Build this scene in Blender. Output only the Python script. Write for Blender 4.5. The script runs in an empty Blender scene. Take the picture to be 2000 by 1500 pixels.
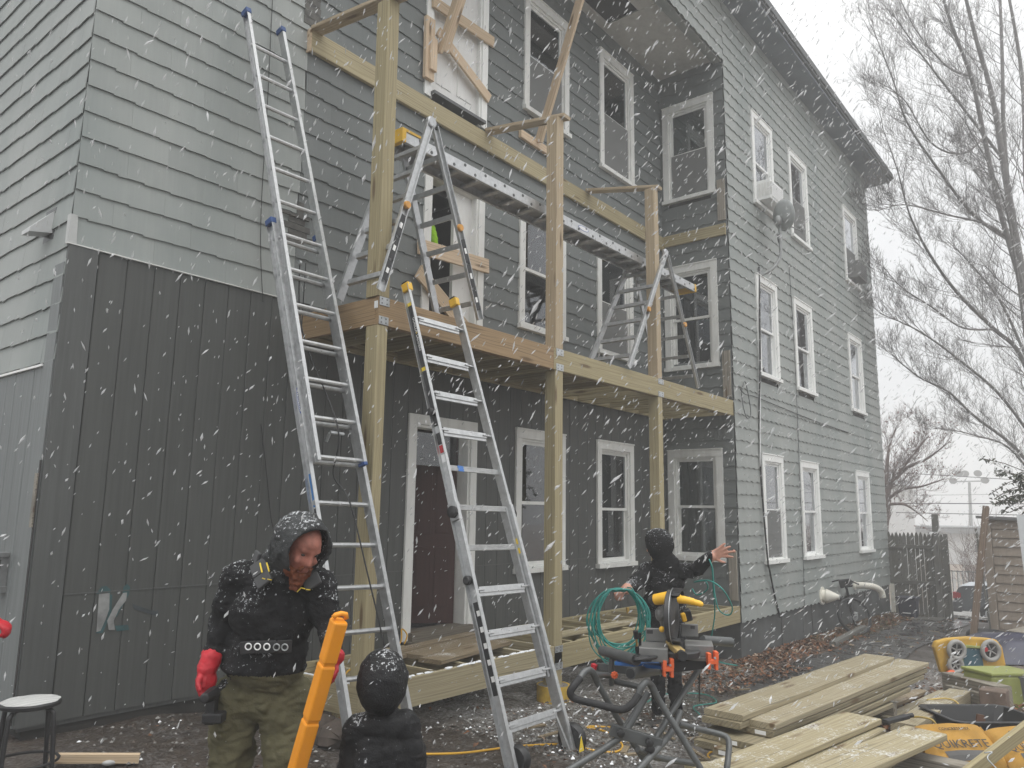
import bpy, bmesh, math, random
from mathutils import Vector, Matrix, noise
random.seed(11)
R = math.radians
V = Vector
scene = bpy.context.scene
C = scene.collection
# ------------------------------------------------------------------ camera
cam_d = bpy.data.cameras.new('camera')
cam = bpy.data.objects.new('camera', cam_d)
C.objects.link(cam)
cam_d.sensor_width = 36
cam_d.lens = 26.97
cam_d.clip_start = 0.05
cam_d.clip_end = 600
def _cam():
    yaw, pitch, roll = 0.89175887, 0.16443721, 0.01396222
    f = V((math.sin(yaw)*math.cos(pitch), math.cos(yaw)*math.cos(pitch), math.sin(pitch)))
    r = V((math.cos(yaw), -math.sin(yaw), 0)); u = r.cross(f)
    c, s = math.cos(roll), math.sin(roll)
    rr = r*c + u*s; uu = u*c - r*s
    m = Matrix((( rr.x, uu.x, -f.x, 0), (rr.y, uu.y, -f.y, 0), (rr.z, uu.z, -f.z, 1.65), (0, 0, 0, 1)))
    return m
cam.matrix_world = _cam()
scene.camera = cam
CAM = V((0, 0, 1.65)); CFWD = V((math.sin(.8918), math.cos(.8918), 0))
# ------------------------------------------------------------------ sky, sun, exposure
world = bpy.data.worlds.new('World'); scene.world = world
world.use_nodes = True
nt = world.node_tree; nt.nodes.clear()
wo = nt.nodes.new('ShaderNodeOutputWorld'); bg = nt.nodes.new('ShaderNodeBackground')
sky = nt.nodes.new('ShaderNodeTexSky'); sky.sky_type = 'NISHITA'; sky.sun_disc = False
sky.sun_elevation = R(48); sky.sun_rotation = R(200)
tc = nt.nodes.new('ShaderNodeTexCoord'); sp = nt.nodes.new('ShaderNodeSeparateXYZ')
nt.links.new(tc.outputs['Generated'], sp.inputs[0])
rp = nt.nodes.new('ShaderNodeValToRGB')
rp.color_ramp.elements[0].position = 0.0; rp.color_ramp.elements[0].color = (.39, .395, .40, 1)
rp.color_ramp.elements[1].position = 1.0; rp.color_ramp.elements[1].color = (1.9, 1.9, 1.87, 1)
e = rp.color_ramp.elements.new(.5); e.color = (.60, .60, .60, 1)
e = rp.color_ramp.elements.new(.72); e.color = (1.05, 1.05, 1.04, 1)
nt.links.new(sp.outputs[2], rp.inputs[0])
ns = nt.nodes.new('ShaderNodeTexNoise'); ns.inputs['Scale'].default_value = 3.0; ns.inputs['Detail'].default_value = 5
nt.links.new(tc.outputs['Generated'], ns.inputs['Vector'])
mr = nt.nodes.new('ShaderNodeMapRange'); mr.inputs[1].default_value = .3; mr.inputs[2].default_value = .7
mr.inputs[3].default_value = .93*15; mr.inputs[4].default_value = 1.05*15
nt.links.new(ns.outputs[0], mr.inputs[0])
mu = nt.nodes.new('ShaderNodeVectorMath'); mu.operation = 'SCALE'
nt.links.new(rp.outputs[0], mu.inputs[0]); nt.links.new(mr.outputs[0], mu.inputs['Scale'])
mx = nt.nodes.new('ShaderNodeMix'); mx.data_type = 'RGBA'; mx.inputs[0].default_value = .93
nt.links.new(sky.outputs[0], mx.inputs[6]); nt.links.new(mu.outputs[0], mx.inputs[7])
nt.links.new(mx.outputs[2], bg.inputs[0]); bg.inputs[1].default_value = .1
nt.links.new(bg.outputs[0], wo.inputs[0])
sun_d = bpy.data.lights.new('sun', 'SUN'); sun_d.energy = .5; sun_d.angle = R(60); sun_d.color = (1, .97, .93)
sun = bpy.data.objects.new('sun', sun_d); C.objects.link(sun)
_sd = V((-.25, -.30, 1.0)).normalized()
sun.rotation_euler = _sd.to_track_quat('Z', 'Y').to_euler(); sun.location = (0, 0, 30)
scene.view_settings.view_transform = 'Standard'; scene.view_settings.look = 'None'
scene.view_settings.exposure = 0.40; scene.view_settings.gamma = 1
scene.view_settings.use_curve_mapping = False
scene.render.engine = 'CYCLES'
scene.cycles.use_denoising = True
scene.cycles.max_bounces = 6; scene.cycles.volume_bounces = 1
scene.cycles.volume_step_rate = 4.0; scene.cycles.transparent_max_bounces = 12
# ------------------------------------------------------------------ helpers
def Gz(x, y):
    xs = [0, 4.5, 7, 11, 18, 19.7, 22, 26, 40]; zs = [-.02, -.06, -.2, -.42, -.5, -.56, -.8, -1.35, -1.5]
    if x <= 0: b = zs[0]
    elif x >= 40: b = zs[-1]
    else:
        for i in range(8):
            if x <= xs[i+1]:
                b = zs[i] + (zs[i+1]-zs[i])*(x-xs[i])/(xs[i+1]-xs[i]); break
    t = min(1, max(0, (y-3.9)/1.3)); t = t*t*(3-2*t)
    return b + .2*t*max(0, min(1, (4.6-x)/1.6))
ORG = {}
class MB:
    def __init__(s): s.v = []; s.f = []; s.m = []; s.cur = 0
    def quad(s, *p):
        n = len(s.v); s.v += [tuple(q) for q in p]; s.f.append(tuple(range(n, n+len(p)))); s.m.append(s.cur)
    def hexa(s, P):
        n = len(s.v); s.v += [tuple(q) for q in P]
        for a in ((0,3,2,1),(4,5,6,7),(0,1,5,4),(1,2,6,5),(2,3,7,6),(3,0,4,7)):
            s.f.append(tuple(n+i for i in a)); s.m.append(s.cur)
    def box(s, x0, x1, y0, y1, z0, z1):
        x0, x1 = min(x0,x1), max(x0,x1); y0, y1 = min(y0,y1), max(y0,y1); z0, z1 = min(z0,z1), max(z0,z1)
        s.hexa([(x0,y0,z0),(x1,y0,z0),(x1,y1,z0),(x0,y1,z0),(x0,y0,z1),(x1,y0,z1),(x1,y1,z1),(x0,y1,z1)])
    def fbox(s, F, a0, a1, d0, d1, z0, z1):
        p = F(a0,d0,z0); q = F(a1,d1,z1); s.box(p[0],q[0],p[1],q[1],z0,z1)
    def beam(s, p0, p1, w, h, up=(0,0,1)):
        p0 = V(p0); p1 = V(p1); x = (p1-p0).normalized(); u = V(up)
        y = u.cross(x)
        if y.length < 1e-4: y = V((0,1,0)).cross(x)
        y.normalize(); z = x.cross(y)
        y *= w/2; z *= h/2
        s.hexa([p0-y-z, p1-y-z, p1+y-z, p0+y-z, p0-y+z, p1-y+z, p1+y+z, p0+y+z])
    def tube(s, pts, r, n=8, cap=True, flat=1.0):
        pts = [V(p) for p in pts]; m = len(pts)
        rs = r if isinstance(r, (list, tuple)) else [r]*m
        ref = None; base = len(s.v)
        for i, p in enumerate(pts):
            t = (pts[min(i+1,m-1)] - pts[max(i-1,0)])
            if t.length < 1e-9: t = V((0,0,1))
            t.normalize()
            if ref is None:
                ref = V((0,0,1)) if abs(t.z) < .9 else V((1,0,0))
            a = ref - t*ref.dot(t)
            if a.length < 1e-5: a = t.orthogonal()
            a.normalize(); ref = a; b = t.cross(a)
            for k in range(n):
                th = 2*math.pi*k/n
                q = p + (a*math.cos(th)*flat + b*math.sin(th))*rs[i]
                s.v.append(tuple(q))
        for i in range(m-1):
            for k in range(n):
                k2 = (k+1) % n
                s.f.append((base+i*n+k, base+i*n+k2, base+(i+1)*n+k2, base+(i+1)*n+k)); s.m.append(s.cur)
        if cap:
            s.f.append(tuple(base+k for k in reversed(range(n)))); s.m.append(s.cur)
            s.f.append(tuple(base+(m-1)*n+k for k in range(n))); s.m.append(s.cur)
    def ball(s, c, r, n=12, k=8, rot=None):
        c = V(c); rx, ry, rz = r if isinstance(r, (list, tuple)) else (r, r, r)
        base = len(s.v)
        def put(p):
            p = V(p)
            if rot is not None: p = rot @ p
            s.v.append(tuple(c+p))
        put((0,0,rz))
        for i in range(1, k):
            ph = math.pi*i/k
            for j in range(n):
                th = 2*math.pi*j/n
                put((rx*math.sin(ph)*math.cos(th), ry*math.sin(ph)*math.sin(th), rz*math.cos(ph)))
        put((0,0,-rz)); last = len(s.v)-1
        for j in range(n):
            s.f.append((base, base+1+j, base+1+(j+1)%n)); s.m.append(s.cur)
            s.f.append((last, base+1+(k-2)*n+(j+1)%n, base+1+(k-2)*n+j)); s.m.append(s.cur)
        for i in range(k-2):
            for j in range(n):
                a = base+1+i*n; b = a+n; j2 = (j+1) % n
                s.f.append((a+j, b+j, b+j2, a+j2)); s.m.append(s.cur)
    def cone(s, p0, r0, p1, r1, n=14):
        s.tube([p0, p1], [r0, r1], n); s.ball(p0, r0*.995, n, 8); s.ball(p1, r1*.995, n, 8)
    def lathe(s, o, ax, prof, n=16):
        o = V(o); ax = V(ax).normalized(); a = ax.orthogonal().normalized(); b = ax.cross(a); base = len(s.v)
        for (h, r) in prof:
            for k in range(n):
                th = 2*math.pi*k/n; s.v.append(tuple(o+ax*h+(a*math.cos(th)+b*math.sin(th))*r))
        for i in range(len(prof)-1):
            for k in range(n):
                k2 = (k+1) % n
                s.f.append((base+i*n+k, base+i*n+k2, base+(i+1)*n+k2, base+(i+1)*n+k)); s.m.append(s.cur)
        s.f.append(tuple(base+k for k in reversed(range(n)))); s.m.append(s.cur)
        s.f.append(tuple(base+(len(prof)-1)*n+k for k in range(n))); s.m.append(s.cur)
    def prism(s, pts, d):
        n = len(s.v); k = len(pts); d = V(d)
        s.v += [tuple(p) for p in pts] + [tuple(V(p)+d) for p in pts]
        s.f.append(tuple(range(n, n+k))[::-1]); s.m.append(s.cur); s.f.append(tuple(range(n+k, n+2*k))); s.m.append(s.cur)
        for i in range(k):
            j = (i+1) % k; s.f.append((n+i, n+j, n+k+j, n+k+i)); s.m.append(s.cur)
    def mesh(s, name, mats, o=V((0,0,0)), smooth=False, fix=False):
        me = bpy.data.meshes.new(name)
        me.from_pydata([(v[0]-o[0], v[1]-o[1], v[2]-o[2]) for v in s.v], [], s.f)
        if not isinstance(mats, (list, tuple)): mats = [mats]
        for m in mats: me.materials.append(m)
        if len(mats) > 1: me.polygons.foreach_set('material_index', s.m)
        if smooth: me.polygons.foreach_set('use_smooth', [True]*len(me.polygons))
        if fix:
            bm = bmesh.new(); bm.from_mesh(me); bmesh.ops.recalc_face_normals(bm, faces=bm.faces); bm.to_mesh(me); bm.free()
        me.update(); return me
    def build(s, name, mats, parent=None, smooth=False, bevel=0, fix=False):
        if parent is not None: o = ORG[parent.name]
        else:
            xs = [v[0] for v in s.v]; ys = [v[1] for v in s.v]; zs = [v[2] for v in s.v]
            o = V(((min(xs)+max(xs))/2, (min(ys)+max(ys))/2, min(zs)))
        me = s.mesh(name, mats, o, smooth, fix)
        ob = bpy.data.objects.new(name, me); C.objects.link(ob)
        if parent is not None: ob.parent = parent; ORG[ob.name] = o
        else: ob.location = o; ORG[ob.name] = o
        if smooth and smooth != 'all':
            auto_smooth(ob)
        if bevel:
            b = ob.modifiers.new('bevel', 'BEVEL'); b.width = bevel; b.segments = 2; b.limit_method = 'ANGLE'; b.angle_limit = R(40)
        return ob
def auto_smooth(ob, ang=40):
    bm = bmesh.new(); bm.from_mesh(ob.data); a = R(ang)
    for e in bm.edges:
        if len(e.link_faces) == 2 and e.calc_face_angle(0) > a: e.smooth = False
    bm.to_mesh(ob.data); bm.free()
def tag(o, label=None, cat=None, group=None, kind=None):
    if label: o['label'] = label
    if cat: o['category'] = cat
    if group: o['group'] = group
    if kind: o['kind'] = kind
    return o
def thing(name, loc, label, cat, group=None):
    o = bpy.data.objects.new(name, None); C.objects.link(o); o.location = loc; o.empty_display_size = .2
    ORG[o.name] = V(loc)
    return tag(o, label, cat, group)
def struct(o): o['kind'] = 'structure'; return o
_lumc = {}
def lum(name, p0, p1, w, h, mat, parent=None, up=(0,0,1)):
    """a sawn board: w across, h along up; its own X runs along the grain"""
    p0 = V(p0); p1 = V(p1); x = p1-p0; L = x.length; x.normalize(); u = V(up); y = u.cross(x)
    if y.length < 1e-4: y = V((0,1,0)).cross(x)
    y.normalize(); z = x.cross(y)
    c = min(.005, w*.12, h*.12); hw, hh = w/2, h/2
    sec = [(-hw+c,-hh),(hw-c,-hh),(hw,-hh+c),(hw,hh-c),(hw-c,hh),(-hw+c,hh),(-hw,hh-c),(-hw,-hh+c)]
    mb = MB(); mb.v = [(0,a,b) for a,b in sec]+[(L,a,b) for a,b in sec]
    mb.f = [tuple(reversed(range(8))), tuple(range(8,16))]+[(i,(i+1)%8,8+(i+1)%8,8+i) for i in range(8)]; mb.m = [0]*10
    ob = bpy.data.objects.new(name, mb.mesh(name, mat)); C.objects.link(ob)
    M = Matrix(((x.x,y.x,z.x,p0.x),(x.y,y.y,z.y,p0.y),(x.z,y.z,z.z,p0.z),(0,0,0,1)))
    if parent is not None:
        ob.parent = parent; M = Matrix.Translation(-ORG[parent.name]) @ M
    ob.matrix_local = M
    ORG[ob.name] = p0
    return ob
def text(name, body, size, loc, xdir, updir, mat, parent=None, ext=.0006, align='CENTER'):
    cu = bpy.data.curves.new(name, 'FONT'); cu.body = body; cu.size = size; cu.extrude = ext; cu.align_x = align; cu.align_y = 'CENTER'
    cu.resolution_u = 2
    t = bpy.data.objects.new('tmp', cu); C.objects.link(t)
    dg = bpy.context.evaluated_depsgraph_get(); me = bpy.data.meshes.new_from_object(t.evaluated_get(dg)); me.name = name
    bpy.data.objects.remove(t); me.materials.clear(); me.materials.append(mat)
    x = V(xdir).normalized(); u = V(updir); u = (u - x*u.dot(x)).normalized(); z = x.cross(u); loc = V(loc)
    M = Matrix(((x.x,u.x,z.x,loc.x),(x.y,u.y,z.y,loc.y),(x.z,u.z,z.z,loc.z),(0,0,0,1)))
    ob = bpy.data.objects.new(name, me); C.objects.link(ob)
    if parent is not None:
        ob.parent = parent; M = Matrix.Translation(-ORG[parent.name]) @ M
    ob.matrix_local = M
    return ob
def curve(pts, n=8):
    """Catmull-Rom through pts"""
    pts = [V(p) for p in pts]; out = []
    for i in range(len(pts)-1):
        a = pts[max(i-1,0)]; b = pts[i]; c = pts[i+1]; d = pts[min(i+2,len(pts)-1)]
        for k in range(n):
            t = k/n
            out.append(.5*((2*b)+(c-a)*t+(2*a-5*b+4*c-d)*t*t+(3*b-a-3*c+d)*t*t*t))
    out.append(pts[-1]); return out
# ------------------------------------------------------------------ materials
class NT:
    def __init__(s, name):
        s.mat = bpy.data.materials.new(name); s.mat.use_nodes = True; s.t = s.mat.node_tree
        s.b = s.t.nodes['Principled BSDF']; s.out = s.t.nodes['Material Output']
    def n(s, ty, **k):
        nd = s.t.nodes.new('ShaderNode'+ty)
        for a, b in k.items(): setattr(nd, a, b)
        return nd
    def l(s, a, b): s.t.links.new(a, b)
    def coord(s, kind='Object', scale=(1,1,1), rnd=False):
        t = s.n('TexCoord'); o = t.outputs[kind]
        if kind == 'World': pass
        m = s.n('Mapping'); m.inputs['Scale'].default_value = scale
        s.l(o, m.inputs[0])
        if rnd:
            oi = s.n('ObjectInfo'); ml = s.n('Math', operation='MULTIPLY'); ml.inputs[1].default_value = 37.0
            s.l(oi.outputs['Random'], ml.inputs[0]); cb = s.n('CombineXYZ')
            for i in range(3): s.l(ml.outputs[0], cb.inputs[i])
            s.l(cb.outputs[0], m.inputs['Location'])
        return m.outputs[0]
    def wpos(s, scale=(1,1,1)):
        g = s.n('NewGeometry'); m = s.n('Mapping'); m.inputs['Scale'].default_value = scale
        s.l(g.outputs['Position'], m.inputs[0]); return m.outputs[0]
    def noise(s, vec, scale, detail=4, rough=.55, dist=0):
        t = s.n('TexNoise'); t.inputs['Scale'].default_value = scale; t.inputs['Detail'].default_value = detail
        t.inputs['Roughness'].default_value = rough; t.inputs['Distortion'].default_value = dist
        s.l(vec, t.inputs['Vector']); return t.outputs[0]
    def rng(s, v, a, b, c=0, d=1):
        m = s.n('MapRange'); m.inputs[1].default_value = a; m.inputs[2].default_value = b
        m.inputs[3].default_value = c; m.inputs[4].default_value = d; s.l(v, m.inputs[0]); return m.outputs[0]
    def ramp(s, v, *st):
        r = s.n('ValToRGB'); el = r.color_ramp.elements
        for i, (p, c) in enumerate(st):
            e = el[i] if i < 2 else el.new(p)
            e.position = p; e.color = (*c, 1) if len(c) == 3 else c
        s.l(v, r.inputs[0]); return r.outputs[0]
    def mix(s, f, a, b, mode='MIX'):
        m = s.n('Mix', data_type='RGBA', blend_type=mode)
        for i, x in ((0, f), (6, a), (7, b)):
            if isinstance(x, (int, float)): m.inputs[i].default_value = x
            elif isinstance(x, tuple): m.inputs[i].default_value = (*x, 1)
            else: s.l(x, m.inputs[i])
        return m.outputs[2]
    def math(s, op, a, b=None):
        m = s.n('Math', operation=op)
        for i, x in ((0, a), (1, b)):
            if x is None: continue
            if isinstance(x, (int, float)): m.inputs[i].default_value = x
            else: s.l(x, m.inputs[i])
        return m.outputs[0]
    def bump(s, h, st=.3, dist=.01):
        b = s.n('Bump'); b.inputs['Strength'].default_value = st; b.inputs['Distance'].default_value = dist
        s.l(h, b.inputs['Height']); s.l(b.outputs[0], s.b.inputs['Normal'])
    def set(s, col=None, rough=None, metal=None, spec=None):
        for k, x in (('Base Color', col), ('Roughness', rough), ('Metallic', metal), ('Specular IOR Level', spec)):
            if x is None: continue
            if isinstance(x, tuple): s.b.inputs[k].default_value = (*x, 1)
            elif isinstance(x, (int, float)): s.b.inputs[k].default_value = x
            else: s.l(x, s.b.inputs[k])
        return s.mat
    def rand(s): return s.n('ObjectInfo').outputs['Random']
    def up(s):
        g = s.n('NewGeometry'); x = s.n('SeparateXYZ'); s.l(g.outputs['Normal'], x.inputs[0]); return x.outputs[2]
def M_plain(name, col, rough=.6, metal=0, var=.15, scale=6, spec=.5, bump=0):
    m = NT(name); v = m.coord('Object', rnd=True); n = m.noise(v, scale, 5)
    c = m.mix(m.rng(n, .3, .7), tuple(x*(1-var) for x in col), tuple(min(1,x*(1+var)) for x in col))
    if bump: m.bump(m.noise(v, scale*8, 4), bump, .004)
    return m.set(c, m.rng(n, .2, .8, rough-.08, min(1,rough+.1)), metal, spec)
def M_wood(name, a, b, knot=(.10,.055,.02), snow=0.0, rough=.7, var=.18, stain=0):
    m = NT(name); v = m.coord('Object', rnd=True)
    mp = m.n('Mapping'); mp.inputs['Scale'].default_value = (.35, 5, 5); m.l(v, mp.inputs[0])
    warp = m.noise(mp.outputs[0], 1.6, 3, .5, .4)
    mp2 = m.n('Mapping'); mp2.inputs['Scale'].default_value = (.8, 1, 1); m.l(v, mp2.inputs[0])
    w = m.n('TexWave', wave_type='RINGS', rings_direction='X'); w.inputs['Scale'].default_value = 9
    w.inputs['Distortion'].default_value = 9; w.inputs['Detail'].default_value = 2.5; w.inputs['Detail Scale'].default_value = .7
    mp3 = m.n('Mapping'); mp3.inputs['Scale'].default_value = (.10, 1.3, 1.3); m.l(v, mp3.inputs[0]); m.l(mp3.outputs[0], w.inputs['Vector'])
    mp4 = m.n('Mapping'); mp4.inputs['Scale'].default_value = (1.2, 60, 60); m.l(v, mp4.inputs[0])
    fine = m.noise(mp4.outputs[0], 1.0, 3)
    g = m.math('ADD', m.math('MULTIPLY', w.outputs['Fac'], .30), m.math('ADD', m.math('MULTIPLY', fine, .35), m.math('MULTIPLY', warp, .45)))
    col = m.ramp(g, (.30, a), (.62, b), (.82, tuple(x*.72 for x in a)))
    r = m.rand(); col = m.mix(1.0, col, m.ramp(r, (0, (1-var,1-var*1.05,1-var*1.3)), (1, (1.0,1.0,1.0))), 'MULTIPLY')
    # knots
    mk = m.n('Mapping'); mk.inputs['Scale'].default_value = (1.1, 6, 6); m.l(v, mk.inputs[0])
    vo = m.n('TexVoronoi'); vo.inputs['Scale'].default_value = 1.3; m.l(mk.outputs[0], vo.inputs['Vector'])
    kf = m.rng(vo.outputs['Distance'], .09, .2, 1, 0); kf = m.math('MULTIPLY', kf, .85)
    col = m.mix(kf, col, knot)
    if stain:
        st = m.noise(m.coord('Object', (.8,3,3), True), 1.3, 4)
        col = m.mix(m.rng(st, .52, .68, 0, stain), col, tuple(x*.45 for x in a))
    if snow:
        sn = m.noise(m.wpos(), 62, 4, .65); sn2 = m.noise(m.wpos(), 4.5, 3)
        f = m.math('MULTIPLY', m.rng(m.math('ADD', sn, m.math('MULTIPLY', sn2, .7)), 1.02-.28*snow, 1.14-.28*snow), m.rng(m.up(), .75, .95))
        col = m.mix(m.math('MULTIPLY', f, .8), col, (.66,.67,.66))
    m.bump(g, .25, .003)
    return m.set(col, rough)
PT = M_wood('treated_lumber', (.29,.243,.140), (.42,.360,.215))
PTS = M_wood('treated_lumber_with_snow', (.27,.228,.140), (.39,.338,.215), snow=.34)
PTP = M_wood('treated_lumber_snow_specks', (.24,.205,.135), (.38,.330,.225), snow=.22)
BRN = M_wood('brown_lumber', (.25,.165,.085), (.37,.255,.14))
PINE = M_wood('pine_lumber', (.52,.385,.255), (.66,.52,.37))
ARMW = M_wood('dull_pine_lumber', (.40,.31,.21), (.54,.44,.31))
OLDW = M_wood('weathered_wood', (.20,.18,.15), (.33,.30,.25), stain=.6)
GRYW = M_wood('grey_weathered_wood', (.10,.10,.09), (.17,.165,.15), knot=(.05,.045,.04))
WETW = M_wood('wet_shaded_stacked_lumber', (.17,.145,.09), (.28,.24,.155), stain=.4)  # lower planks: wet wood, with the shade on the stack's sides in the colour
GROUNDW = M_wood('wet_dark_lumber', (.17,.13,.08), (.28,.22,.14), snow=.35)
def M_shingle(name, col, stain=.5):
    m = NT(name); v = m.coord('Object', rnd=True)
    st = m.noise(m.coord('Object', (55, 1, 2.2), True), 1.0, 4, .6)
    big = m.noise(m.wpos((.7,.7,.25)), 1.5, 5, .6)
    r = m.rand()
    c = m.mix(r, tuple(x*.92 for x in col), tuple(x*1.07 for x in col))
    c = m.mix(m.rng(st, .25, .75, .0, .35), c, tuple(x*1.22 for x in col))
    c = m.mix(m.rng(big, .45, .72, 0, stain), c, (col[0]*.62, col[1]*.70, col[2]*.72))
    drip = m.noise(m.wpos((7,7,.18)), 1.2, 3)
    c = m.mix(m.rng(drip, .55, .75, 0, .22), c, tuple(min(1, x*1.35) for x in col))
    sp = m.noise(m.wpos(), 38, 2)
    c = m.mix(m.rng(sp, .72, .78, 0, .25), c, tuple(x*.5 for x in col))
    m.bump(m.math('ADD', st, m.math('MULTIPLY', sp, .4)), .18, .003)
    return m.set(c, m.rng(big, .3, .7, .5, .72))
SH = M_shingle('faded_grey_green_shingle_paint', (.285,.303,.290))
SHP = M_shingle('dark_grey_shaded_porch_wall_paint', (.138,.150,.147), .25)  # darker shingle copy for the porch recess, its shade put into the colour
def M_siding(name, col):
    m = NT(name); g = m.noise(m.coord('Object', (40, 40, 1.5), True), 1, 4)
    big = m.noise(m.wpos((.8,.8,.4)), 1.2, 5); r = m.rand()
    c = m.mix(m.rng(g, .3, .7), tuple(x*.82 for x in col), tuple(x*1.14 for x in col))
    c = m.mix(m.rng(big, .4, .7, 0, .4), c, tuple(x*.68 for x in col))
    c = m.mix(m.math('MULTIPLY', r, .25), c, tuple(x*1.3 for x in col))
    m.bump(g, .3, .003); return m.set(c, .6)
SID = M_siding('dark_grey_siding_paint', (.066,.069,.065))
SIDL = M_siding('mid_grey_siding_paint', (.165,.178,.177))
SIDN = M_siding('recess_siding_paint', (.16,.18,.178))
TRIMDK = M_siding('dark_corner_trim', (.080,.084,.081))
def M_white(name, col=(.66,.67,.65), dirt=.3):
    m = NT(name); n = m.noise(m.wpos((3,3,1)), 3, 5); n2 = m.noise(m.wpos((30,30,4)), 1, 3)
    c = m.mix(m.rng(n, .45, .75, 0, dirt), col, tuple(x*.62 for x in col))
    c = m.mix(m.rng(n2, .55, .8, 0, dirt*.6), c, (col[0]*.6, col[1]*.56, col[2]*.5))
    return m.set(c, .5)
WHT = M_white('white_trim_paint', (.80,.81,.79), .22)
WHT2 = M_white('dirty_white_trim_paint', (.72,.725,.70), .4)
VINYL = M_white('white_vinyl', (.78,.79,.78), .12)
PIPEW = M_white('cream_pvc', (.72,.70,.62), .3)
def M_glass(name):
    m = NT(name); m.t.nodes.remove(m.b)
    fr = m.n('Fresnel'); fr.inputs[0].default_value = 1.5
    tr = m.n('BsdfTransparent'); tr.inputs[0].default_value = (.72,.75,.75,1)
    gl = m.n('BsdfGlossy'); gl.inputs['Roughness'].default_value = .015; gl.inputs[0].default_value = (.95,.97,1,1)
    n = m.n('Bump'); n.inputs['Strength'].default_value = .05; n.inputs['Distance'].default_value = .01
    m.l(m.noise(m.wpos(), 2.2, 1), n.inputs['Height']); m.l(n.outputs[0], gl.inputs['Normal'])
    f2 = m.math('MINIMUM', m.math('MULTIPLY', fr.outputs[0], 2.3), 1.0)
    mi = m.n('MixShader'); m.l(f2, mi.inputs[0]); m.l(tr.outputs[0], mi.inputs[1]); m.l(gl.outputs[0], mi.inputs[2])
    m.l(mi.outputs[0], m.out.inputs[0]); return m.mat
GLASS = M_glass('window_glass')
SCREEN = M_plain('insect_screen', (.10,.105,.105), .7, 0, .2, 4)
DARKIN = M_plain('dark_interior', (.035,.034,.032), .9, 0, .3, 2)
CURT = M_plain('pale_curtain', (.50,.50,.48), .9, 0, .12, 5)
CURTD = M_plain('dim_curtain', (.36,.345,.32), .9, 0, .25, 5)
BLIND = M_plain('window_blind', (.46,.46,.43), .7, 0, .1, 4)
SHADE = M_plain('white_shade', (.8,.8,.78), .8, 0, .05, 4)
def M_alu(name, col=(.70,.71,.72), rough=.34, metal=.85):
    m = NT(name); n = m.noise(m.coord('Object', (3,3,3)), 8, 5); n2 = m.noise(m.coord('Object'), 60, 3)
    c = m.mix(m.rng(n, .35, .7), tuple(x*.78 for x in col), col)
    c = m.mix(m.rng(n2, .62, .7, 0, .35), c, tuple(x*.45 for x in col))
    return m.set(c, m.rng(n, .3, .7, rough-.06, rough+.14), metal)
ALU = M_alu('scuffed_aluminium', (.60,.61,.615), .40)
ALUD = M_alu('dull_aluminium', (.52,.53,.54), .45)
STEEL = M_alu('galvanised_steel', (.55,.57,.58), .4, .8)
GUN = M_plain('grey_powder_coated_tube', (.10,.105,.105), .42, .3, .2, 9)
BLK = M_plain('black_plastic', (.018,.018,.019), .5)
BLKRUB = M_plain('black_foam_grip', (.022,.022,.023), .75)
YEL = M_plain('yellow_plastic', (.70,.42,.03), .45, 0, .1)
ORNG = M_plain('orange_plastic', (.80,.30,.012), .5, 0, .07, 5)
ORJ = M_plain('orange_red_clamp', (.72,.13,.04), .5)
BLUE = M_plain('blue_plastic', (.03,.14,.42), .5)
RED = M_plain('red_rubber_glove', (.42,.008,.018), .55, 0, .25, 14)
LIME = M_plain('lime_high_visibility_cloth', (.35,.70,.02), .85, 0, .15)
STICK = M_plain('white_sticker', (.75,.76,.76), .5, 0, .05)
STICKB = M_plain('black_sticker', (.015,.015,.016), .45, 0, .05)
TXTW = M_plain('white_print', (.8,.8,.78), .6, 0, .02)
TXTB = M_plain('black_print', (.02,.02,.02), .6, 0, .02)
TXTBL = M_plain('blue_print', (.02,.07,.35), .5, 0, .02)
TXTY = M_plain('yellow_print', (.75,.55,.04), .6, 0, .05)
def M_cloth(name, col, flecks=.0, rough=.92, fold=18, ct=.42):
    m = NT(name); v = m.coord('Object'); n = m.noise(v, fold, 5, .6); w = m.noise(v, 140, 2)
    c = m.mix(m.rng(n, .3, .72), tuple(x*(1-ct) for x in col), tuple(x*(1+ct) for x in col))
    if flecks:
        f = m.noise(v, 75, 3, .7); b = m.noise(v, 6, 3)
        k = m.rng(m.math('ADD', m.math('ADD', f, m.math('MULTIPLY', b, .5)), m.math('MULTIPLY', m.up(), .12)), 1.06-.2*flecks, 1.13-.2*flecks, 0, .75)
        c = m.mix(k, c, (.62,.64,.66))
    m.bump(m.math('ADD', n, m.math('MULTIPLY', w, .25)), .55, .02); return m.set(c, rough, None, .2)
JACK = M_cloth('black_jacket_cloth', (.014,.014,.015), .78)
HOODM = M_cloth('dark_grey_hood_cloth', (.045,.047,.048), .85)
PUFF = M_cloth('black_puffer_cloth', (.013,.013,.014), .6, .5, 9)
PANTS = M_cloth('olive_work_pants', (.10,.092,.052), .15, .9, 5, .16)
DARKP = M_cloth('black_trousers', (.016,.016,.017), .35)
SKIN = M_plain('ruddy_skin', (.31,.115,.08), .6, 0, .3, 30)
SKINP = M_plain('pale_skin', (.52,.27,.20), .55, 0, .15, 14)
BEARD = M_cloth('ginger_beard', (.16,.05,.022), 0, .9, 60)
VESTG = M_plain('grey_padded_strap', (.055,.056,.058), .8, 0, .15, 20)
SNOW = M_plain('wet_snow', (.82,.84,.86), .7, 0, .05, 12, .3, .3)
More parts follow.
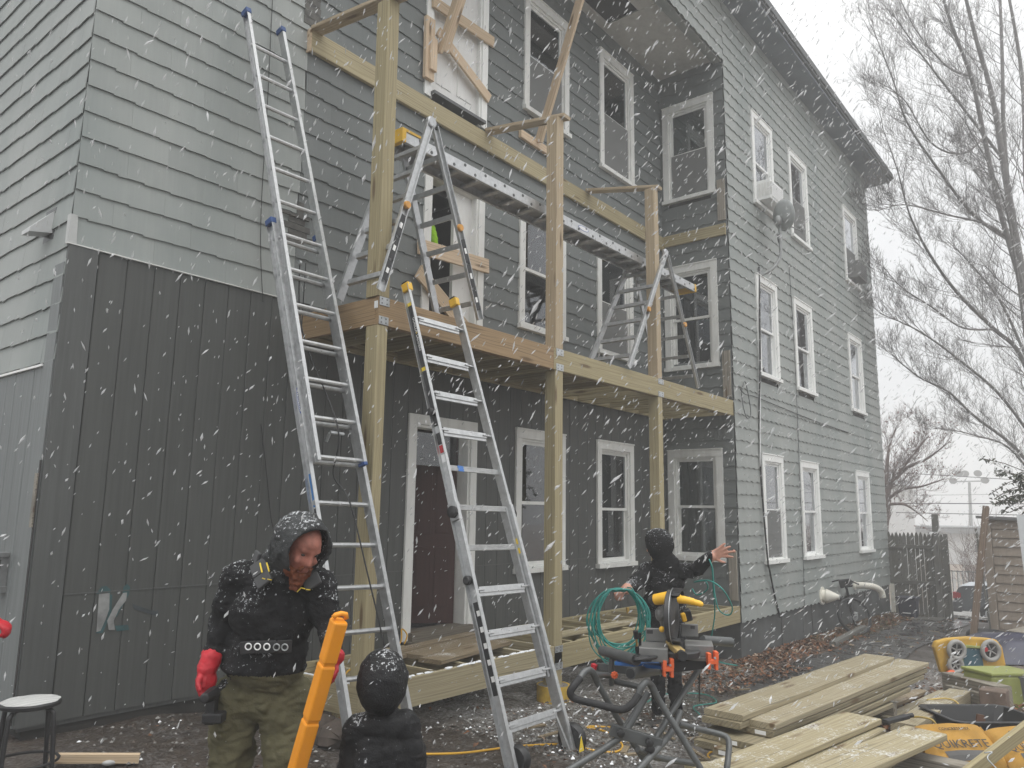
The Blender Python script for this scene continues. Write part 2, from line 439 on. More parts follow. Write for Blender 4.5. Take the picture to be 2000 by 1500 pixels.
# ================================================================== GROUND
def M_ground():
    m = NT('wet_earth'); P = m.wpos()
    n1 = m.noise(P, .9, 5, .6); n2 = m.noise(P, 9, 6, .65); n3 = m.noise(P, 45, 4, .6); n4 = m.noise(P, 3.2, 4)
    vo = m.n('TexVoronoi'); vo.inputs['Scale'].default_value = 38; m.l(P, vo.inputs['Vector'])
    dirt = m.ramp(n2, (.3, (.022,.016,.012)), (.7, (.058,.044,.032)))
    grav = m.mix(m.rng(vo.outputs['Color'], .2, .8), (.075,.070,.062), (.20,.19,.175))
    leaf = m.ramp(n3, (.3, (.055,.030,.018)), (.55, (.13,.075,.045)), (.75, (.22,.16,.11)))
    grass = m.ramp(n3, (.3, (.035,.035,.015)), (.7, (.10,.095,.045)))
    g = m.n('NewGeometry'); x = m.n('SeparateXYZ'); m.l(g.outputs['Position'], x.inputs[0])
    wob = m.math('MULTIPLY', m.math('SUBTRACT', n1, .5), 1.6)
    X = m.math('ADD', x.outputs[0], wob); Y = m.math('ADD', x.outputs[1], m.math('MULTIPLY', wob, .5))
    gz = m.math('MULTIPLY', m.rng(X, 4.6, 5.4), m.math('MULTIPLY', m.rng(Y, 2.75, 3.05), m.rng(X, 12.5, 10.5)))
    gz2 = m.math('MULTIPLY', m.rng(X, 6.5, 8), m.rng(Y, 2.6, 2.2))
    gz = m.math('MAXIMUM', gz, m.math('MULTIPLY', gz2, .8))
    col = m.mix(m.math('MULTIPLY', gz, m.rng(n2, .35, .5)), dirt, grav)
    lz = m.math('MULTIPLY', m.rng(X, 9.6, 11), m.rng(Y, 3.1, 3.9)); lz2 = m.math('MULTIPLY', m.rng(X, 7.5, 9), m.rng(Y, 2.4, 1.8))
    col = m.mix(m.math('MULTIPLY', m.math('MAXIMUM', lz, lz2), m.rng(n4, .3, .5)), col, leaf)
    col = m.mix(m.math('MULTIPLY', m.math('MULTIPLY', m.rng(X, 14, 16), m.rng(X, 20.5, 19.5)), m.math('MULTIPLY', m.rng(n4, .42, .6), m.rng(Y, 3.7, 4.1))), col, grass)
    far = m.rng(x.outputs[0], 27.5, 29); col = m.mix(far, col, m.ramp(n2, (.3, (.12,.085,.06)), (.7, (.28,.22,.17))))
    sn = m.math('ADD', m.noise(P, 34, 5, .72), m.math('MULTIPLY', n4, .35))
    zone = m.math('MAXIMUM', gz, m.math('MULTIPLY', m.rng(X, 9, 7, 0, .25), .4))
    f = m.math('MULTIPLY', m.rng(sn, .68, .80), m.math('ADD', m.math('MULTIPLY', zone, .5), .06))
    f2 = m.rng(m.math('ADD', m.noise(P, 2.3, 4, .6), m.math('MULTIPLY', n3, .2)), .76, .84, 0, .45)
    col = m.mix(m.math('MAXIMUM', f, f2), col, (.55,.56,.57))
    m.bump(m.math('ADD', n2, m.math('MULTIPLY', vo.outputs['Distance'], .5)), .7, .03)
    return m.set(col, m.rng(n1, .35, .65, .35, .8))
GROUNDM = M_ground()
def axis_steps(a, b, fine0, fine1, f, c):
    out = [a]; x = a
    while x < b:
        x += f if fine0 <= x < fine1 else c*(1+abs(x)/20); out.append(min(x, b))
    return out
xs = axis_steps(-14, 150, -1, 24, .16, 1.4); ys = axis_steps(-75, 75, -2, 6.4, .16, 1.6)
g = MB()
for y in ys:
    for x in xs:
        z = Gz(x, y)
        pth = max(0, min(1, (abs(y-3.47)-.62)/.3)) if x > 6 else 1
        if -1 < x < 24 and -2 < y < 6.4: z += pth* .035*(noise.noise(V((x*1.7, y*1.7, 0))) + .5*noise.noise(V((x*5, y*5, 3)))) - .012
        if x > 45: z += (x-45)*.012
        g.v.append((x, y, z))
nx = len(xs)
for j in range(len(ys)-1):
    for i in range(nx-1):
        g.f.append((j*nx+i, j*nx+i+1, (j+1)*nx+i+1, (j+1)*nx+i)); g.m.append(0)
struct(g.build('ground', GROUNDM, smooth='all'))
def strip(name, x0, x1, yl, yr, mat, lift, nxs=60, edge=0.0):
    """a paved sheet that follows the ground; yl(x), yr(x) give its two edges"""
    s = MB(); my = 8
    for i in range(nxs+1):
        x = x0+(x1-x0)*i/nxs
        a, b = yl(x), yr(x)
        for k in range(my+1):
            y = a+(b-a)*k/my
            zz = Gz(x, y)+lift
            if x > 45: zz += (x-45)*.012
            s.v.append((x, y, zz))
    for i in range(nxs):
        for k in range(my):
            q = i*(my+1)+k; s.f.append((q, q+my+1, q+my+2, q+1)); s.m.append(0)
    return struct(s.build(name, mat, smooth='all', fix=True))
def M_asphalt(name, col, wet=.35, snow=0):
    m = NT(name); P = m.wpos(); n = m.noise(P, 2.2, 5, .6); f = m.noise(P, 60, 3)
    c = m.mix(m.rng(n, .3, .7), tuple(x*.7 for x in col), tuple(x*1.3 for x in col))
    c = m.mix(m.rng(f, .55, .75, 0, .35), c, tuple(x*2 for x in col))
    if snow: c = m.mix(m.rng(m.noise(P, 12, 5, .7), .58-.12*snow, .66-.1*snow, 0, .6), c, (.7,.71,.73))
    m.bump(f, .3, .004); return m.set(c, m.rng(n, .35, .65, wet-.18, wet+.25))
ASPH = M_asphalt('wet_asphalt', (.050,.048,.047), .24)
CONC = M_asphalt('wet_concrete', (.20,.195,.185), .45, .3)
STRM = M_asphalt('street_asphalt', (.10,.10,.105), .3, .25)
strip('path', 6.2, 20.2, lambda x: 2.95+.04*math.sin(x*2.3)-.25*max(0,(7.5-x)/2), lambda x: 3.98+.05*math.sin(x*1.7+1)+.02*math.sin(x*9)-.3*max(0,(8-x)/2.5), ASPH, .006)
strip('pavement', 20.3, 22.0, lambda x: -30, lambda x: 30, CONC, .05, 8)
strip('street', 22.2, 27.5, lambda x: -40, lambda x: 40, STRM, .02, 14)
strip('verge', 27.6, 29.2, lambda x: -40, lambda x: 40, CONC, .06, 6)
kb = MB(); kb.v = []
for i in range(12):
    y0 = -12+i*3; kb.box(22.0, 22.18, y0, y0+2.985, Gz(22.1,0)-.15, Gz(22.1,0)+.10)
struct(kb.build('kerb', CONC))
# pale concrete edge board beside the path
edge = lum('path_edging', (13.3, 4.02, Gz(13.3,4)+.05), (15.9, 4.22, Gz(15.9,4.2)+.05), .10, .09, GRYW)
tag(edge, 'pale wooden edging board lying along the wet path by the leaves', 'edging')

# ================================================================== HOUSE
YW, YD, XC, XL = 5.75, 4.6, 11.04, 2.09
XE = 19.75; ZF = 10.05
def FW(a, d, z): return V((a, YW-d, z))
def FF(a, d, z): return V((a, YD-d, z))
def FS(a, d, z): return V((XC-d, a, z))      # a = y
def FL(a, d, z): return V((XL-d, a, z))      # a = y
FRM = {'W': (FW, 1), 'F': (FF, 1), 'S': (FS, -1), 'L': (FL, -1)}
house = thing('apartment_house', (2.09, 5.75, 0), 'three storey grey shingled apartment house with a recessed porch bay', 'house')
# ---- openings: (a0,a1,z0,z1) of the casing's outside
WIN = {
 'W': [(7.18,8.20,.93,2.63,'blind','dark'), (8.97,9.96,.91,2.63,'curtd','split'), (7.20,8.20,3.88,5.55,'dim','dark'), (9.00,10.0,3.87,5.50,'dim','screen'),
       (7.25,8.27,6.80,8.53,'dim','screen'), (9.09,10.09,6.69,8.62,'dim','screen')],
 'S': [(4.79,5.70,.95,2.62,'curtd','curt'), (4.79,5.70,3.89,5.60,'dark','dark'), (4.77,5.68,6.71,8.42,'blind','screen')],
 'F': [(12.0,12.94,.89,2.61,'dark','screen'), (13.80,14.80,.89,2.60,'curt','dark'), (17.28,18.32,.89,2.60,'shade3','dark'),
       (12.05,13.0,3.88,5.60,'dark','dark'), (13.85,14.88,3.88,5.61,'dark','dark'), (17.30,18.36,3.88,5.60,'shade','dark'),
       (12.12,13.1,6.86,8.57,'ac','dark'), (13.95,15.0,6.81,8.58,'dark','screen'), (17.46,18.56,6.82,8.60,'ac2','screen')],
 'L': []}
DOORS = {'W': [(5.42,6.47,.375,2.63), (5.53,6.52,3.36,5.42), (5.47,6.52,6.20,8.45)]}
CS = .105
def holes(w): return [(a0+CS*.8, a1-CS*.8, z0+CS*.7, z1-CS*.8) for (a0,a1,z0,z1,*_) in WIN.get(w, [])] + [(a0+.09,a1-.09,z0,z1-.09) for (a0,a1,z0,z1) in DOORS.get(w, [])]
def wall_panel(name, w, a0, a1, z0, z1, mat, d=0.0):
    F, sg = FRM[w]; H = [h for h in holes(w) if h[0] < a1 and h[1] > a0 and h[2] < z1 and h[3] > z0]
    A = sorted({a0, a1, *[min(max(v,a0),a1) for h in H for v in h[:2]]}); Z = sorted({z0, z1, *[min(max(v,z0),z1) for h in H for v in h[2:]]})
    mb = MB()
    for i in range(len(A)-1):
        for k in range(len(Z)-1):
            ca, cz = (A[i]+A[i+1])/2, (Z[k]+Z[k+1])/2
            if any(h[0] < ca < h[1] and h[2] < cz < h[3] for h in H): continue
            mb.quad(F(A[i],d,Z[k]), F(A[i+1],d,Z[k]), F(A[i+1],d,Z[k+1]), F(A[i],d,Z[k+1]))
    return mb.build(name, mat, house)
wall_panel('sheathing', 'W', XL, XC, .2, 9.0, TRIMDK); wall_panel('sheathing', 'F', XC, XE, .1, ZF, DARKIN)
wall_panel('sheathing', 'S', YD, YW, .1, 9.0, DARKIN); wall_panel('sheathing', 'L', YW, 14, .2, ZF, DARKIN)
# frieze over the porch, soffits, eaves, roof
mb = MB(); mb.box(3.9, XC-.002, YD+.01, YD+.15, 8.93, ZF); mb.build('porch_beam', SH, house)
mb = MB(); mb.box(2.09, XC, YW+.0, YW+.06, 9.0, ZF); mb.build('upper_wall', SH, house)
mb = MB(); mb.box(XE-.06, XE, YD+.06, 14, -.6, ZF); mb.box(XL+.05, XE, 13.9, 14, .2, ZF); mb.build('far_wall', SH, house)
CEILM = M_white('stained_ceiling_paint', (.52,.52,.49), .45)
SOFM = M_plain('grey_blue_soffit_paint', (.19,.215,.235), .7, 0, .15, 2)
ROOFM = M_plain('dark_roof_edge', (.12,.125,.13), .8, 0, .2, 8)
for (x0,x1,y0,y1) in ((9.16,11.03,4.752,5.745), (7.7,9.155,4.752,5.08), (7.7,9.155,5.60,5.745), (3.95,7.69,4.752,5.745)):
    mb = MB(); mb.box(x0,x1,y0,y1,9.0,9.02); mb.build('ceiling_panel', CEILM, house)
mb = MB(); mb.box(7.69,9.16,5.07,5.61,9.03,9.25); mb.build('ceiling_hole', DARKIN, house)
mb = MB(); mb.box(3.8, XE+.62, YD-.46, YD+.02, ZF, ZF+.05); mb.box(XE-.05, XE+.62, YD+.02, 14.5, ZF, ZF+.05)
mb.box(1.5, 3.8, YW-.5, YW+.02, ZF, ZF+.05); mb.box(1.5, XL+.02, YW+.02, 14.5, ZF, ZF+.05); mb.build('soffit', SOFM, house)
mb = MB(); mb.box(3.78, XE+.66, YD-.50, 14.6, ZF+.052, ZF+.20); mb.box(1.46, 3.78, YW-.54, 14.6, ZF+.052, ZF+.20)
mb.build('roof', ROOFM, house)
mb = MB(); mb.box(3.76, XE+.69, YD-.53, YD-.50, ZF+.10, ZF+.23); mb.build('roof_edge', ROOFM, house)
# foundation
FOUND = M_plain('damp_grey_foundation', (.085,.09,.09), .75, 0, .35, 2.5, .4, .5)
FOUNDD = M_plain('dark_foundation', (.035,.033,.030), .8, 0, .4, 3, .4, .5)
mb = MB(); mb.box(XL+.04, XC, YW+.02, YW+.3, -.6, .26); mb.box(XL+.04, XL+.3, YW+.3, 14, -.6, 2.0); mb.build('foundation', FOUNDD, house)
mb = MB(); mb.box(XC+.03, XE-.05, YD+.02, YD+.3, -.8, .14); mb.box(XC+.03, XC+.3, YD+.3, YW, -.8, .14); mb.build('foundation', FOUND, house)
mb = MB()
for a in (12.7, 14.2, 15.9, 17.6): mb.box(a, a+.012, YD+.012, YD+.02, -.8, .12)
mb.build('foundation_crack', FOUNDD, house)

# ---- shingles
CAND = []          # (size on the picture, builder)
def shingle_mesh(width, h, prof, name='shingle', tl=.0):
    """local x along the wall, -y out of it; bottom edge follows prof [(x, dz)]"""
    t = .009; db = .026; dt = .010
    v = []; f = []
    n = len(prof)
    for (x, dz) in prof: v.append((x, -db, dz))
    for (x, dz) in prof: v.append((x, -db+t, dz))
    v += [(width, -dt, h), (0, -dt, h)]
    f.append(tuple(range(n)) + (2*n, 2*n+1))
    for i in range(n-1): f.append((i+1, i, n+i, n+i+1))
    f.append((0, 2*n+1, n)); f.append((2*n, n-1, 2*n-1))
    me = bpy.data.meshes.new(name); me.from_pydata(v, [], f); me.materials.append(SH); me.update(); return me
_pp = {}
def porch_shaded(me):
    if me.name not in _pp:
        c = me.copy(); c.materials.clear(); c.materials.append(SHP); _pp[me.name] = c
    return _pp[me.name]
def make_prof(width, style, rnd):
    pts = [(0, 0)]
    if style == 'step':
        x = 0; lev = rnd.uniform(-.002,.002); pts = [(0, lev)]
        while x < width-.05:
            seg = rnd.uniform(.10, .24); x2 = min(width, x+seg)
            if width-x2 < .05: x2 = width
            drift = rnd.uniform(.004, .010)
            pts.append((x2-.001, lev+drift))
            if x2 < width: lev = lev+drift-rnd.choice((.012,.016,.022)); lev = max(-.016, min(.012, lev)); lev = lev+.014 if lev < -.011 else lev; pts.append((x2, lev))
            x = x2
    else:
        k = max(1, round(width/.2)); ph = rnd.uniform(-.004,.004); pts = []
        for i in range(k):
            x0 = width*i/k; w = width/k
            pts += [(x0, ph-.004), (x0+w*.28, ph-.010), (x0+w*.52, ph+.003), (x0+w*.6, ph+.010), (x0+w*.86, ph+.011), (x0+w*.93, ph+.003)]
        pts.append((width, ph-.004))
    out = [pts[0]]
    for p in pts[1:]:
        if p[0] > out[-1][0]+1e-5: out.append(p)
    if out[-1][0] < width: out.append((width, out[-1][1]))
    return out
WS = .61; EX = .2035
def shingle_wall(w, a0, a1, z0, z1, style, seed):
    F, sg = FRM[w]; rnd = random.Random(seed)
    base = [shingle_mesh(WS-.0008, EX+.02, make_prof(WS-.0008, style, rnd)) for _ in range(10)]
    H = holes(w); z = z0; row = 0
    rot = 0 if sg > 0 else -math.pi/2
    while z < z1-.02:
        off = (row % 2)*WS*.5 + rnd.uniform(-.04,.04)
        h = min(EX, z1-z)
        lo, hi = (a0, a1) if sg > 0 else (-a1, -a0)
        x = lo-WS+off
        while x < hi:
            xa, xb = max(x, lo), min(x+WS, hi)
            if xb-xa > .02:
                segs = [(xa, xb)]
                for hh in H:
                    p, q = (hh[0], hh[1]) if sg > 0 else (-hh[1], -hh[0])
                    if hh[2] < z+h-.02 and hh[3] > z+.02:
                        ns_ = []
                        for (s0, s1) in segs:
                            if q <= s0 or p >= s1: ns_.append((s0, s1)); continue
                            if p > s0+.01: ns_.append((s0, p))
                            if q < s1-.01: ns_.append((q, s1))
                        segs = ns_
                for (s0, s1) in segs:
                    if s1-s0 < .015: continue
                    full = abs(s1-s0-WS) < 1e-4
                    me = rnd.choice(base) if full and h >= EX-.001 else shingle_mesh(s1-s0-.0008, h+(.02 if z+h < z1-.01 else 0), make_prof(s1-s0-.0008, style, rnd))
                    a = s0 if sg > 0 else -s0
                    p = F(a, rnd.uniform(0,.0015), z+rnd.uniform(-.001,.001))
                    c = F((s0+s1)/2*sg, 0, z+.1)-CAM
                    nrm = V((0,-1,0)) if w in 'WF' else V((-1,0,0))
                    dep = c.dot(CFWD); area = (s1-s0)*h*max(0, -c.normalized().dot(nrm))/max(c.length,.5)**2
                    if dep < 0 or abs(c.x*.628-c.y*.778)/max(dep,.1) > .72: area *= .05
                    CAND.append((area, me if not ((w == 'W' and (s0+s1)/2 > 3.95) or w == 'S') else porch_shaded(me), p, rot))
            x += WS
        z += EX; row += 1
shingle_wall('W', XL-.012, 3.95, 3.487, 9.0, 'step', 1); shingle_wall('W', 3.9515, XC, 3.487, 9.0, 'step', 11)
shingle_wall('L', YW-.012, 9.6, 2.64, 9.6, 'step', 2)
shingle_wall('F', XC-.012, XE, .115, ZF-.002, 'wave', 3)
shingle_wall('S', YD+.0, YW, .115, 9.0, 'wave', 4)
# frieze above the porch opening (same wall plane as F, further left)
_h = DOORS; 
shingle_wall('F', 3.9, XC-.014, 8.935, ZF-.002, 'wave', 5)
CAND.sort(key=lambda c: -c[0])
for i, (ar, me, p, rot) in enumerate(CAND[:300]):
    ob = bpy.data.objects.new('shingle', me); C.objects.link(ob); ob.parent = house
    ob.location = p-ORG[house.name]; ob.rotation_euler = (0,0,rot)
rest = MB()
for (ar, me, p, rot) in CAND[300:]:
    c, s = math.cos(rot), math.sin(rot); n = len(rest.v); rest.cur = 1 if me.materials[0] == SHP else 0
    for q in me.vertices:
        rest.v.append((p.x+c*q.co.x-s*q.co.y, p.y+s*q.co.x+c*q.co.y, p.z+q.co.z))
    for q in me.polygons: rest.f.append(tuple(n+i for i in q.vertices)); rest.m.append(rest.cur)
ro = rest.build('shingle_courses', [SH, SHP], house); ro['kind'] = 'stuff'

# ---- grooved siding boards on the ground floor
def siding_wall(w, edges, z0, z1, joint, mat, seed):
    F, sg = FRM[w]; rnd = random.Random(seed); H = holes(w)
    for i in range(len(edges)-1):
        b0, b1 = edges[i], edges[i+1]
        spans = [(z0, z1)]
        if joint: spans = [(z0, joint-.004), (joint+.004, z1)]
        for (s0, s1) in spans:
            cuts = [(s0, s1, b0, b1)]
            for h in H:
                new = []
                for (c0, c1, p, q) in cuts:
                    if h[2] >= c1 or h[3] <= c0 or h[0] >= q or h[1] <= p: new.append((c0,c1,p,q)); continue
                    if h[2] > c0+.02: new.append((c0, h[2], p, q))
                    if h[3] < c1-.02: new.append((h[3], c1, p, q))
                    m0, m1 = max(c0,h[2]), min(c1,h[3])
                    if h[0] > p+.01: new.append((m0, m1, p, h[0]))
                    if h[1] < q-.01: new.append((m0, m1, h[1], q))
                cuts = new
            for (c0, c1, p, q) in cuts:
                mb = MB(); g = .0022
                dd = .016+rnd.uniform(-.001,.001); e = .006
                pts = [F(p+g,.0,c0),F(p+g,dd-.004,c0),F(p+g+e,dd,c0),F(q-g-e,dd,c0),F(q-g,dd-.004,c0),F(q-g,.0,c0)]
                if q-p < .03: continue
                mb.prism([tuple(v) for v in pts], (0,0,c1-c0))
                mb.build('siding_board', mat, house, fix=True)
ed = [2.285]; x = 2.285
_r = random.Random(5)
while x < XC-.1:
    x += .2085; ed.append(min(x, XC))
ed[-1] = XC
siding_wall('W', ed, .23, 3.478, 1.05, SID, 7)
el = [YW+.17+i*.172 for i in range(0, 24)]
siding_wall('L', el, .23, 2.612, None, SIDL, 8)
# corner boards, flashing
mb = MB(); mb.box(XL-.018, 2.275, YW-.030, YW, .23, 3.478); mb.build('corner_board', TRIMDK, house)
mb = MB(); mb.box(XL-.026, XL-.0, YW-.0, YW+.16, .23, 3.35); mb.build('corner_board', SIDL, house)
mb = MB(); mb.box(XL-.03, 3.95, YW-.036, YW-.002, 3.479, 3.487); mb.build('flashing_strip', WHT2, house)
mb = MB(); mb.box(XL-.034, XL, YW+.17, 9.6, 2.615, 2.632); mb.build('flashing_strip', WHT, house)
mb = MB(); mb.prism([(XL-.028,YW-.03,3.49),(XL+.03,YW-.03,3.49),(XL+.02,YW-.03,3.70),(XL-.03,YW-.03,3.70)], (0,.05,0)); mb.build('corner_flashing', M_plain('grey_metal_flashing', (.46,.47,.46), .5), house, fix=True)
mb = MB(); mb.box(XL-.032, XL-.0275, YW-.006, YW+.018, .25, 1.95); mb.build('corner_split', DARKIN, house)
mb = MB(); mb.box(XL-.042, XL-.033, YW+.004, YW+.045, 1.50, 1.86); mb.build('peeled_strip', OLDW, house)
for (q0, q1) in ((XL+.2,5.41),(6.48,7.17),(8.21,8.96),(9.97,XC)):
    mb = MB(); mb.box(q0, q1, YW-.022, YW-.001, 1.046, 1.054); mb.build('joint_flashing', TRIMDK, house)
# old post scars at the ends of the porch
mb = MB()
for k in range(26): mb.box(3.88, 4.05+.006*(k%3), YW-.028, YW-.020-.006*(k%2), 6.2+k*.075, 6.2+k*.075+.07)
mb.build('post_scar', M_plain('dark_bare_lath', (.10,.098,.09), .8, 0, .35, 12), house)
mb = MB()
for k in range(4): mb.box(3.80+.05*(k%2), 4.02+.03*(k%3), YW-.032, YW-.022, 4.02+k*.062, 4.075+k*.062)
mb.box(3.93, 4.0, YW-.034, YW-.024, 4.28, 4.42); mb.box(3.70, 4.06, YW-.05, YW-.028, 4.26, 4.285); mb.build('patched_wall_scar', M_plain('dark_bare_lath_two', (.09,.088,.08), .8, 0, .35, 12), house)
for (z0, z1, m_) in ((6.22,6.90,OLDW),(3.40,4.12,OLDW),(.42,1.12,OLDW)):
    lum('old_post_stub', (XC-.045, YD+.075, z0), (XC-.045, YD+.075, z1), .03, .125, m_, house, up=(0,1,0))

# ---- windows
def make_window(w, a0, a1, z0, z1, top, bot, white):
    F, sg = FRM[w]
    wt = WHT2 if w in 'WS' else WHT
    if w == 'W' and z0 < 3: wt = WHT2
    win = MB(); c = CS; dd = .045
    win.fbox(F, a0, a0+c, .0, dd, z0+.06, z1-c-.002); win.fbox(F, a1-c, a1, .0, dd, z0+.06, z1-c-.002)
    win.prism([F(a0,.0,z1-c), F(a1,.0,z1-c), F(a1,.0,z1), F(a0,.0,z1)], F(0,dd,0)-F(0,0,0))
    fr = win.build('window', wt, house, fix=True)
    sl = MB(); sl.fbox(F, a0-.015, a1+.015, -.02, dd+.035, z0, z0+.058); sl.build('sill', wt, fr)
    # mitred head casing lip
    hd = MB(); hd.fbox(F, a0-.004, a1+.004, .0, dd+.012, z1+.001, z1+.018); hd.build('head_trim', wt, fr)
    i0, i1, j0, j1 = a0+c, a1-c, z0+.06, z1-c
    j = MB(); t = .03
    for (p, q, r, s_) in ((i0,i0+t,j0,j1),(i1-t,i1,j0,j1),(i0+t,i1-t,j1-t,j1),(i0+t,i1-t,j0,j0+.025)):
        j.fbox(F, p, q, -.10, .018, r, s_)
    j.build('frame', wt, fr)
    i0 += t; i1 -= t; j0 += .025; j1 -= t
    mid = (j0+j1)/2 if bot != 'split' else j0+(j1-j0)*.47
    s = .038
    def sash(z_0, z_1, d0, nm):
        m_ = MB()
        for (p, q, r, s_) in ((i0,i0+s,z_0,z_1),(i1-s,i1,z_0,z_1),(i0+s,i1-s,z_0,z_0+s),(i0+s,i1-s,z_1-s,z_1)):
            m_.fbox(F, p, q, d0-.022, d0, r, s_)
        m_.build(nm, VINYL if w == 'F' else wt, fr)
        g_ = MB(); g_.fbox(F, i0+s, i1-s, d0-.014, d0-.010, z_0+s, z_1-s); g_.build('pane', GLASS, fr)
    sash(mid-.02, j1, -.005, 'sash'); sash(j0, mid+.02, -.035, 'sash')
    if bot == 'screen':
        g_ = MB(); g_.fbox(F, i0+.01, i1-.01, .004, .007, j0+.012, mid); g_.build('insect_screen', SCREEN2, fr)
    # what stands behind the glass: a shade, blind or curtain, and a dark room
    def hang(z_0, z_1, mat, d, fold):
        m_ = MB(); N = 26
        for k in range(N+1):
            a = i0+(i1-i0)*k/N; dz = d-fold*(.5+.5*math.sin(k*1.9+math.sin(k*.7)*2))
            m_.v.append(tuple(F(a,dz,z_0))); m_.v.append(tuple(F(a,dz,z_1)))
        for k in range(N): m_.f.append((2*k,2*k+2,2*k+3,2*k+1)); m_.m.append(0)
        m_.build('curtain', mat, fr)
    if top in ('shade','shade3'): hang(j1-(j1-j0)*(.46 if top == 'shade' else .36), j1, SHADE, -.075, .004)
    if top == 'curt': hang(mid, j1, BLIND, -.08, .03)
    if top == 'curtd' or bot == 'curt': hang(j0 if bot == 'curt' else mid-.35, j1, CURTD if bot != 'curt' else M_CUR2, -.08, .035)
    if top == 'blind':
        m_ = MB()
        zz = mid if w == 'S' else mid-.02
        while zz < j1: m_.fbox(F, i0, i1, -.09, -.082, zz, zz+.021); zz += .027
        m_.build('blind', BLIND, fr)
    if top == 'dim': hang(mid-.1, j1, CURTD2, -.085, .02)
    rm = MB(); D = -.45
    rm.quad(F(i0-.05,D,j0-.05),F(i1+.05,D,j0-.05),F(i1+.05,D,j1+.05),F(i0-.05,D,j1+.05))
    for (p, q) in (((i0-.05,j0-.05),(i1+.05,j0-.05)),((i0-.05,j1+.05),(i1+.05,j1+.05)),((i0-.05,j0-.05),(i0-.05,j1+.05)),((i1+.05,j0-.05),(i1+.05,j1+.05))):
        rm.quad(F(p[0],-.10,p[1]),F(q[0],-.10,q[1]),F(q[0],D,q[1]),F(p[0],D,p[1]))
    rm.build('room', DARKIN, fr)
    return fr
def M_scr():
    m = NT('fine_insect_mesh'); m.t.nodes.remove(m.b)
    d = m.n('BsdfDiffuse'); d.inputs[0].default_value = (.24,.245,.24,1); t = m.n('BsdfTransparent'); x = m.n('MixShader'); x.inputs[0].default_value = .62
    m.l(t.outputs[0], x.inputs[1]); m.l(d.outputs[0], x.inputs[2]); m.l(x.outputs[0], m.out.inputs[0]); return m.mat
SCREEN2 = M_scr()
M_CUR2 = M_plain('mauve_grey_curtain', (.44,.42,.40), .9, 0, .15, 4)
CURTD2 = M_plain('dim_grey_curtain', (.34,.35,.34), .9, 0, .2, 4)
for w in 'WSF':
    for (a0,a1,z0,z1,top,bot) in WIN[w]: make_window(w, a0, a1, z0, z1, top, bot, None)

# ---- doors in the back wall
def door_case(a0, a1, z0, z1, mat):
    d = MB(); c = .10
    d.fbox(FW, a0, a0+c, 0, .04, z0, z1-c-.002); d.fbox(FW, a1-c, a1, 0, .04, z0, z1-c-.002); d.fbox(FW, a0, a1, 0, .042, z1-c, z1)
    d.fbox(FW, a0+c, a0+c+.03, -.14, .02, z0, z1-c-.03); d.fbox(FW, a1-c-.03, a1-c, -.14, .02, z0, z1-c-.03); d.fbox(FW, a0+c, a1-c, -.14, .02, z1-c-.03, z1-c-.002)
    return d.build('doorway', mat, house)
DOORRED = M_siding('dark_red_brown_door', (.050,.017,.014))
DOORW = M_white('white_door_paint', (.70,.70,.68), .25)
dw = door_case(5.42, 6.47, .375, 2.63, WHT2)
m = MB(); m.fbox(FW, 5.55, 6.34, -.50, -.48, .44, 2.50); m.fbox(FW, 5.54, 5.56, -.5, -.14, .44, 2.5); m.fbox(FW, 6.33, 6.35, -.5, -.14, .44, 2.5); m.fbox(FW, 5.55, 6.34, -.5, -.14, 2.48, 2.5); m.build('hallway', M_plain('dark_brown_hall', (.012,.006,.005), .8, 0, .3, 3), dw)
m = MB(); m.beam((6.325,YW+.13,1.46),(5.98,YW+.46,1.46),.045,2.02); od_ = m.build('open_door', DOORRED, dw)
for (z0_, z1_) in ((.62,1.25),(1.40,2.30)):
    for (t0_, t1_) in ((.14,.46),(.56,.88)):
        a_ = V((6.325,YW+.13,0)); b2_ = V((5.98,YW+.46,0)); nn_ = V((-.69,-.72,0))*.024; q0 = a_+(b2_-a_)*t0_+nn_; q1 = a_+(b2_-a_)*t1_+nn_
        m = MB(); m.beam(q0+V((0,0,(z0_+z1_)/2)), q1+V((0,0,(z0_+z1_)/2)), .014, z1_-z0_); m.build('door_panel', DOORRED, od_, bevel=.004)
m = MB(); m.fbox(FW, 5.50, 6.40, -.14, .10, .375, .45); m.fbox(FW, 5.44, 6.44, .041, .16, .335, .374); m.build('threshold', M_wood('worn_threshold', (.10,.085,.065), (.16,.14,.11)), dw)
m = MB(); m.fbox(FW, 5.555, 6.335, -.13, -.12, 2.12, 2.47); m.build('transom', GLASS, dw)
dm = door_case(5.53, 6.52, 3.36, 5.42, WHT2)
m = MB(); m.fbox(FW, 5.5, 6.45, -1.3, -1.28, 3.3, 5.4); m.fbox(FW, 5.0, 5.02, -1.3, -.14, 3.3, 5.4); m.fbox(FW, 6.6, 6.62, -1.3, -.14, 3.3, 5.4); m.fbox(FW, 5.0, 6.6, -1.3, -.14, 3.28, 3.3); m.build('hallway', M_plain('dim_hall', (.10,.10,.095), .9, 0, .3, 2), dm)
m = MB(); m.fbox(FW, 6.13, 6.39, -.10, -.06, 3.37, 5.30); m.fbox(FW, 6.09, 6.128, -.10, -.055, 3.37, 5.30); m.build('half_open_door', DOORW, dm)
m = MB(); m.fbox(FW, 6.105, 6.13, -.054, -.045, 4.95, 5.07); m.build('hinge', GUN, dm)
du = door_case(5.47, 6.52, 6.20, 8.45, WHT)
m = MB(); m.fbox(FW, 5.60, 6.39, -.07, -.03, 6.27, 8.32)
m.build('door_leaf', DOORW, du)
m = MB()
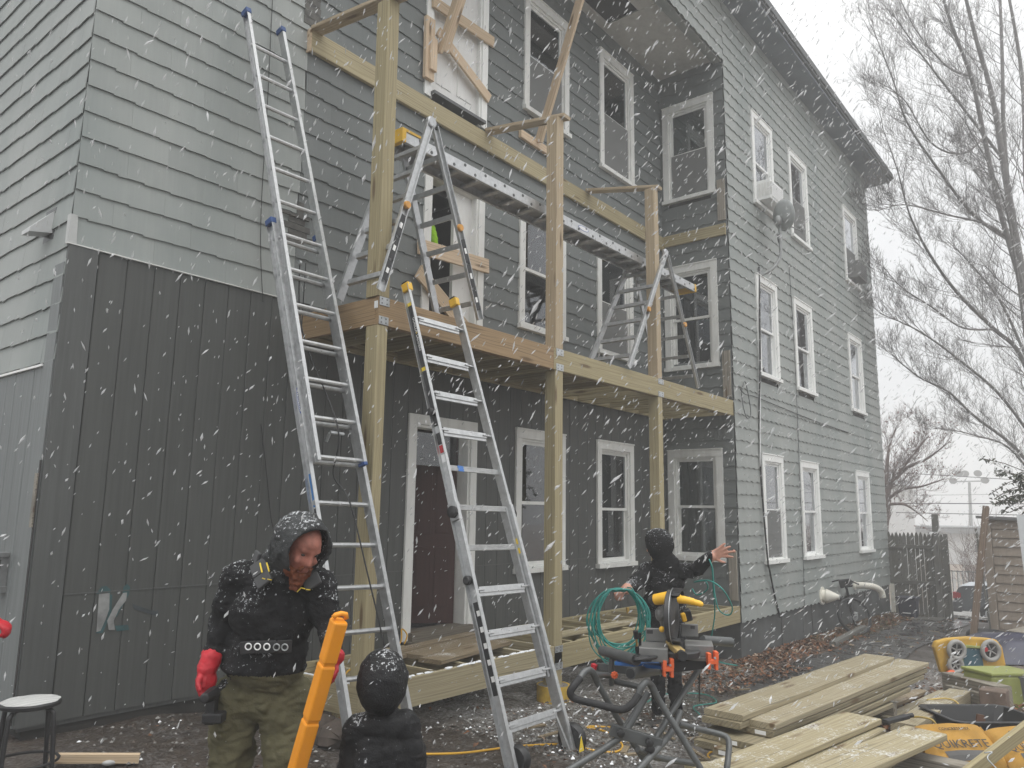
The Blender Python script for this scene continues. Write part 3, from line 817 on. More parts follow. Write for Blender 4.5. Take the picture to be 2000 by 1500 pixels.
for (p,q,r,s_) in ((5.70,5.95,6.45,7.1),(6.05,6.30,6.45,7.1),(5.70,5.95,7.25,8.15),(6.05,6.30,7.25,8.15)): m.fbox(FW, p, q, -.03, -.022, r, s_)
m.build('door_panel', DOORW, du, bevel=.006)
m = MB(); m.fbox(FW, 5.56, 6.44, -.12, .10, 6.225, 6.262); m.build('threshold', GUN, du)

# ---- things fixed to the house
hv = MB(); a0 = V((2.09-.02, 6.02, 3.56))
hv.prism([(2.07,6.05,3.63),(2.07,6.05,3.80),(1.92,6.05,3.63),(1.92,6.05,3.60)], (0,.15,0))
o = hv.build('vent_hood', M_white('vent_hood_paint', (.55,.56,.56), .4), fix=True); tag(o, 'grey wedge shaped vent hood on the left end wall under the shingles', 'vent')
m = MB(); m.box(2.072,2.078,6.03,6.22,3.58,3.83); m.build('backplate', GUN, o)
hv = MB(); hv.box(2.0,2.072,6.14,6.22,1.29,1.32); hv.box(2.03,2.072,6.15,6.215,1.09,1.29); hv.box(2.0,2.072,6.13,6.225,1.05,1.09)
o = hv.build('outlet_box', M_plain('grey_outlet_cover', (.20,.205,.205), .6)); tag(o, 'small grey outdoor outlet box on left end wall siding', 'outlet')
m = MB(); m.box(2.022,2.0295,6.16,6.205,1.17,1.27); m.build('cover_flap', GUN, o)
# ================================================================== PORCH FRAME
porch = thing('porch_frame', (3.98, 4.6, 0), 'unfinished porch frame of new treated lumber with two decks and three posts', 'porch')
PX0 = 3.98
Zu, Zg = 3.352, .345
# ground deck
yb = YD+.019
lum('rim_board', (PX0+.002, YD+.02, Zg-.117), (6.42, YD+.02, Zg-.117), .038, .232, PTS, porch)
lum('rim_board', (6.424, YD+.02, Zg-.117), (11.035, YD+.02, Zg-.117), .038, .232, PT, porch)
lum('rim_board', (PX0+.02, YD+.042, Zg-.117), (PX0+.02, YW-.06, Zg-.117), .038, .232, PTS, porch)
lum('rim_board', (6.9, YD+.060, Zg-.118), (11.0, YD+.060, Zg-.118), .036, .228, PT, porch)
lum('ledger_board', (PX0+.04, YW-.045, Zg-.117), (11.02, YW-.045, Zg-.117), .038, .232, PT, porch)
x = PX0+.42
while x < 10.95:
    lum('joist', (x, YD+.082, Zg-.119), (x, YW-.066, Zg-.119), .038, .226, PTS if x < 6.5 else PT, porch); x += .4066
lum('joist_beam', (PX0+.2, 5.15, Zg-.30), (10.9, 5.15, Zg-.30), .07, .10, PT, porch)
# upper deck
lum('rim_board', (PX0+.0015, YD+.02, Zu-.118), (6.39, YD+.02, Zu-.118), .038, .234, BRN, porch)
lum('rim_board', (6.395, YD+.02, Zu-.118), (11.035, YD+.02, Zu-.118), .038, .234, PT, porch)
lum('rim_board', (PX0+.045, YD+.060, Zu-.119), (11.0, YD+.060, Zu-.119), .036, .230, BRN, porch)
lum('rim_board', (PX0+.02, YD+.042, Zu-.118), (PX0+.02, YW-.025, Zu-.118), .038, .234, BRN, porch)
lum('ledger_board', (PX0+.04, YW-.045, Zu-.118), (11.02, YW-.045, Zu-.118), .038, .232, PT, porch)
x = PX0+.42
while x < 10.95:
    lum('joist', (x, YD+.082, Zu-.12), (x, YW-.066, Zu-.12), .038, .226, PT, porch); x += .4066
mbd = MB()
for i in range(3):
    q = MB(); q.box(PX0+.06+i*1.22, PX0+.06+i*1.22+1.214, YD+.10, YW-.06, Zu-.003, Zu+.012); q.build('added_shade_sheet', BRN, porch)  # unseen sheets added over the joists to darken the deck's underside
# top ledgers
lum('ledger_board', (3.945, YW-.045, 6.035), (8.03, YW-.045, 6.035), .045, .225, PT, porch)
lum('ledger_board', (8.034, YW-.045, 6.035), (11.02, YW-.045, 6.035), .045, .225, PT, porch)
lum('ledger_board', (XC-.045, YW-.07, 6.065), (XC-.045, YD+.02, 6.065), .042, .185, PT, porch)
lum('blocking', (3.93, YW-.044, 6.03), (3.945, YW-.044, 6.03), .06, .24, PINE, porch)
# posts: below the deck, and standing on it
POSTS = [(PX0+.055, .105, .15, PT, PT), (6.492, .135, .14, PT, ARMW), (8.715, .115, .14, PT, PT)]
for (px_, w, d, m0, m1) in POSTS:
    lum('post', (px_, YD+.02-.02+d/2+.001, Gz(px_, 4.6)+.03), (px_, YD+d/2+.001, Zu-.238), w, d, m0, porch, up=(0,1,0))
lum('post', (PX0+.05, YD+.076, Zu+.002), (PX0+.03, YD+.076, 6.0), .125, .15, PT, porch, up=(0,1,0))
lum('post', (6.492, YD+.071, Zu+.002), (6.492, YD+.071, 5.98), .135, .14, ARMW, porch, up=(0,1,0))
lum('post', (8.715, YD+.071, Zu+.002), (8.69, YD+.071, 5.92), .115, .14, ARMW, porch, up=(0,1,0))
# boards lying flat from the ledger to the post tops
lum('tie_board', (4.0, YW-.07, 6.155), (4.02, YD-.10, 6.022), .14, .038, ARMW, porch)
lum('tie_board', (6.52, YW-.07, 6.168), (6.55, YD-.05, 6.002), .14, .038, ARMW, porch)
lum('tie_board', (8.70, YW-.07, 6.168), (8.75, YD-.03, 5.945), .13, .038, ARMW, porch)
# steel ties
def tie(x0, x1, z0, z1):
    t = MB(); t.box(x0, x1, YD-.006, YD-.001, z0, z1)
    o = t.build('tie_plate', STEEL, porch)
    b = MB()
    for i in range(2):
        for k in range(2):
            cx, cz = x0+(x1-x0)*(.22+.5*i), z0+(z1-z0)*(.25+.5*k)
            b.lathe((cx, YD-.006, cz), (0,-1,0), [(0,.006),(.003,.006)], 6)
    b.build('screw', GUN, o)
tie(PX0+.005, PX0+.11, Zu-.075, Zu-.004); tie(PX0+.005, PX0+.105, Zu-.232, Zu-.165)
tie(6.43, 6.56, Zu-.072, Zu-.004); tie(6.43, 6.56, Zu-.234, Zu-.165)
tie(8.66, 8.80, Zu-.07, Zu-.004); tie(8.66, 8.80, Zu-.234, Zu-.168)
tie(6.43, 6.56, Zg-.068, Zg-.006); tie(6.43, 6.56, Zg-.232, Zg-.165)
t = MB(); t.box(PX0-.005, PX0-.0005, YD+.01, YD+.05, Zu-.10, Zu-.04); t.build('paper_tag', STICK, porch)
# diagonal struts that hold up the porch roof, and their blocks
def strut(p0, p1, label, mat=PINE, w=.09, h=.038):
    o = lum('roof_strut', p0, p1, w, h, mat, None, up=(1,0,0)); tag(o, label, 'brace', 'temporary braces under the porch roof'); return o
strut((5.60, 5.64, 6.72), (5.62, 4.70, 8.93), 'temporary lumber strut rising from the boarded white upper door to the roof')
lum('strut_two', (5.66, 5.60, 6.75), (5.68, 4.70, 8.93), .04, .09, PINE, None, up=(1,0,0))
_o = bpy.data.objects['strut_two']; _o.name = 'roof_strut'; tag(_o, 'second thinner strut nailed against the strut by the white upper door', 'brace', 'temporary braces under the porch roof')
strut((7.50, 5.66, 6.42), (7.48, 4.72, 8.93), 'long temporary strut crossing in front of the first upper window', PINE, .12, .045)
b = lum('strut_block', (7.155, YW-.05, 6.42), (7.80, YW-.05, 6.40), .045, .11, PINE); tag(b, 'pale pine block nailed to the shingles under the first upper window', 'block')
b = lum('strut_block', (5.49, YW-.068, 6.36), (5.48, YW-.068, 7.1), .05, .14, PINE, None, up=(1,0,0)); tag(b, 'stacked pine block on the left casing of the white upper door', 'block')
b = lum('strut_block', (5.51, YW-.112, 6.46), (5.51, YW-.112, 6.85), .036, .10, PINE, None, up=(1,0,0)); tag(b, 'small pine block screwed on top of the block at white upper door', 'block')
# boards nailed across the two upper doors
def barr(p0, p1, h, label, mat=PINE):
    o = lum('barricade_board', p0, p1, .03, h, mat); tag(o, label, 'board', 'boards nailed across the doorways')
barr((5.52, YW-.062, 7.34), (6.59, YW-.062, 7.385), .14, 'upper board nailed across the closed white door on the top floor')
barr((5.62, YW-.062, 7.02), (6.53, YW-.062, 6.60), .13, 'slanting board nailed low across the closed white top floor door')
barr((5.43, YW-.062, 4.415), (6.57, YW-.062, 4.49), .17, 'level board nailed across the open middle floor doorway')
barr((5.41, YW-.10, 4.13), (6.30, YW-.07, 3.60), .17, 'slanting board at the foot of the open middle floor doorway')
# yellow form tube under the middle post
ft = MB(); gz0 = Gz(6.49, 4.67)
ft.lathe((6.49, 4.66, gz0-.06), (0,0,1), [(0,.165),(.20,.165),(.20,.158),(.19,.15)], 28)
o = ft.build('footing_tube', M_plain('yellow_footing_tube', (.50,.33,.05), .7, 0, .45, 7), smooth=True, fix=True); tag(o, 'yellow concrete footing tube under the middle porch post', 'footing')
m = MB(); m.lathe((6.49, 4.66, gz0+.10), (0,0,1), [(0,.149),(.035,.149)], 24); m.build('concrete', CONC, o)
# loose boards on the ground deck, by the door
for i, (p0, p1, w, h, lb) in enumerate((
    ((4.95,4.86,Zg+.022),(6.15,5.06,Zg+.022),.24,.038,'wide worn board lying loose on the ground deck joists nearest the edge'),
    ((5.0,5.13,Zg+.022),(6.2,5.33,Zg+.022),.24,.038,'middle worn board lying loose on the ground deck joists'),
    ((4.75,5.36,Zg+.022),(6.3,5.58,Zg+.022),.13,.038,'narrow worn board loose on the deck close to the door threshold'),
    ((4.72,5.20,Zg+.020),(5.0,5.24,Zg+.020),.10,.035,'short offcut lying on the ground deck left of the loose boards'))):
    o = lum('loose_deck_board', p0, p1, w, h, GROUNDW); tag(o, lb, 'board', 'loose boards on the ground deck')
o = lum('loose_deck_board', (6.75,4.9,Zg+.021), (8.6,4.84,Zg+.021), .14, .038, PTS); tag(o, 'long new board lying on the joists right of the middle post', 'board', 'loose boards on the ground deck')

# ================================================================== LADDERS
def pt(a, b, t): return V(a)+(V(b)-V(a))*t
def rail(mb, p0, p1, w, d, side, up):
    """C-shaped aluminium rail: web and two flanges; side = outward across the ladder"""
    p0, p1, side, up = V(p0), V(p1), V(side), V(up)
    x = (p1-p0).normalized(); side = (side-x*side.dot(x)).normalized(); n = x.cross(side)
    if n.dot(up) < 0: n = -n
    t = .004
    mb.beam(p0, p1, d, t, up=side)
    for s in (-1, 1):
        q = n*(d/2-t/2)*s + side*(w/2)
        mb.beam(p0+q, p1+q, w, t*1.4, up=n)
# ---- extension ladder
A0, A1 = V((3.54,4.06,.0)), V((3.20,5.62,5.89)); B0, B1 = V((4.03,4.03,-.02)), V((3.59,5.62,5.90))
ext = thing('extension_ladder', (3.78, 4.04, Gz(3.78,4.04)), 'tall aluminium extension ladder with blue end caps leaning on the shingled wall', 'ladder')
across = (B0-A0).normalized(); nrm = (A1-A0).normalized().cross(across).normalized()
if nrm.y > 0: nrm = -nrm
off = nrm*-.062
def shrink(p, q, k): return p+(q-p)*k
aL0, aL1, aR0, aR1 = pt(A0,A1,-.015), pt(A0,A1,.665), pt(B0,B1,-.01), pt(B0,B1,.665)
m = MB(); rail(m, aL0+off, aL1+off, .03, .082, -across, nrm); m.build('base_rail', ALU, ext)
m = MB(); rail(m, aR0+off, aR1+off, .03, .082, across, nrm); m.build('base_rail', ALU, ext)
def fl(t): return pt(A0,A1,t)+across*.035
def fr_(t): return pt(B0,B1,t)-across*.028
m = MB(); rail(m, fl(.338), fl(1.0), .028, .075, -across, nrm); m.build('fly_rail', ALU, ext)
m = MB(); rail(m, fr_(.338), fr_(1.0), .028, .075, across, nrm); m.build('fly_rail', ALU, ext)
Ltot = (A1-A0).length; nr = int(Ltot*.66/.305)
for k in range(1, nr+1):
    t = (k*.305-.06)/Ltot
    m = MB(); m.tube([pt(A0,A1,t)+off, pt(B0,B1,t)+off], .0165, 8, flat=1.1); m.build('rung', ALU, ext, smooth=True)
    for q, s in ((pt(A0,A1,t)+off, -1), (pt(B0,B1,t)+off, 1)):
        d = MB(); d.lathe(q+across*s*.003, across*s, [(0,.021),(.006,.021),(.007,.012)], 10); d.build('rung_end', ALUD, ext)
for k in range(0, 40):
    t = ((k+7)*.305-.06+.02)/Ltot
    if t > .985: break
    m = MB(); m.tube([fl(t), fr_(t)], .0165, 8, flat=1.1); m.build('rung', ALU, ext, smooth=True)
    for q, s in ((fl(t), -1), (fr_(t), 1)):
        d = MB(); d.lathe(q+across*s*.003, across*s, [(0,.021),(.006,.021),(.007,.012)], 10); d.build('rung_end', ALUD, ext)
CAPB = M_plain('blue_end_cap', (.03,.075,.22), .5)
def cap(p, ax, sd, mat, w=.05, d=.09, l=.05, par=None, nm='end_cap'):
    m = MB(); ax = V(ax).normalized(); m.beam(V(p)-ax*l*.7, V(p)+ax*l*.3, w, d, up=nrm)
    return m.build(nm, mat, par, bevel=.006)
for p, q in ((fl(1.0), -1), (fr_(1.0), 1)): cap(p+across*q*.012, A1-A0, across, CAPB, par=ext)
cap(aL1+off-across*.012, A1-A0, across, CAPB, par=ext); cap(aR1+off+across*.012, A1-A0, across, CAPB, par=ext)
cap(fr_(.338)+across*.012, A0-A1, across, CAPB, .036, .08, .03, ext)
for p in (aL0, aR0):
    m = MB(); m.beam(p+off-(A1-A0).normalized()*.10, p+off+(A1-A0).normalized()*.06, .07, .095, up=nrm); m.build('foot', GUN, ext)
# rung lock, pulley and the rope
m = MB(); c0 = (fl(.375)+fr_(.375))/2; m.tube([c0-across*.06+nrm*.02, c0+across*.06+nrm*.02], .012, 6); m.tube([c0-across*.05, c0-across*.05-nrm*.04+V((0,0,-.05))], .012, 6); m.build('rung_lock', STEEL, ext)
c1 = (pt(A0,A1,.62)+pt(B0,B1,.62))/2+off; m = MB(); m.lathe(c1-across*.01+V((0,0,-.03)), across, [(0,.02),(.02,.02)], 12); m.build('pulley', STEEL, ext, smooth=True)
m = MB(); rp_ = curve([c1+V((0,0,-.02)), c1+V((.03,-.05,-.6)), c0+V((0,-.02,.06)), c0+V((0,0,-.3)), (pt(A0,A1,.29)+pt(B0,B1,.29))/2+nrm*.03, (pt(A0,A1,.2)+pt(B0,B1,.2))/2+nrm*.03+across*.05, (pt(A0,A1,.12)+pt(B0,B1,.12))/2+nrm*.02+across*.09, (pt(A0,A1,.0)+pt(B0,B1,.0))/2+across*.1], 8)
m.tube(rp_, .006, 6); m.build('rope', BLK, ext, smooth='all')
m = MB(); m.tube(curve([c1+V((.06,0,-.02)), c1+V((.07,.02,-.5)), c1+V((.09,.05,-.9))], 6), .005, 5); m.build('rope', BLK, ext, smooth='all')
# maker's sticker and safety labels on the near rail
sdir = -across; ldir = (A1-A0).normalized()
def on_rail(t, k=.0): return pt(A0,A1,t)+off-across*(.0028+k)
fup = ldir.cross(sdir); 
m = MB(); pts = []
for k in range(20):
    th = 2*math.pi*k/20; pts.append(on_rail(.417,.001)+ldir*.105*math.cos(th)+nrm*.026*math.sin(th)*(1-.25*abs(math.cos(th))))
m.prism(pts, sdir*.0008); st_ = m.build('oval_sticker', TXTBL, ext, fix=True)
m = MB(); pts = []
for k in range(20):
    th = 2*math.pi*k/20; pts.append(on_rail(.417,.0019)+ldir*.088*math.cos(th)+nrm*.019*math.sin(th))
m.prism(pts, sdir*.0006); m.build('sticker_ground', STICK, st_, fix=True)
text('lettering', 'WERNER', .036, on_rail(.417,.0030), -ldir, nrm, TXTBL, st_)
m = MB(); m.beam(on_rail(.285,.001), on_rail(.325,.001), .045, .001, up=sdir); o = m.build('blue_label', M_plain('blue_label_print', (.03,.17,.45), .5), ext)
m = MB(); m.beam(on_rail(.262,.001), on_rail(.283,.001), .045, .001, up=sdir); m.build('dark_label', STICKB, ext)
for t0, t1 in ((.19,.245),(.125,.18)):
    m = MB(); m.beam(on_rail(t0,.001), on_rail(t1,.001), .042, .001, up=sdir); lb_ = m.build('safety_label', STICK, ext)
m = MB(); m.beam(pt(B0,B1,.56)-across*.002, pt(B0,B1,.60)-across*.002, .05, .001, up=across); m.build('safety_label', STICK, ext)
# ---- folding ladder leaned on the upper deck
G0, G1 = V((4.28,3.38,-.10)), V((4.20,4.52,3.47)); H0, H1 = V((4.98,3.42,-.12)), V((4.77,4.52,3.47))
gor = thing('folding_ladder', (4.62,3.4,Gz(4.6,3.4)), 'multi position aluminium ladder with yellow top caps leaning on the upper deck edge', 'ladder')
ga = (H0-G0).normalized(); gn = (G1-G0).normalized().cross(ga).normalized()
if gn.y > 0: gn = -gn
gu = (G1-G0).normalized()
m = MB(); rail(m, pt(G0,G1,.50)-ga*.0, G1, .03, .07, -ga, gn); m.build('upper_rail', ALU, gor)
m = MB(); rail(m, pt(H0,H1,.50), H1, .03, .07, ga, gn); m.build('upper_rail', ALU, gor)
m = MB(); rail(m, G0, pt(G0,G1,.505), .035, .085, -ga, gn); m.build('lower_rail', ALU, gor)
m = MB(); rail(m, H0, pt(H0,H1,.505), .035, .085, ga, gn); m.build('lower_rail', ALU, gor)
for s, P0, P1 in ((1,G0,G1),(-1,H0,H1)):
    m = MB(); q0, q1 = pt(P0,P1,.15)+ga*s*.035-gn*.02, pt(P0,P1,.50)+ga*s*.030-gn*.02; rail(m, q0, q1, .025, .06, -ga*s, gn); m.build('inner_rail', ALUD, gor)
gl = (G1-G0).length; ts = [.085, .165, .25, .332, .415, .497, .58, .662, .745, .83, .922]
for i, t in enumerate(ts):
    a, b = pt(G0,G1,t), pt(H0,H1,t); fl_ = i in (0,1,2,3,7,8,9,10)
    m = MB()
    if fl_:
        a2, b2 = a+ga*.05, b-ga*.05
        m.beam(a2, b2, .045, .03, up=gn); m.beam(a, a2+ga*.05, .05, .014, up=gu); m.beam(b2-ga*.05, b, .05, .014, up=gu)
        m.beam(a2-gu*.032, b2-gu*.032, .03, .012, up=gn)
    else:
        for dz in (-.014, .0, .014): m.tube([a+gu*dz, b+gu*dz], .0085, 6)
    m.build('rung', ALU, gor, bevel=.003 if fl_ else 0)
GCAP = YEL
for P in (G1, H1):
    m = MB(); m.beam(P-gu*.055, P+gu*.02, .055, .082, up=gn); o = m.build('top_cap', GCAP, gor, bevel=.008)
    m = MB(); m.beam(P+gu*.021, P+gu*.035, .05, .06, up=gn); m.build('rubber_end', BLK, o, bevel=.006)
for s, P0, P1 in ((-1,G0,G1),(1,H0,H1)):
    for t, r in ((.487,.045),(.352,.034),(.70,.03)):
        c = pt(P0,P1,t)+ga*s*.022; m = MB(); m.lathe(c, ga*s, [(0,r*.75),(.012,r),(.035,r),(.045,r*.7)], 18)
        m.build('hinge_knob', BLK, gor, smooth=True)
    m = MB(); m.beam(pt(P0,P1,.47)+ga*s*.02, pt(P0,P1,.53)+ga*s*.02, .075, .03, up=ga); m.build('hinge_plate', ALU, gor, bevel=.005)
# stickers down the near rail
def grail(t): return pt(G0,G1,t)-ga*.0030
for (t0,t1) in ((.80,.955),(.67,.795),(.33-.02,.14),(.655,.63)):
    m = MB(); m.beam(grail(min(t0,t1)), grail(max(t0,t1)), .058, .001, up=ga); m.build('black_sticker', STICKB, gor)
text('lettering', 'GORILLA  LADDERS', .034, pt(G0,G1,.882)-ga*.0042, -gu, gn, TXTW, gor)
text('lettering', 'A', .03, pt(G0,G1,.885)-ga*.0043, -gu, gn, TXTY, gor)
for t in (.80,.955): 
    m = MB(); m.beam(grail(t-.004)-ga*.001, grail(t+.004)-ga*.001, .058, .001, up=ga); m.build('yellow_stripe', TXTY, gor)
for t in (.62,.60): 
    m = MB(); m.beam(grail(t-.008)-ga*.001, grail(t+.008)-ga*.001, .05, .001, up=ga); m.build('warning_label', RED if t > .61 else STICK, gor)
for t in (.17,.2,.23,.26,.29):
    m = MB(); m.beam(grail(t-.006)-ga*.001, grail(t+.004)-ga*.001, .03, .001, up=ga); m.build('label_print', TXTW, gor)
for t in (.42,.40):
    m = MB(); m.beam(pt(H0,H1,t)-ga*.004+gn*0, pt(H0,H1,t+.012)-ga*.004, .05, .001, up=ga); m.build('warning_label', TXTY, gor)
m = MB(); m.beam(pt(G0,H0,.8)+(G1-G0)*.332+gn*.024, pt(G0,H0,.86)+(G1-G0)*.332+gn*.024, .02, .002, up=gn); m.build('warning_label', TXTY, gor)
m = MB(); m.beam(pt(G0,G1,.58)+ga*.12+gn*.012, pt(G0,G1,.58)+ga*.19+gn*.012, .045, .004, up=gn); m.build('blue_tape', BLUE, gor)
# spread legs with wheels at the foot
for s, P0, P1 in ((1,G0,G1),(-1,H0,H1)):
    m = MB(); m.beam(pt(P0,P1,.085)+ga*s*.06, pt(P0,P1,.0)+ga*s*.01+gn*.02, .02, .012, up=gn); m.build('foot_brace', ALU, gor)
for P, sc in ((H0, 1), (G0, .8)):
    m = MB(); m.lathe(P+V((.03,.03,.10)), ga, [(0,.10*sc),(.02,.115*sc),(.06,.115*sc),(.075,.09*sc)], 20); o = m.build('tip_wheel', BLK, gor, smooth=True)
m = MB(); c = H0+V((.0,-.09,.10)); m.prism([c+V((-.02,0,-.06)), c+V((.03,-.01,-.05)), c+V((.01,0,.05))], (0,-.004,0)); m.build('yellow_flag', TXTY, gor, fix=True)
# ---- two trestle ladders and the plank across them
def trestle(hx, lx, rx, yf, yb_, hz, label, stick):
    zf = 3.372
    t = thing('trestle_ladder', ((lx+rx)/2, (yf+yb_)/2, zf), label, 'ladder', 'trestle ladders on the upper deck')
    for y in (yf, yb_):
        for x, s in ((lx,-1),(rx,1)):
            m = MB(); a = V((x, y+(.04 if y == yb_ else -.04), zf)); b = V((hx+s*.03, y, hz)); rail(m, a, b, .028, .07, (0,-1 if y == yf else 1,0), (s,0,0)); m.build('rail', ALU if y == yf else ALUD, t)
        m = MB(); m.lathe((hx, y-.02, hz+.03), (0,1,0), [(0,.045),(.01,.055),(.04,.055),(.05,.045)], 16); m.build('hinge', ALUD, t, smooth=True)
        m = MB(); m.lathe((hx+.06, y-.012, hz+.015), (0,1,0), [(0,.035),(.03,.035)], 12); m.build('hinge_lock', BLK, t, smooth=True)
    for x, s in ((lx,-1),(rx,1)):
        for k in range(1, 7):
            f = k/6.6
            p = V((hx+s*.03+(x-hx-s*.03)*f, 0, hz+(zf-hz)*f)); m = MB(); m.beam(V((p.x, yf, p.z)), V((p.x, yb_, p.z)), .045, .03, up=(s,0,.3)); m.build('rung', ALUD, t)
        f = .52; p = V((hx+s*.03+(x-hx-s*.03)*f, yf-.03, hz+(zf-hz)*f)); m = MB(); m.lathe(p, (0,-1,0), [(0,.03),(.02,.036),(.04,.03)], 10); m.build('lock_knob', M_KNOB, t, smooth=True)
    if stick:
        for x, s in ((lx,-1),(rx,1)):
            for f0, f1 in ((.58,.70),(.71,.83),(.84,.95)):
                a = V((hx+s*.03+(x-hx-s*.03)*f0, yf-.0275-.02*f0, hz+(zf-hz)*f0)); b = V((hx+s*.03+(x-hx-s*.03)*f1, yf-.0275-.02*f1, hz+(zf-hz)*f1)); m = MB(); m.beam(a-V((0,.015,0)), b-V((0,.015,0)), .05, .002, up=(0,1,0)); m.build('black_sticker', STICKB, t)
                c = (a+b)/2-V((0,.018,0)); m = MB(); m.beam(c-(b-a)*.12, c+(b-a)*.12, .028, .001, up=(0,1,0)); m.build('label_print', TXTW, t)
    return t
M_KNOB = M_plain('amber_lock_knob', (.62,.30,.06), .5)
trestle(4.47, 3.92, 5.12, 4.57, 4.98, 5.02, 'trestle ladder with amber knobs holding the near yellow capped plank end', True)
trestle(8.93, 7.85, 9.72, 4.60, 5.10, 5.06, 'trestle ladder at the far plank end by the side window', False)
pl = thing('scaffold_plank', (7.2, 4.9, 4.93), 'long aluminium scaffold plank with yellow ends resting on two trestle ladders', 'plank')
px0, px1, py0, py1, pz0 = 4.36, 10.25, 4.80, 5.12, 4.90
for y, n_ in ((py0,-1),(py1,1)):
    m = MB(); m.box(px0, px1, y-.002, y+.002, pz0, pz0+.10); m.box(px0, px1, min(y,y-n_*.03), max(y,y-n_*.03), pz0-.003, pz0); m.box(px0, px1, min(y,y-n_*.03), max(y,y-n_*.03), pz0+.10, pz0+.103)
    m.build('side_rail', ALU, pl)
m = MB(); m.box(px0, px1, py0+.03, py1-.03, pz0+.085, pz0+.098); m.build('deck_skin', ALUD, pl)
k = px0+.2
while k < px1-.05:
    m = MB(); m.tube([(k, py0+.003, pz0+.05), (k, py1-.003, pz0+.05)], .030, 10); m.build('cross_rung', ALU, pl, smooth=True)
    for zz, dx in ((.077, 0), (.027, .15)):
        d = MB(); d.lathe((k+dx, py0-.002, pz0+zz), (0,-1,0), [(0,.016),(.004,.016),(.004,.008)], 10); d.build('rivet', GUN, pl)
    k += .305
m = MB(); m.box(px0-.03, px0+.02, py0-.012, py1+.012, pz0-.01, pz0+.12); m.box(px0+.02, px0+.30, py0-.012, py0-.004, pz0+.095, pz0+.122); m.box(px0-.03, px0+.30, py0-.012, py1+.01, pz0+.1225, pz0+.112); m.build('end_cap', YEL, pl, bevel=.005)
m = MB(); m.box(px1-.03, px1+.02, py0-.008, py1+.008, pz0-.006, pz0+.112); m.build('end_cap', YEL, pl, bevel=.005)
m = MB(); pts = [V((7.25+.11*math.cos(2*math.pi*k/18), py0-.003, pz0+.06+.028*math.sin(2*math.pi*k/18))) for k in range(18)]; m.prism([tuple(p) for p in pts], (0,-.001,0)); m.build('oval_sticker', TXTBL, pl, fix=True)
m = MB(); pts = [V((7.25+.10*math.cos(2*math.pi*k/18), py0-.0042, pz0+.06+.023*math.sin(2*math.pi*k/18))) for k in range(18)]; m.prism([tuple(p) for p in pts], (0,-.001,0)); m.build('oval_sticker', STICK, pl, fix=True)
# ================================================================== PEOPLE
def sculpt(name, mb, mats, pick, voxel, parent, wr=0.0, ws=9, it=4, wr_mask=None):
    o = ORG[parent.name]
    me = mb.mesh('tmp', mats[0], o); ob = bpy.data.objects.new('tmp', me); C.objects.link(ob)
    r = ob.modifiers.new('r', 'REMESH'); r.mode = 'VOXEL'; r.voxel_size = voxel; r.use_smooth_shade = True
    s = ob.modifiers.new('s', 'SMOOTH'); s.iterations = it; s.factor = .5
    dg = bpy.context.evaluated_depsgraph_get(); nm = bpy.data.meshes.new_from_object(ob.evaluated_get(dg))
    bpy.data.objects.remove(ob); bpy.data.meshes.remove(me); nm.name = name
    nm.materials.clear()
    for m in mats: nm.materials.append(m)
    if wr:
        ns_ = [v.normal.copy() for v in nm.vertices]
        for v, n in zip(nm.vertices, ns_):
            p = V(v.co); k = 1.0 if wr_mask is None else wr_mask(p+o)
            if k: v.co = p + n*(wr*k*(noise.noise(p*ws)+.6*abs(noise.noise(V((p.x*ws*1.6, p.y*ws*1.6, p.z*ws*3.2))))*1.3-.35))
    if len(mats) > 1:
        for p in nm.polygons: p.material_index = pick(V(p.center)+o)
    nm.polygons.foreach_set('use_smooth', [True]*len(nm.polygons)); nm.update()
    x = bpy.data.objects.new(name, nm); C.objects.link(x); x.parent = parent; ORG[x.name] = o
    return x
def hand(mb, w, d, n, side=1, curl=.9, sc=1.0, spread=0.0, rf=.0095):
    """palm, four unequal jointed fingers and a thumb; fingers curl towards n"""
    w = V(w); d = V(d).normalized(); n = V(n); n = (n-d*n.dot(d)).normalized(); s = d.cross(n)*side
    kn = []
    for i in range(4):
        k = w + d*(.085-.006*abs(i-1.2))*sc + s*(i-1.5)*.021*sc; kn.append(k)
        mb.cone(w+s*(i-1.5)*.012*sc, .016*sc, k, .0125*sc, 8)
    L = (.080, .092, .085, .066)
    for i in range(4):
        a = 0; p = kn[i]; dd = (d+s*(i-1.5)*spread).normalized()
        for j, (f, c) in enumerate(((.46,.75),(.30,1.0),(.24,.8))):
            a += curl*c
            v = dd*math.cos(a)+n*math.sin(a)
            q = p+v*L[i]*f*sc; mb.cone(p, rf*sc*(1-.07*j), q, rf*sc*(.94-.09*j), 8); p = q
    p = w+d*.025*sc-s*.03*sc; v = (-s*.75+d*.65+n*.25).normalized()
    q = p+v*.045*sc; mb.cone(p, .015*sc, q, .0115*sc, 8)
    v = (v*.6+d*.5+n*(.3+.5*curl)+s*.35*curl).normalized(); mb.cone(q, .0112*sc, q+v*.034*sc, .0095*sc, 8)
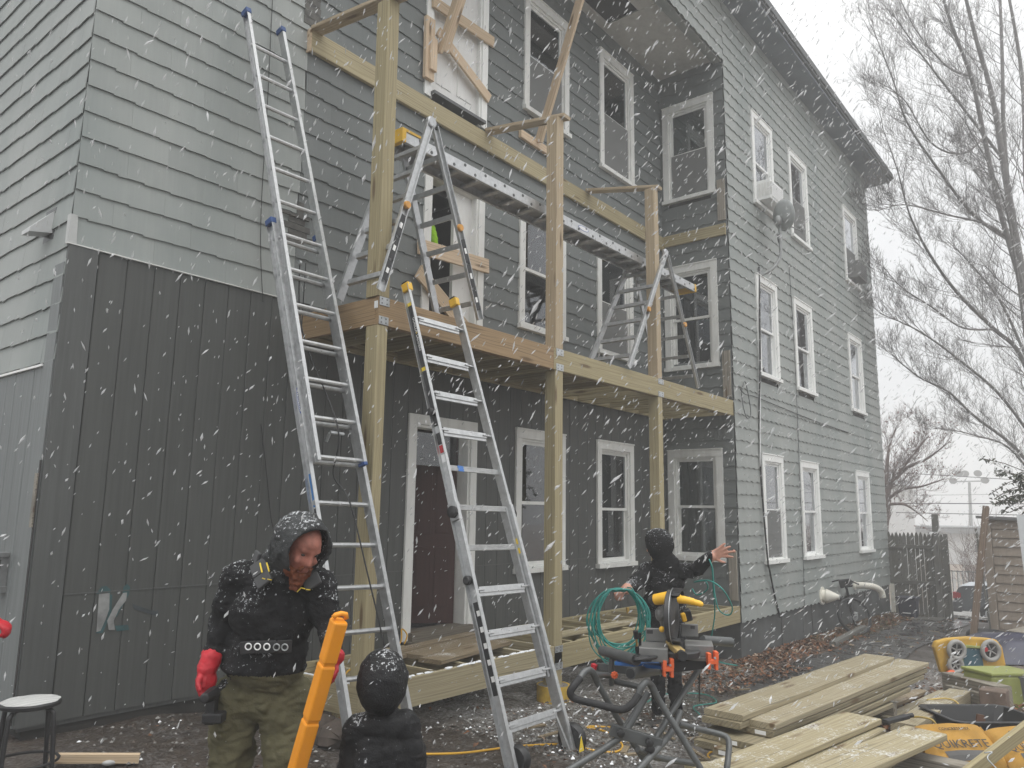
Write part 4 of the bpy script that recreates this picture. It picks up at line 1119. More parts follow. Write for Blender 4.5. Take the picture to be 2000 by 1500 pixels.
def hood_shell(mb, c, ax, rad, th0, t=.018, up=(0,0,1), n=28, k=16):
    """thick open hood round a head: opens along ax"""
    c = V(c); ax = V(ax).normalized(); u = V(up); u = (u-ax*u.dot(ax)).normalized(); s = ax.cross(u)
    rings = []
    for sh in (0, 1):
        rr = [x-sh*t for x in rad]; rg = []
        for i in range(k+1):
            th = th0+(math.pi-th0)*i/k; row = []
            if i == k: row = [c-ax*rr[2]]
            else:
                for j in range(n):
                    ph = 2*math.pi*j/n
                    row.append(c+ax*(rr[2]*math.cos(th))+(s*rr[0]*math.cos(ph)+u*rr[1]*math.sin(ph))*math.sin(th))
            rg.append(row)
        rings.append(rg)
    idx = []
    for rg in rings:
        ii = []
        for row in rg:
            b = len(mb.v); mb.v += [tuple(p) for p in row]; ii.append(list(range(b, b+len(row))))
        idx.append(ii)
    def add(f): mb.f.append(tuple(f)); mb.m.append(0)
    for sh, ii in enumerate(idx):
        for i in range(k):
            for j in range(n):
                j2 = (j+1) % n
                if i == k-1: f = (ii[i][j], ii[k][0], ii[i][j2])
                else: f = (ii[i][j], ii[i+1][j], ii[i+1][j2], ii[i][j2])
                add(f if sh == 0 else f[::-1])
    for j in range(n):
        j2 = (j+1) % n; add((idx[0][0][j], idx[0][0][j2], idx[1][0][j2], idx[1][0][j]))
def head(mb, c, f, up=(0,0,1), s=1.0):
    """skull, jaw, nose, brow, lips, ears; f = where the face looks"""
    c = V(c); f = V(f).normalized(); u = V(up); u = (u-f*u.dot(f)).normalized(); r = f.cross(u)
    rot = Matrix((r, f, u)).transposed()
    P = lambda a, b, cc: c + (r*a + f*b + u*cc)*s
    B = lambda p, rr: mb.ball(P(*p), tuple(x*s for x in rr), 16, 12, rot)
    B((0,-.012,.03), (.077,.098,.088)); B((0,.032,-.030), (.060,.062,.078)); B((0,.045,.045), (.055,.045,.04)); B((0,.048,-.082), (.034,.034,.026))
    mb.cone(P(0,.086,.018), .0085*s, P(0,.106,-.020), .0115*s, 8); B((.011,.096,-.025), (.008,.010,.007)); B((-.011,.096,-.025), (.008,.010,.007))
    mb.cone(P(-.045,.075,.030), .009*s, P(-.008,.086,.026), .008*s, 8); mb.cone(P(.045,.075,.030), .009*s, P(.008,.086,.026), .008*s, 8)
    B((.038,.070,-.022), (.022,.018,.016)); B((-.038,.070,-.022), (.022,.018,.016))
    mb.cone(P(-.018,.087,-.052), .0075*s, P(.018,.087,-.052), .0075*s, 8); mb.cone(P(-.016,.085,-.064), .008*s, P(.016,.085,-.064), .008*s, 8)
    for q in (-1, 1): B((.078*q,-.008,-.008), (.010,.020,.030))
    return P, rot
def eyes(parent, P, s=1.0):
    m = MB()
    for q in (-1, 1): m.ball(P(.029*q,.0725,.010), (.0105*s,.0095*s,.0075*s), 10, 8)
    m.build('eye', M_EYE, parent, smooth='all')
M_EYE = M_plain('dark_eye', (.06,.045,.04), .25)
LIPM = M_plain('lip_shadow', (.16,.05,.04), .6)
# ---- the man with the orange case
man = thing('person', (2.30, 2.80, Gz(2.3,2.8)), 'bearded person in a snow flecked black jacket, olive trousers and red gloves', 'person')
TC = V((-.778,-.628,0)); RT = V((.628,-.778,0))
rotc = Matrix((RT, TC, V((0,0,1)))).transposed()
b = MB()
b.ball((2.233,3.265,0.813), (.185,.135,.15), 18, 12, rotc); b.ball((2.205,3.225,0.971), (.195,.145,.20), 18, 12, rotc)
b.ball((2.197,3.182,1.172), (.205,.145,.21), 18, 12, rotc); b.ball((2.205,3.174,1.288), (.185,.125,.12), 18, 12, rotc)
b.ball((2.206,3.237,0.924), (.205,.155,.055), 18, 10, rotc)
shR, elR, wrR = V((2.084,3.315,1.321)), V((2.080,3.410,1.104)), V((1.993,3.371,0.925))
shL, elL, wrL = V((2.297,2.991,1.306)), V((2.313,2.922,1.124)), V((2.234,2.775,1.014))
for a, ra, c, rc in ((shR,.088,elR,.070),(elR,.070,wrR,.036),(shL,.084,elL,.066),(elL,.066,wrL,.036)): b.cone(a, ra, c, rc)
b.cone(V((2.142,3.241,1.327)), .09, shR, .082); b.cone(V((2.245,3.085,1.315)), .09, shL, .08)
b.cone(V((2.217,3.117,1.326)), .075, V((2.194,3.024,1.420)), .062)
for hp, kn, an in (((2.157,3.372,0.764),(2.142,3.370,0.475),(2.237,3.487,0.074)),((2.306,3.187,0.767),(2.274,3.137,0.492),(2.391,3.261,0.087))):
    b.cone(hp, .128, kn, .100); b.cone(kn, .100, an, .085)
    b.ball(V(an)+TC*.06+V((0,0,-.045)), (.055,.14,.05), 14, 8, rotc)
hc = V((2.173,2.970,1.473)); fd = (RT*.62+TC*.62+V((0,0,-.50))).normalized()
Ph, _r = head(b, hc, fd, (.1,-.1,1), 1.04)
zJ = V((2.162,3.168,0.903)).z
wrists = (wrR, wrL)
def pick_man(p):
    if (p-hc).length < .135 and (p-hc).dot(fd) > -.04 and p.z > V((2.192,3.014,1.345)).z-.01: return 2
    if p.z < Gz(2.3,2.8)+.105: return 3
    if min((p-wrR).length, (p-wrL).length) < .02 or p.z > zJ: return 0
    if (p-wrR).length < .12 or (p-elR).length < .2 and (p-V((2.157,3.372,0.764))).length > .2 and p.dot(RT) < V((2.030,3.340,0.868)).dot(RT): return 0
    return 1
sculpt('body', b, [JACK, PANTS, SKIN, DARKP], pick_man, .0085, man, .016, 11, 3, lambda p: 0 if (p-hc).length < .14 or min((p-wrR).length, (p-wrL).length) < .10 else (1.4 if p.z < zJ else 1))
eyes(man, Ph, 1.04)
# beard
b = MB()
for (a, c, d, r) in ((0,.060,-.094,.043),(.032,.046,-.078,.037),(-.032,.046,-.078,.037),(.055,.022,-.050,.026),(-.055,.022,-.050,.026),(.058,.012,-.02,.018),(-.058,.012,-.02,.018),(0,.078,-.112,.032),(.017,.089,-.044,.012),(-.017,.089,-.044,.012),(.030,.080,-.055,.013),(-.030,.080,-.055,.013),(0,.072,-.140,.027)):
    b.ball(Ph(a,c,d), r*1.04, 12, 8)
sculpt('beard', b, [BEARD], None, .006, man, .012, 45, 1)
# hood
b = MB(); hood_shell(b, Ph(0,-.012,.012), (fd*1.0+V((0,0,.10))).normalized(), (.128,.150,.165), R(56), .02)
b.ball(V((2.198,3.169,1.338)), (.15,.11,.085), 16, 10, rotc); b.cone(V((2.202,3.099,1.463)), .095, V((2.187,3.215,1.340)), .085); b.cone(V((2.195,3.152,1.418)), .085, V((2.159,3.248,1.344)), .06)
sculpt('hood', b, [HOODM], None, .008, man, .014, 14, 3)
# harness pads, chest strap, grommet belt
def band(pts, w, t, mat, nm, nrmv=TC, bev=.006):
    m = MB()
    for i in range(len(pts)-1): m.beam(pts[i], pts[i+1], w, t, up=nrmv)
    return m.build(nm, mat, man, bevel=bev)
band([V((2.128,3.268,1.415)),V((2.097,3.189,1.402)),V((2.084,3.134,1.351))], .08, .018, VESTG, 'shoulder_pad')
band([V((2.084,3.134,1.351)),V((2.081,3.088,1.309))], .08, .018, VESTG, 'shoulder_pad')
band([V((2.217,2.957,1.350)),V((2.220,2.919,1.300))], .08, .018, VESTG, 'shoulder_pad')
for q in (((2.087,3.153,1.400),(2.075,3.113,1.361)),((2.106,3.129,1.402),(2.094,3.087,1.366))): band([V(q[0]),V(q[1])], .006, .004, TXTY, 'yellow_stitching', TC, 0)
for q in (((2.052,3.076,1.340),(2.061,3.066,1.336)),((2.067,3.058,1.336),(2.080,3.043,1.332)),((2.158,2.960,1.281),(2.167,2.944,1.300)),((2.167,2.944,1.300),(2.179,2.930,1.295)),((2.182,2.927,1.293),(2.194,2.913,1.291))): band([V(q[0]),V(q[1])], .004, .003, TXTY, 'yellow_stitching', TC, 0)
m = MB(); bp_ = [V((2.052,3.207,1.024)),V((2.074,3.121,1.036)),V((2.127,3.045,1.040)),V((2.189,3.018,1.038))]
for i in range(3): m.beam(bp_[i], bp_[i+1], .010, .055, up=(0,0,1))
belt = m.build('belt', BLK, man, bevel=.004)
for (px_, t) in ((V((2.052,3.148,1.038)), 1),(V((2.068,3.102,1.041)), 1),(V((2.091,3.065,1.042)), 1),(V((2.121,3.036,1.040)), 0),(V((2.151,3.017,1.038)), 0)):
    m = MB(); N = 18; rr = .0135
    m.tube([px_+(RT*math.cos(2*math.pi*k/N)+V((0,0,1))*math.sin(2*math.pi*k/N))*rr for k in range(N+1)], .0032, 6, False); m.build('grommet', STICK if t else STEEL, belt, smooth='all')
# gloves
b = MB(); gd = (wrR-elR).normalized(); hand(b, wrR, V((0,0,-1))-RT*.12, RT*.8+TC*.25, -1, .78, 1.0, .0, .0145); b.cone(wrR-gd*.05, .052, wrR+gd*.005, .044); b.ball(wrR+V((0,0,-.055)), (.05,.045,.06), 12, 8)
gl = sculpt('glove', b, [RED], None, .006, man, .006, 25, 2)
b = MB(); hp_ = V((2.221,2.748,0.993)); hand(b, V((2.251,2.801,1.017)), V((0,0,-.75))+TC*.5+RT*.2, -RT*.75+TC*.4, 1, .85, 1.1, .03, .0125); b.cone(wrL, .046, V((2.240,2.786,1.007)), .042)
sculpt('glove', b, [RED], None, .006, man, .006, 25, 2)
# ---- the black tool in his right hand
b = MB(); t0 = wrR+V((0,0,-.115))+TC*.02+RT*.04
b.beam(t0+V((0,0,.03)), t0+V((0,0,-.12)), .045, .05, up=TC); b.beam(t0+V((0,0,-.09))-RT*.03, t0+V((0,0,-.09))+RT*.06, .07, .045, up=(0,0,1)); b.tube([t0+TC*-.02+V((0,0,.01)), t0+TC*.10+V((0,0,.01))], [.032,.022], 12)
o = b.build('power_tool', BLK, bevel=.008); tag(o, 'black cordless tool gripped in the bearded person\'s red glove', 'power tool')
# ---- orange case
T0, T1 = V((2.153,2.650,1.194)), V((2.103,3.023,0.017)); ax = (T1-T0).normalized(); LL = (T1-T0).length
case = thing('level_case', tuple(T1), 'tall bright orange plastic case with ribbed joints held upright by the bearded person', 'case')
ua = (TC*.80+RT*.60).normalized()
cuts = [0, .155, .355, .56, .78, 1.0]
for i in range(5):
    m = MB(); m.beam(T0+ax*(LL*cuts[i]+.005), T0+ax*(LL*cuts[i+1]-.005), .062, .066, up=ua); m.build('section', ORNG, case, bevel=.009)
m = MB(); m.beam(T0+ax*.004, T1-ax*.004, .050, .054, up=ua); m.build('core', ORNG, case)
lp = MB(); e0 = T0-ax*.004; sx = ua.cross(ax).normalized()
lp.tube([e0+sx*.03+ua*.0, e0+sx*.022-ax*.018, e0-ax*.02+sx*-.0, e0-sx*.022-ax*.012, e0-sx*.03], .011, 8); lp.build('end_loop', ORNG, case, smooth='all')
for f in (.10,):
    c = T0+ax*LL*f+sx*.032
    for s in (-1, 1):
        m = MB(); N = 14; m.tube([c+(ax*math.cos(2*math.pi*k/N)+ua*math.sin(2*math.pi*k/N))*.017+ax*s*.0 for k in range(N+1)], .004, 6, False)
    m.build('hang_eye', ORNG, case, smooth='all')
for k in range(9):
    c = T0+ax*(LL*.40+k*.022)+sx*.0315; m = MB(); m.beam(c-ua*.018, c+ua*.018, .003, .010+.004*(k%2), up=ax); m.build('raised_mark', ORNG, case)
# ---- the child, seen from behind
kid = thing('person', (2.50, 2.10, Gz(2.5,2.1)), 'small child in a hooded black puffer coat seen from behind', 'person')
b = MB(); K = 3.3
b.ball((2.401,2.628,0.601), (.155,.12,.21), 18, 12, rotc); b.ball((2.426,2.645,0.423), (.15,.12,.12), 18, 10, rotc); b.ball((2.385,2.612,0.738), (.125,.095,.07), 16, 10, rotc)
kw = []
for s, e, w in (((2.325,2.690,0.725),(2.322,2.739,0.551),(2.281,2.628,0.434)),((2.444,2.540,0.732),(2.493,2.526,0.559),(2.403,2.475,0.437))):
    b.cone(s, .072, e, .062); b.cone(e, .062, w, .048); b.cone(V((2.383,2.616,0.731)), .08, s, .07); kw.append(V(w))
    hand(b, w, V((0,0,-1))-TC*.3, RT, 1, .5, .62, .05, .011)
for h, k_, a in (((2.402,2.692,0.357),(2.395,2.674,0.211),(2.447,2.722,0.031)),((2.471,2.606,0.358),(2.463,2.590,0.213),(2.516,2.637,0.032))):
    b.cone(h, .085, k_, .068); b.cone(k_, .068, a, .06); b.ball(V(a)-TC*.04+V((0,0,-.03)), (.045,.095,.045), 12, 8, rotc)
b.cone(V((2.383,2.613,0.744)), .05, V((2.363,2.597,0.838)), .045)
kc = V((2.344,2.584,0.914)); kf = (-TC*.9+V((0,0,-.25))-RT*.2).normalized()
Pk, _r = head(b, kc, kf, (0,0,1), .86)
sculpt('body', b, [PUFF, DARKP, SKINP], lambda p: 2 if ((p-kc).length < .115 or any((p-w-V((0,0,-.05))).length < .055 for w in kw)) else (1 if p.z < V((2.438,2.653,0.336)).z else 0), .008, kid, .013, 10, 3, lambda p: 0 if (p-kc).length < .12 else 1)
eyes(kid, Pk, .86)
b = MB(); hood_shell(b, Pk(0,-.006,.012)-kf*.0, kf, (.112,.135,.128), R(62), .022); b.ball(V((2.385,2.618,0.776)), (.085,.085,.05), 16, 10, rotc)
sculpt('hood', b, [PUFF], None, .008, kid, .009, 10, 4)
# ---- the worker coiling the hose
wk = thing('person', (6.50, 3.42, Gz(6.5,3.42)), 'person in a wet black hooded coat with arms spread, seen from behind', 'person')
b = MB()
b.ball((6.526,3.451,1.050), (.20,.14,.19), 18, 12, rotc); b.ball((6.597,3.478,0.801), (.20,.155,.26), 18, 12, rotc); b.cone((6.550,3.460,0.966), .165, (6.645,3.497,0.561), .185); b.ball((6.649,3.499,0.597), (.185,.145,.14), 18, 12, rotc)
ws = dict(sL=V((6.411,3.540,1.133)), eL=V((6.203,3.550,1.031)), wL=V((5.976,3.517,0.996)), sR=V((6.608,3.331,1.122)), eR=V((6.548,3.119,1.168)), wR=V((6.492,2.963,1.285)))
for a, ra, c, rc in (('sL',.085,'eL',.070),('eL',.070,'wL',.046),('sR',.085,'eR',.070),('eR',.070,'wR',.048)): b.cone(ws[a], ra, ws[c], rc)
b.cone(V((6.502,3.463,1.115)), .09, ws['sL'], .08); b.cone(V((6.532,3.427,1.115)), .09, ws['sR'], .08)
b.cone(V((6.487,3.454,1.162)), .075, V((6.422,3.438,1.284)), .06)
gzw = Gz(6.5,3.42)
for px_ in ((6.609,3.563,0.540), (6.710,3.438,0.542)):
    h = V(px_); k_ = V((h.x-.02,h.y,gzw+.47)); a = V((h.x,h.y,gzw+.09)); b.cone(h, .10, k_, .075); b.cone(k_, .075, a, .062); b.ball(a-TC*.06+V((0,0,-.04)), (.05,.13,.048), 12, 8, rotc)
wc = V((6.387,3.429,1.359)); wf = (-RT*.75-TC*.5+V((0,0,-.25))).normalized()
Pw, _r = head(b, wc, wf, (0,0,1), 1.0)
hL = (ws['wL']-ws['eL']).normalized(); hand(b, ws['wL'], hL+V((0,0,-.2))-RT*.5, TC*-.3+V((0,0,-1)), 1, 1.0, 1.05, 0, .0125)
hand(b, ws['wR'], RT*.85+V((0,0,.35))+TC*.2, TC*.8+V((0,0,-.2)), -1, .12, 1.15, .28, .0125)
zc = V((6.562,3.454,0.566)).z
def pick_w(p):
    if (p-wc).length < .13 and (p-wc).dot(wf) > -.05: return 2
    if (p-ws['wL']-hL*.06).length < .10 and (p-ws['eL']).length > .20: return 2
    if (p-ws['wR']).length < .22 and (p-ws['wR']).dot(RT) > .005: return 2
    return 0 if p.z > zc else 1
sculpt('body', b, [JACK, DARKP, SKINP], pick_w, .0085, wk, .018, 11, 2, lambda p: 0 if (p-wc).length < .14 or (p-ws['wR']).length < .2 or (p-ws['wL']).length < .14 else 1)
eyes(wk, Pw)
b = MB(); hood_shell(b, Pw(0,-.01,.012), wf, (.128,.148,.15), R(58), .02); b.ball(V((6.473,3.394,1.211)), (.13,.10,.085), 16, 10, rotc); b.cone(V((6.439,3.416,1.285)), .09, V((6.493,3.374,1.193)), .09)
sculpt('hood', b, [JACK], None, .009, wk, .008, 12, 4)
# ---- the air hose in the worker's hand
TEAL = M_plain('teal_rubber_hose', (.02,.22,.19), .4, 0, .2, 5)
rh = random.Random(4); hm = MB(); hc_ = V((5.849,3.515,0.747)); top = V((5.846,3.501,0.993))
pts = []
for k in range(15):
    cx = rh.uniform(-.045,.045); rx = .215+rh.uniform(-.05,.045); rz = .275+rh.uniform(-.055,.05); dpt = rh.uniform(-.05,.05)
    for j in range(20):
        th = math.pi/2-2*math.pi*j/20
        p = hc_+RT*(cx*(1-math.sin(th))/2+rx*math.cos(th)*(1+.06*math.sin(3*th+k)))+TC*(dpt*math.cos(th)+.02)+V((0,0,1))*(rz*math.sin(th)+.272-rz)
        if j == 0: p = top+RT*rh.uniform(-.05,.06)+V((0,0,rh.uniform(-.012,.02)))+TC*rh.uniform(-.03,.03)
        pts.append(p)
hm.tube(curve(pts, 3), .0058, 6)
loose = [V((5.925,3.477,1.019)), V((5.884,3.379,0.974)), V((6.089,3.392,0.574)), V((6.397,3.425,0.229))]
hm.tube(curve(loose, 6), .0058, 6)
rl = [V((6.391,2.932,1.264)), V((6.380,2.901,1.188)), V((6.488,2.946,1.006)), V((6.721,3.044,0.760)), V((6.835,3.144,0.461)), V((6.986,3.157,0.314)), V((7.311,3.098,0.231))]
hm.tube(curve(rl, 8), .0062, 6)
rl = [V((6.563,3.181,0.985)), V((6.504,3.104,0.941)), V((6.457,2.984,1.006)), V((6.430,2.998,1.076)), V((6.471,3.115,1.053)), V((6.359,2.923,1.085)), V((6.347,2.794,1.018)), V((6.464,2.768,0.872)), V((6.507,2.816,0.796)), V((6.449,2.877,0.834)), V((6.454,2.917,0.968)), V((6.460,2.933,1.183))]
hm.tube(curve(rl, 8), .0062, 6)
g1 = [V((6.9,3.3,Gz(6.9,3.3)+.03)), V((7.2,3.5,Gz(7.2,3.5)+.03)), V((7.6,3.45,Gz(7.6,3.45)+.03)), V((7.9,3.75,Gz(7.9,3.75)+.03)), V((7.5,4.0,Gz(7.5,4)+.03)), V((7.0,3.9,Gz(7,3.9)+.03))]
hm.tube(curve(g1, 8), .0062, 6)
o = hm.build('air_hose', TEAL, smooth='all'); tag(o, 'coil of teal air hose hanging from the hooded worker\'s hand', 'hose')
m = MB(); m.lathe(V((5.816,3.410,0.868)), (0,0,-1), [(0,.012),(.02,.014),(.05,.011)], 10); m.build('brass_fitting', M_plain('brass', (.45,.30,.09), .35, .9), o, smooth=True)
# ---- two more people, mostly hidden
def bystander(name, x, y, z, face, label, jm, pm, arm=None, gmat=None, sc=1.0):
    t = thing(name, (x,y,z), label, 'person'); f = V((math.cos(face), math.sin(face), 0)); r = f.cross(V((0,0,1)))
    rt = Matrix((r, f, V((0,0,1)))).transposed(); O = V((x,y,z)); Q = lambda a,b_,c: O+(r*a+f*b_+V((0,0,c)))*sc
    b = MB(); b.ball(Q(0,0,1.25), (.2*sc,.14*sc,.24*sc), 16, 10, rt); b.ball(Q(0,0,1.0), (.17*sc,.14*sc,.16*sc), 16, 10, rt); b.cone(Q(-.19,0,1.42), .08*sc, Q(.19,0,1.42), .08*sc); b.cone(Q(0,0,1.42), .07*sc, Q(0,.01,1.56), .055*sc)
    for s in (-1,1):
        b.cone(Q(.09*s,0,.92), .11*sc, Q(.10*s,.02,.5), .08*sc); b.cone(Q(.10*s,.02,.5), .08*sc, Q(.10*s,0,.1), .065*sc); b.ball(Q(.10*s,.06,.05), (.05,.13,.05), 12, 8, rt)
    hc = Q(0,.02,1.66); P_h, _ = head(b, hc, f, (0,0,1), sc)
    W = []
    for s in (-1,1):
        sh, el, wr, hd, hn = (Q(.2*s,0,1.42), Q(.26*s,-.02,1.14), Q(.27*s,.12,.92), V((0,0,-1)), f)
        if arm and s == arm[0]: el, wr, hd, hn = arm[1:]
        b.cone(sh, .075*sc, el, .06*sc); b.cone(el, .06*sc, wr, .045*sc); hand(b, wr, hd, hn, s, .6, 1.0, .02, .012); W.append((wr, hd.normalized()))
    pk = lambda p: 2 if (p-hc).length < .14 else (3 if any((p-w-d*.08).length < .10 and (p-w).dot(d) > .012 for w, d in W) else (0 if p.z > z+.93*sc or any((p-w).length < .2 for w, d in W) else 1))
    sculpt('body', b, [jm, pm, SKINP, gmat or SKINP], pk, .009, t, .014, 11, 3, lambda p: 0 if (p-hc).length < .14 else 1)
    hr = MB()
    for a in range(7): hr.ball(P_h(.03*math.cos(a),-.03+.02*math.sin(a),.05), (.07*sc,.08*sc,.075*sc), 12, 8)
    sculpt('hair', hr, [BEARD], None, .009, t, .01, 30, 1); eyes(t, P_h, sc)
    return t
hw = V((1.524,4.563,1.053))
bystander('person', hw.x-.13, hw.y+.22, .02, -math.pi*.35, 'person at the far left edge of the photo showing only a red glove', DARKP, DARKP, (-1, hw+V((-.14,.16,.12)), hw, V((.7,-.5,-.5)), V((0,0,-1))), RED) if False else None
lf = thing('person', (hw.x-.42, hw.y+.28, .02), 'person cut off by the left edge with only a red glove showing', 'person')
O_ = V((hw.x-.42, hw.y+.28, .02)); b = MB()
b.ball(O_+V((0,0,1.25)), (.2,.14,.24), 16, 10, rotc); b.ball(O_+V((0,0,1.0)), (.17,.14,.16), 16, 10, rotc); b.cone(O_+V((0,0,1.42))-RT*.19, .08, O_+V((0,0,1.42))+RT*.19, .08); b.cone(O_+V((0,0,1.42)), .07, O_+V((0,0,1.56)), .055)
for s in (-1, 1):
    b.cone(O_+RT*.09*s+V((0,0,.92)), .11, O_+RT*.1*s+V((0,0,.5)), .08); b.cone(O_+RT*.1*s+V((0,0,.5)), .08, O_+RT*.1*s+V((0,0,.1)), .065); b.ball(O_+RT*.1*s+TC*.06+V((0,0,.05)), (.05,.13,.05), 12, 8, rotc)
ha = O_+V((0,0,1.66)); Pa, _r = head(b, ha, TC, (0,0,1), 1.0)
b.cone(O_+RT*.2+V((0,0,1.42)), .075, hw-RT*.16+V((0,0,.10)), .06); b.cone(hw-RT*.16+V((0,0,.10)), .06, hw-RT*.035, .045); hand(b, hw-RT*.055, RT, V((0,0,-1)), 1, .95, 1.0, 0, .0125)
b.cone(O_-RT*.2+V((0,0,1.42)), .075, O_-RT*.27+V((0,0,1.14)), .06); b.cone(O_-RT*.27+V((0,0,1.14)), .06, O_-RT*.27+TC*.12+V((0,0,.92)), .045); hand(b, O_-RT*.27+TC*.12+V((0,0,.92)), V((0,0,-1)), TC, -1, .6, 1.0, 0, .0125)
sculpt('body', b, [DARKP, PANTS, SKIN, RED], lambda p: 2 if (p-ha).length < .14 else (3 if (p-hw).dot(RT) > -.045 and (p-hw).length < .2 else (0 if p.z > .93 else 1)), .009, lf, .012, 11, 3, lambda p: 0)
hr = MB(); hr.ball(Pa(0,-.02,.05), (.085,.10,.085), 14, 10); sculpt('cap', hr, [DARKP], None, .009, lf)
h4 = V((5.994,6.000,4.658))
bystander('person', 5.86, 6.36, 3.305, -math.pi*.42, 'person in a lime high visibility sleeve reaching out of the middle floor doorway', LIME, DARKP, (-1, V((5.999,6.080,4.875)), h4, V((.10,-.1,-1)), V((0,-1,0))), None, .97)
# ================================================================== SAW AND STAND
stand = thing('saw_stand', tuple(V((3.972,2.096,0.745))-V((0,0,.85))), 'grey folding saw stand with black foam handle loop and orange clamps', 'saw stand')
SR = .0170
def tubes(nm, pts, r=SR, mat=GUN, par=stand, n=10, k=5):
    m = MB(); m.tube(curve([V(p) for p in pts], k), r, n); return m.build(nm, mat, par, smooth=True)
tubes('handle_grip', ((3.502,2.343,0.795),(3.454,2.345,0.770),(3.437,2.359,0.735),(3.458,2.342,0.702),(3.513,2.246,0.682),(3.583,2.149,0.658),(3.615,2.102,0.687),(3.658,2.087,0.727)), .0195, BLKRUB)
tubes('handle_bend', ((3.501,2.345,0.790),(3.536,2.343,0.818),(3.578,2.338,0.826),(3.611,2.334,0.809),(3.648,2.332,0.762)), .0185)
tubes('handle_bend', ((3.657,2.089,0.722),(3.672,2.076,0.764),(3.702,2.065,0.786),(3.738,2.059,0.766),(3.754,2.047,0.735)), .0185)
tubes('leg', ((3.644,2.336,0.767),(3.776,2.266,0.537),(3.919,2.194,0.317),(4.128,2.100,-0.000)), SR, k=3)
tubes('leg', ((3.751,2.049,0.740),(3.784,2.026,0.672),(3.810,1.946,0.548),(3.847,1.859,0.399),(3.925,1.742,0.166)), SR, k=3)
tubes('leg', ((4.177,1.989,0.803),(3.982,2.030,0.645),(3.791,2.066,0.487),(3.733,2.089,0.431)), SR, k=3)
tubes('leg', ((3.753,2.083,0.725),(3.643,2.153,0.547),(3.548,2.208,0.477),(3.369,2.287,0.407),(3.132,2.459,0.258)), .0175, k=4)
tubes('leg', ((3.949,1.999,0.609),(3.836,2.003,0.517),(3.635,2.035,0.421),(3.485,2.086,0.321),(3.319,2.171,0.162)), .0175, k=4)
tubes('leg', ((3.768,2.122,0.691),(3.731,2.157,0.607),(3.678,2.195,0.527)), SR, k=3)
tubes('lower_loop', ((4.098,2.085,0.500),(4.220,2.025,0.460),(4.292,1.943,0.436),(4.306,1.898,0.420),(4.288,1.880,0.387),(4.244,1.868,0.335),(4.199,1.860,0.269),(4.170,1.875,0.042)), .017)
tubes('lower_loop', ((3.833,2.197,0.406),(3.946,2.152,0.351),(4.067,2.093,0.315),(4.198,2.020,0.284)), .017)
m = MB(); m.beam((3.573,2.205,0.556), (3.748,2.008,0.480), .03, .06); m.build('pivot_plate', GUN, stand, bevel=.004)
for p in ((3.572,2.144,0.550), (3.669,2.035,0.506), (3.677,2.033,0.475)):
    m = MB(); m.lathe(p, TC, [(0,.02),(.02,.02),(.024,.012)], 12); m.build('bolt', BLK, stand, smooth=True)
m = MB(); m.tube([(4.001,2.518,0.850), (3.765,2.157,0.875)], .030, 14); o = m.build('support_pipe', GUN, stand, smooth=True)
m = MB(); m.lathe(V((3.763,2.156,0.875)), V((3.765,2.157,0.875))-V((4.001,2.518,0.850)), [(0,.024),(.002,.024)], 14); m.build('pipe_mouth', BLK, o)
m = MB(); m.tube([(3.710,2.161,0.815), (4.097,2.174,0.782)], .031, 14); o = m.build('support_pipe', GUN, stand, smooth=True)
m = MB(); m.lathe(V((3.707,2.161,0.815)), V((3.710,2.161,0.815))-V((4.097,2.174,0.782)), [(0,.025),(.002,.025)], 14); m.build('pipe_mouth', BLK, o)
m = MB(); m.tube([(4.359,2.055,0.921), (4.565,1.968,0.895)], .027, 14); m.build('support_pipe', GUN, stand, smooth=True)
tubes('upright', ((3.906,2.397,0.835),(3.913,2.406,0.766),(3.925,2.413,0.686)), .016)
tubes('cross_tube', ((3.651,2.353,0.790),(3.914,2.413,0.737),(3.978,2.425,0.698),(3.985,2.257,0.688)), .016)
m = MB(); m.beam((3.993,2.552,0.758), (3.997,2.301,0.768), .03, .04); m.build('side_rail', GUN, stand)
kn = MB(); kp = V((3.864,2.356,0.758)); kn.lathe(kp, TC, [(0,.014),(.012,.014)], 8)
for k in range(8): kn.ball(kp+TC*.008+(RT*math.cos(k*.785)+V((0,0,1))*math.sin(k*.785))*.015, .0065, 8, 6)
kn.build('star_knob', ORJ, stand, smooth='all')
m = MB(); m.beam((3.886,2.345,0.822), (3.872,2.033,0.842), .07, .02); m.beam((3.971,2.403,0.814), (4.058,2.133,0.817), .02, .012); m.build('blue_rail', BLUE, stand, bevel=.003)
m = MB(); m.beam((3.898,2.086,0.824), (4.056,1.880,0.863), .06, .055); m.build('main_beam', BLK, stand, bevel=.004)
def clamp(p, nm='orange_clamp'):
    p = V(p); m = MB()
    m.beam(p-RT*.028, p+RT*.028, .05, .022, up=(0,0,1)); m.beam(p-RT*.028+V((0,0,.027)), p-RT*.008+V((0,0,.027)), .05, .034); m.beam(p+RT*.010+V((0,0,.030)), p+RT*.03+V((0,0,.030)), .05, .045)
    m.beam(p-RT*.026-V((0,0,.025)), p-RT*.012-V((0,0,.025)), .04, .026); m.beam(p+RT*.012-V((0,0,.027)), p+RT*.028-V((0,0,.027)), .04, .03)
    o = m.build(nm, ORJ, stand, bevel=.003); b_ = MB(); b_.lathe(p+TC*.026+RT*.008+V((0,0,.022)), TC, [(0,.007),(.006,.006)], 8); b_.build('bolt', STEEL, o)
clamp((3.800,1.992,0.848)); clamp((4.000,1.834,0.877)); 
m = MB(); m.beam((3.973,2.575,0.764), (3.976,2.541,0.756), .03, .03); m.build('red_end_stop', RED, stand, bevel=.003)
m = MB(); m.tube([(4.176,1.992,0.794), (4.250,2.032,0.601)], .004, 6); m.build('strap', BLK, stand)
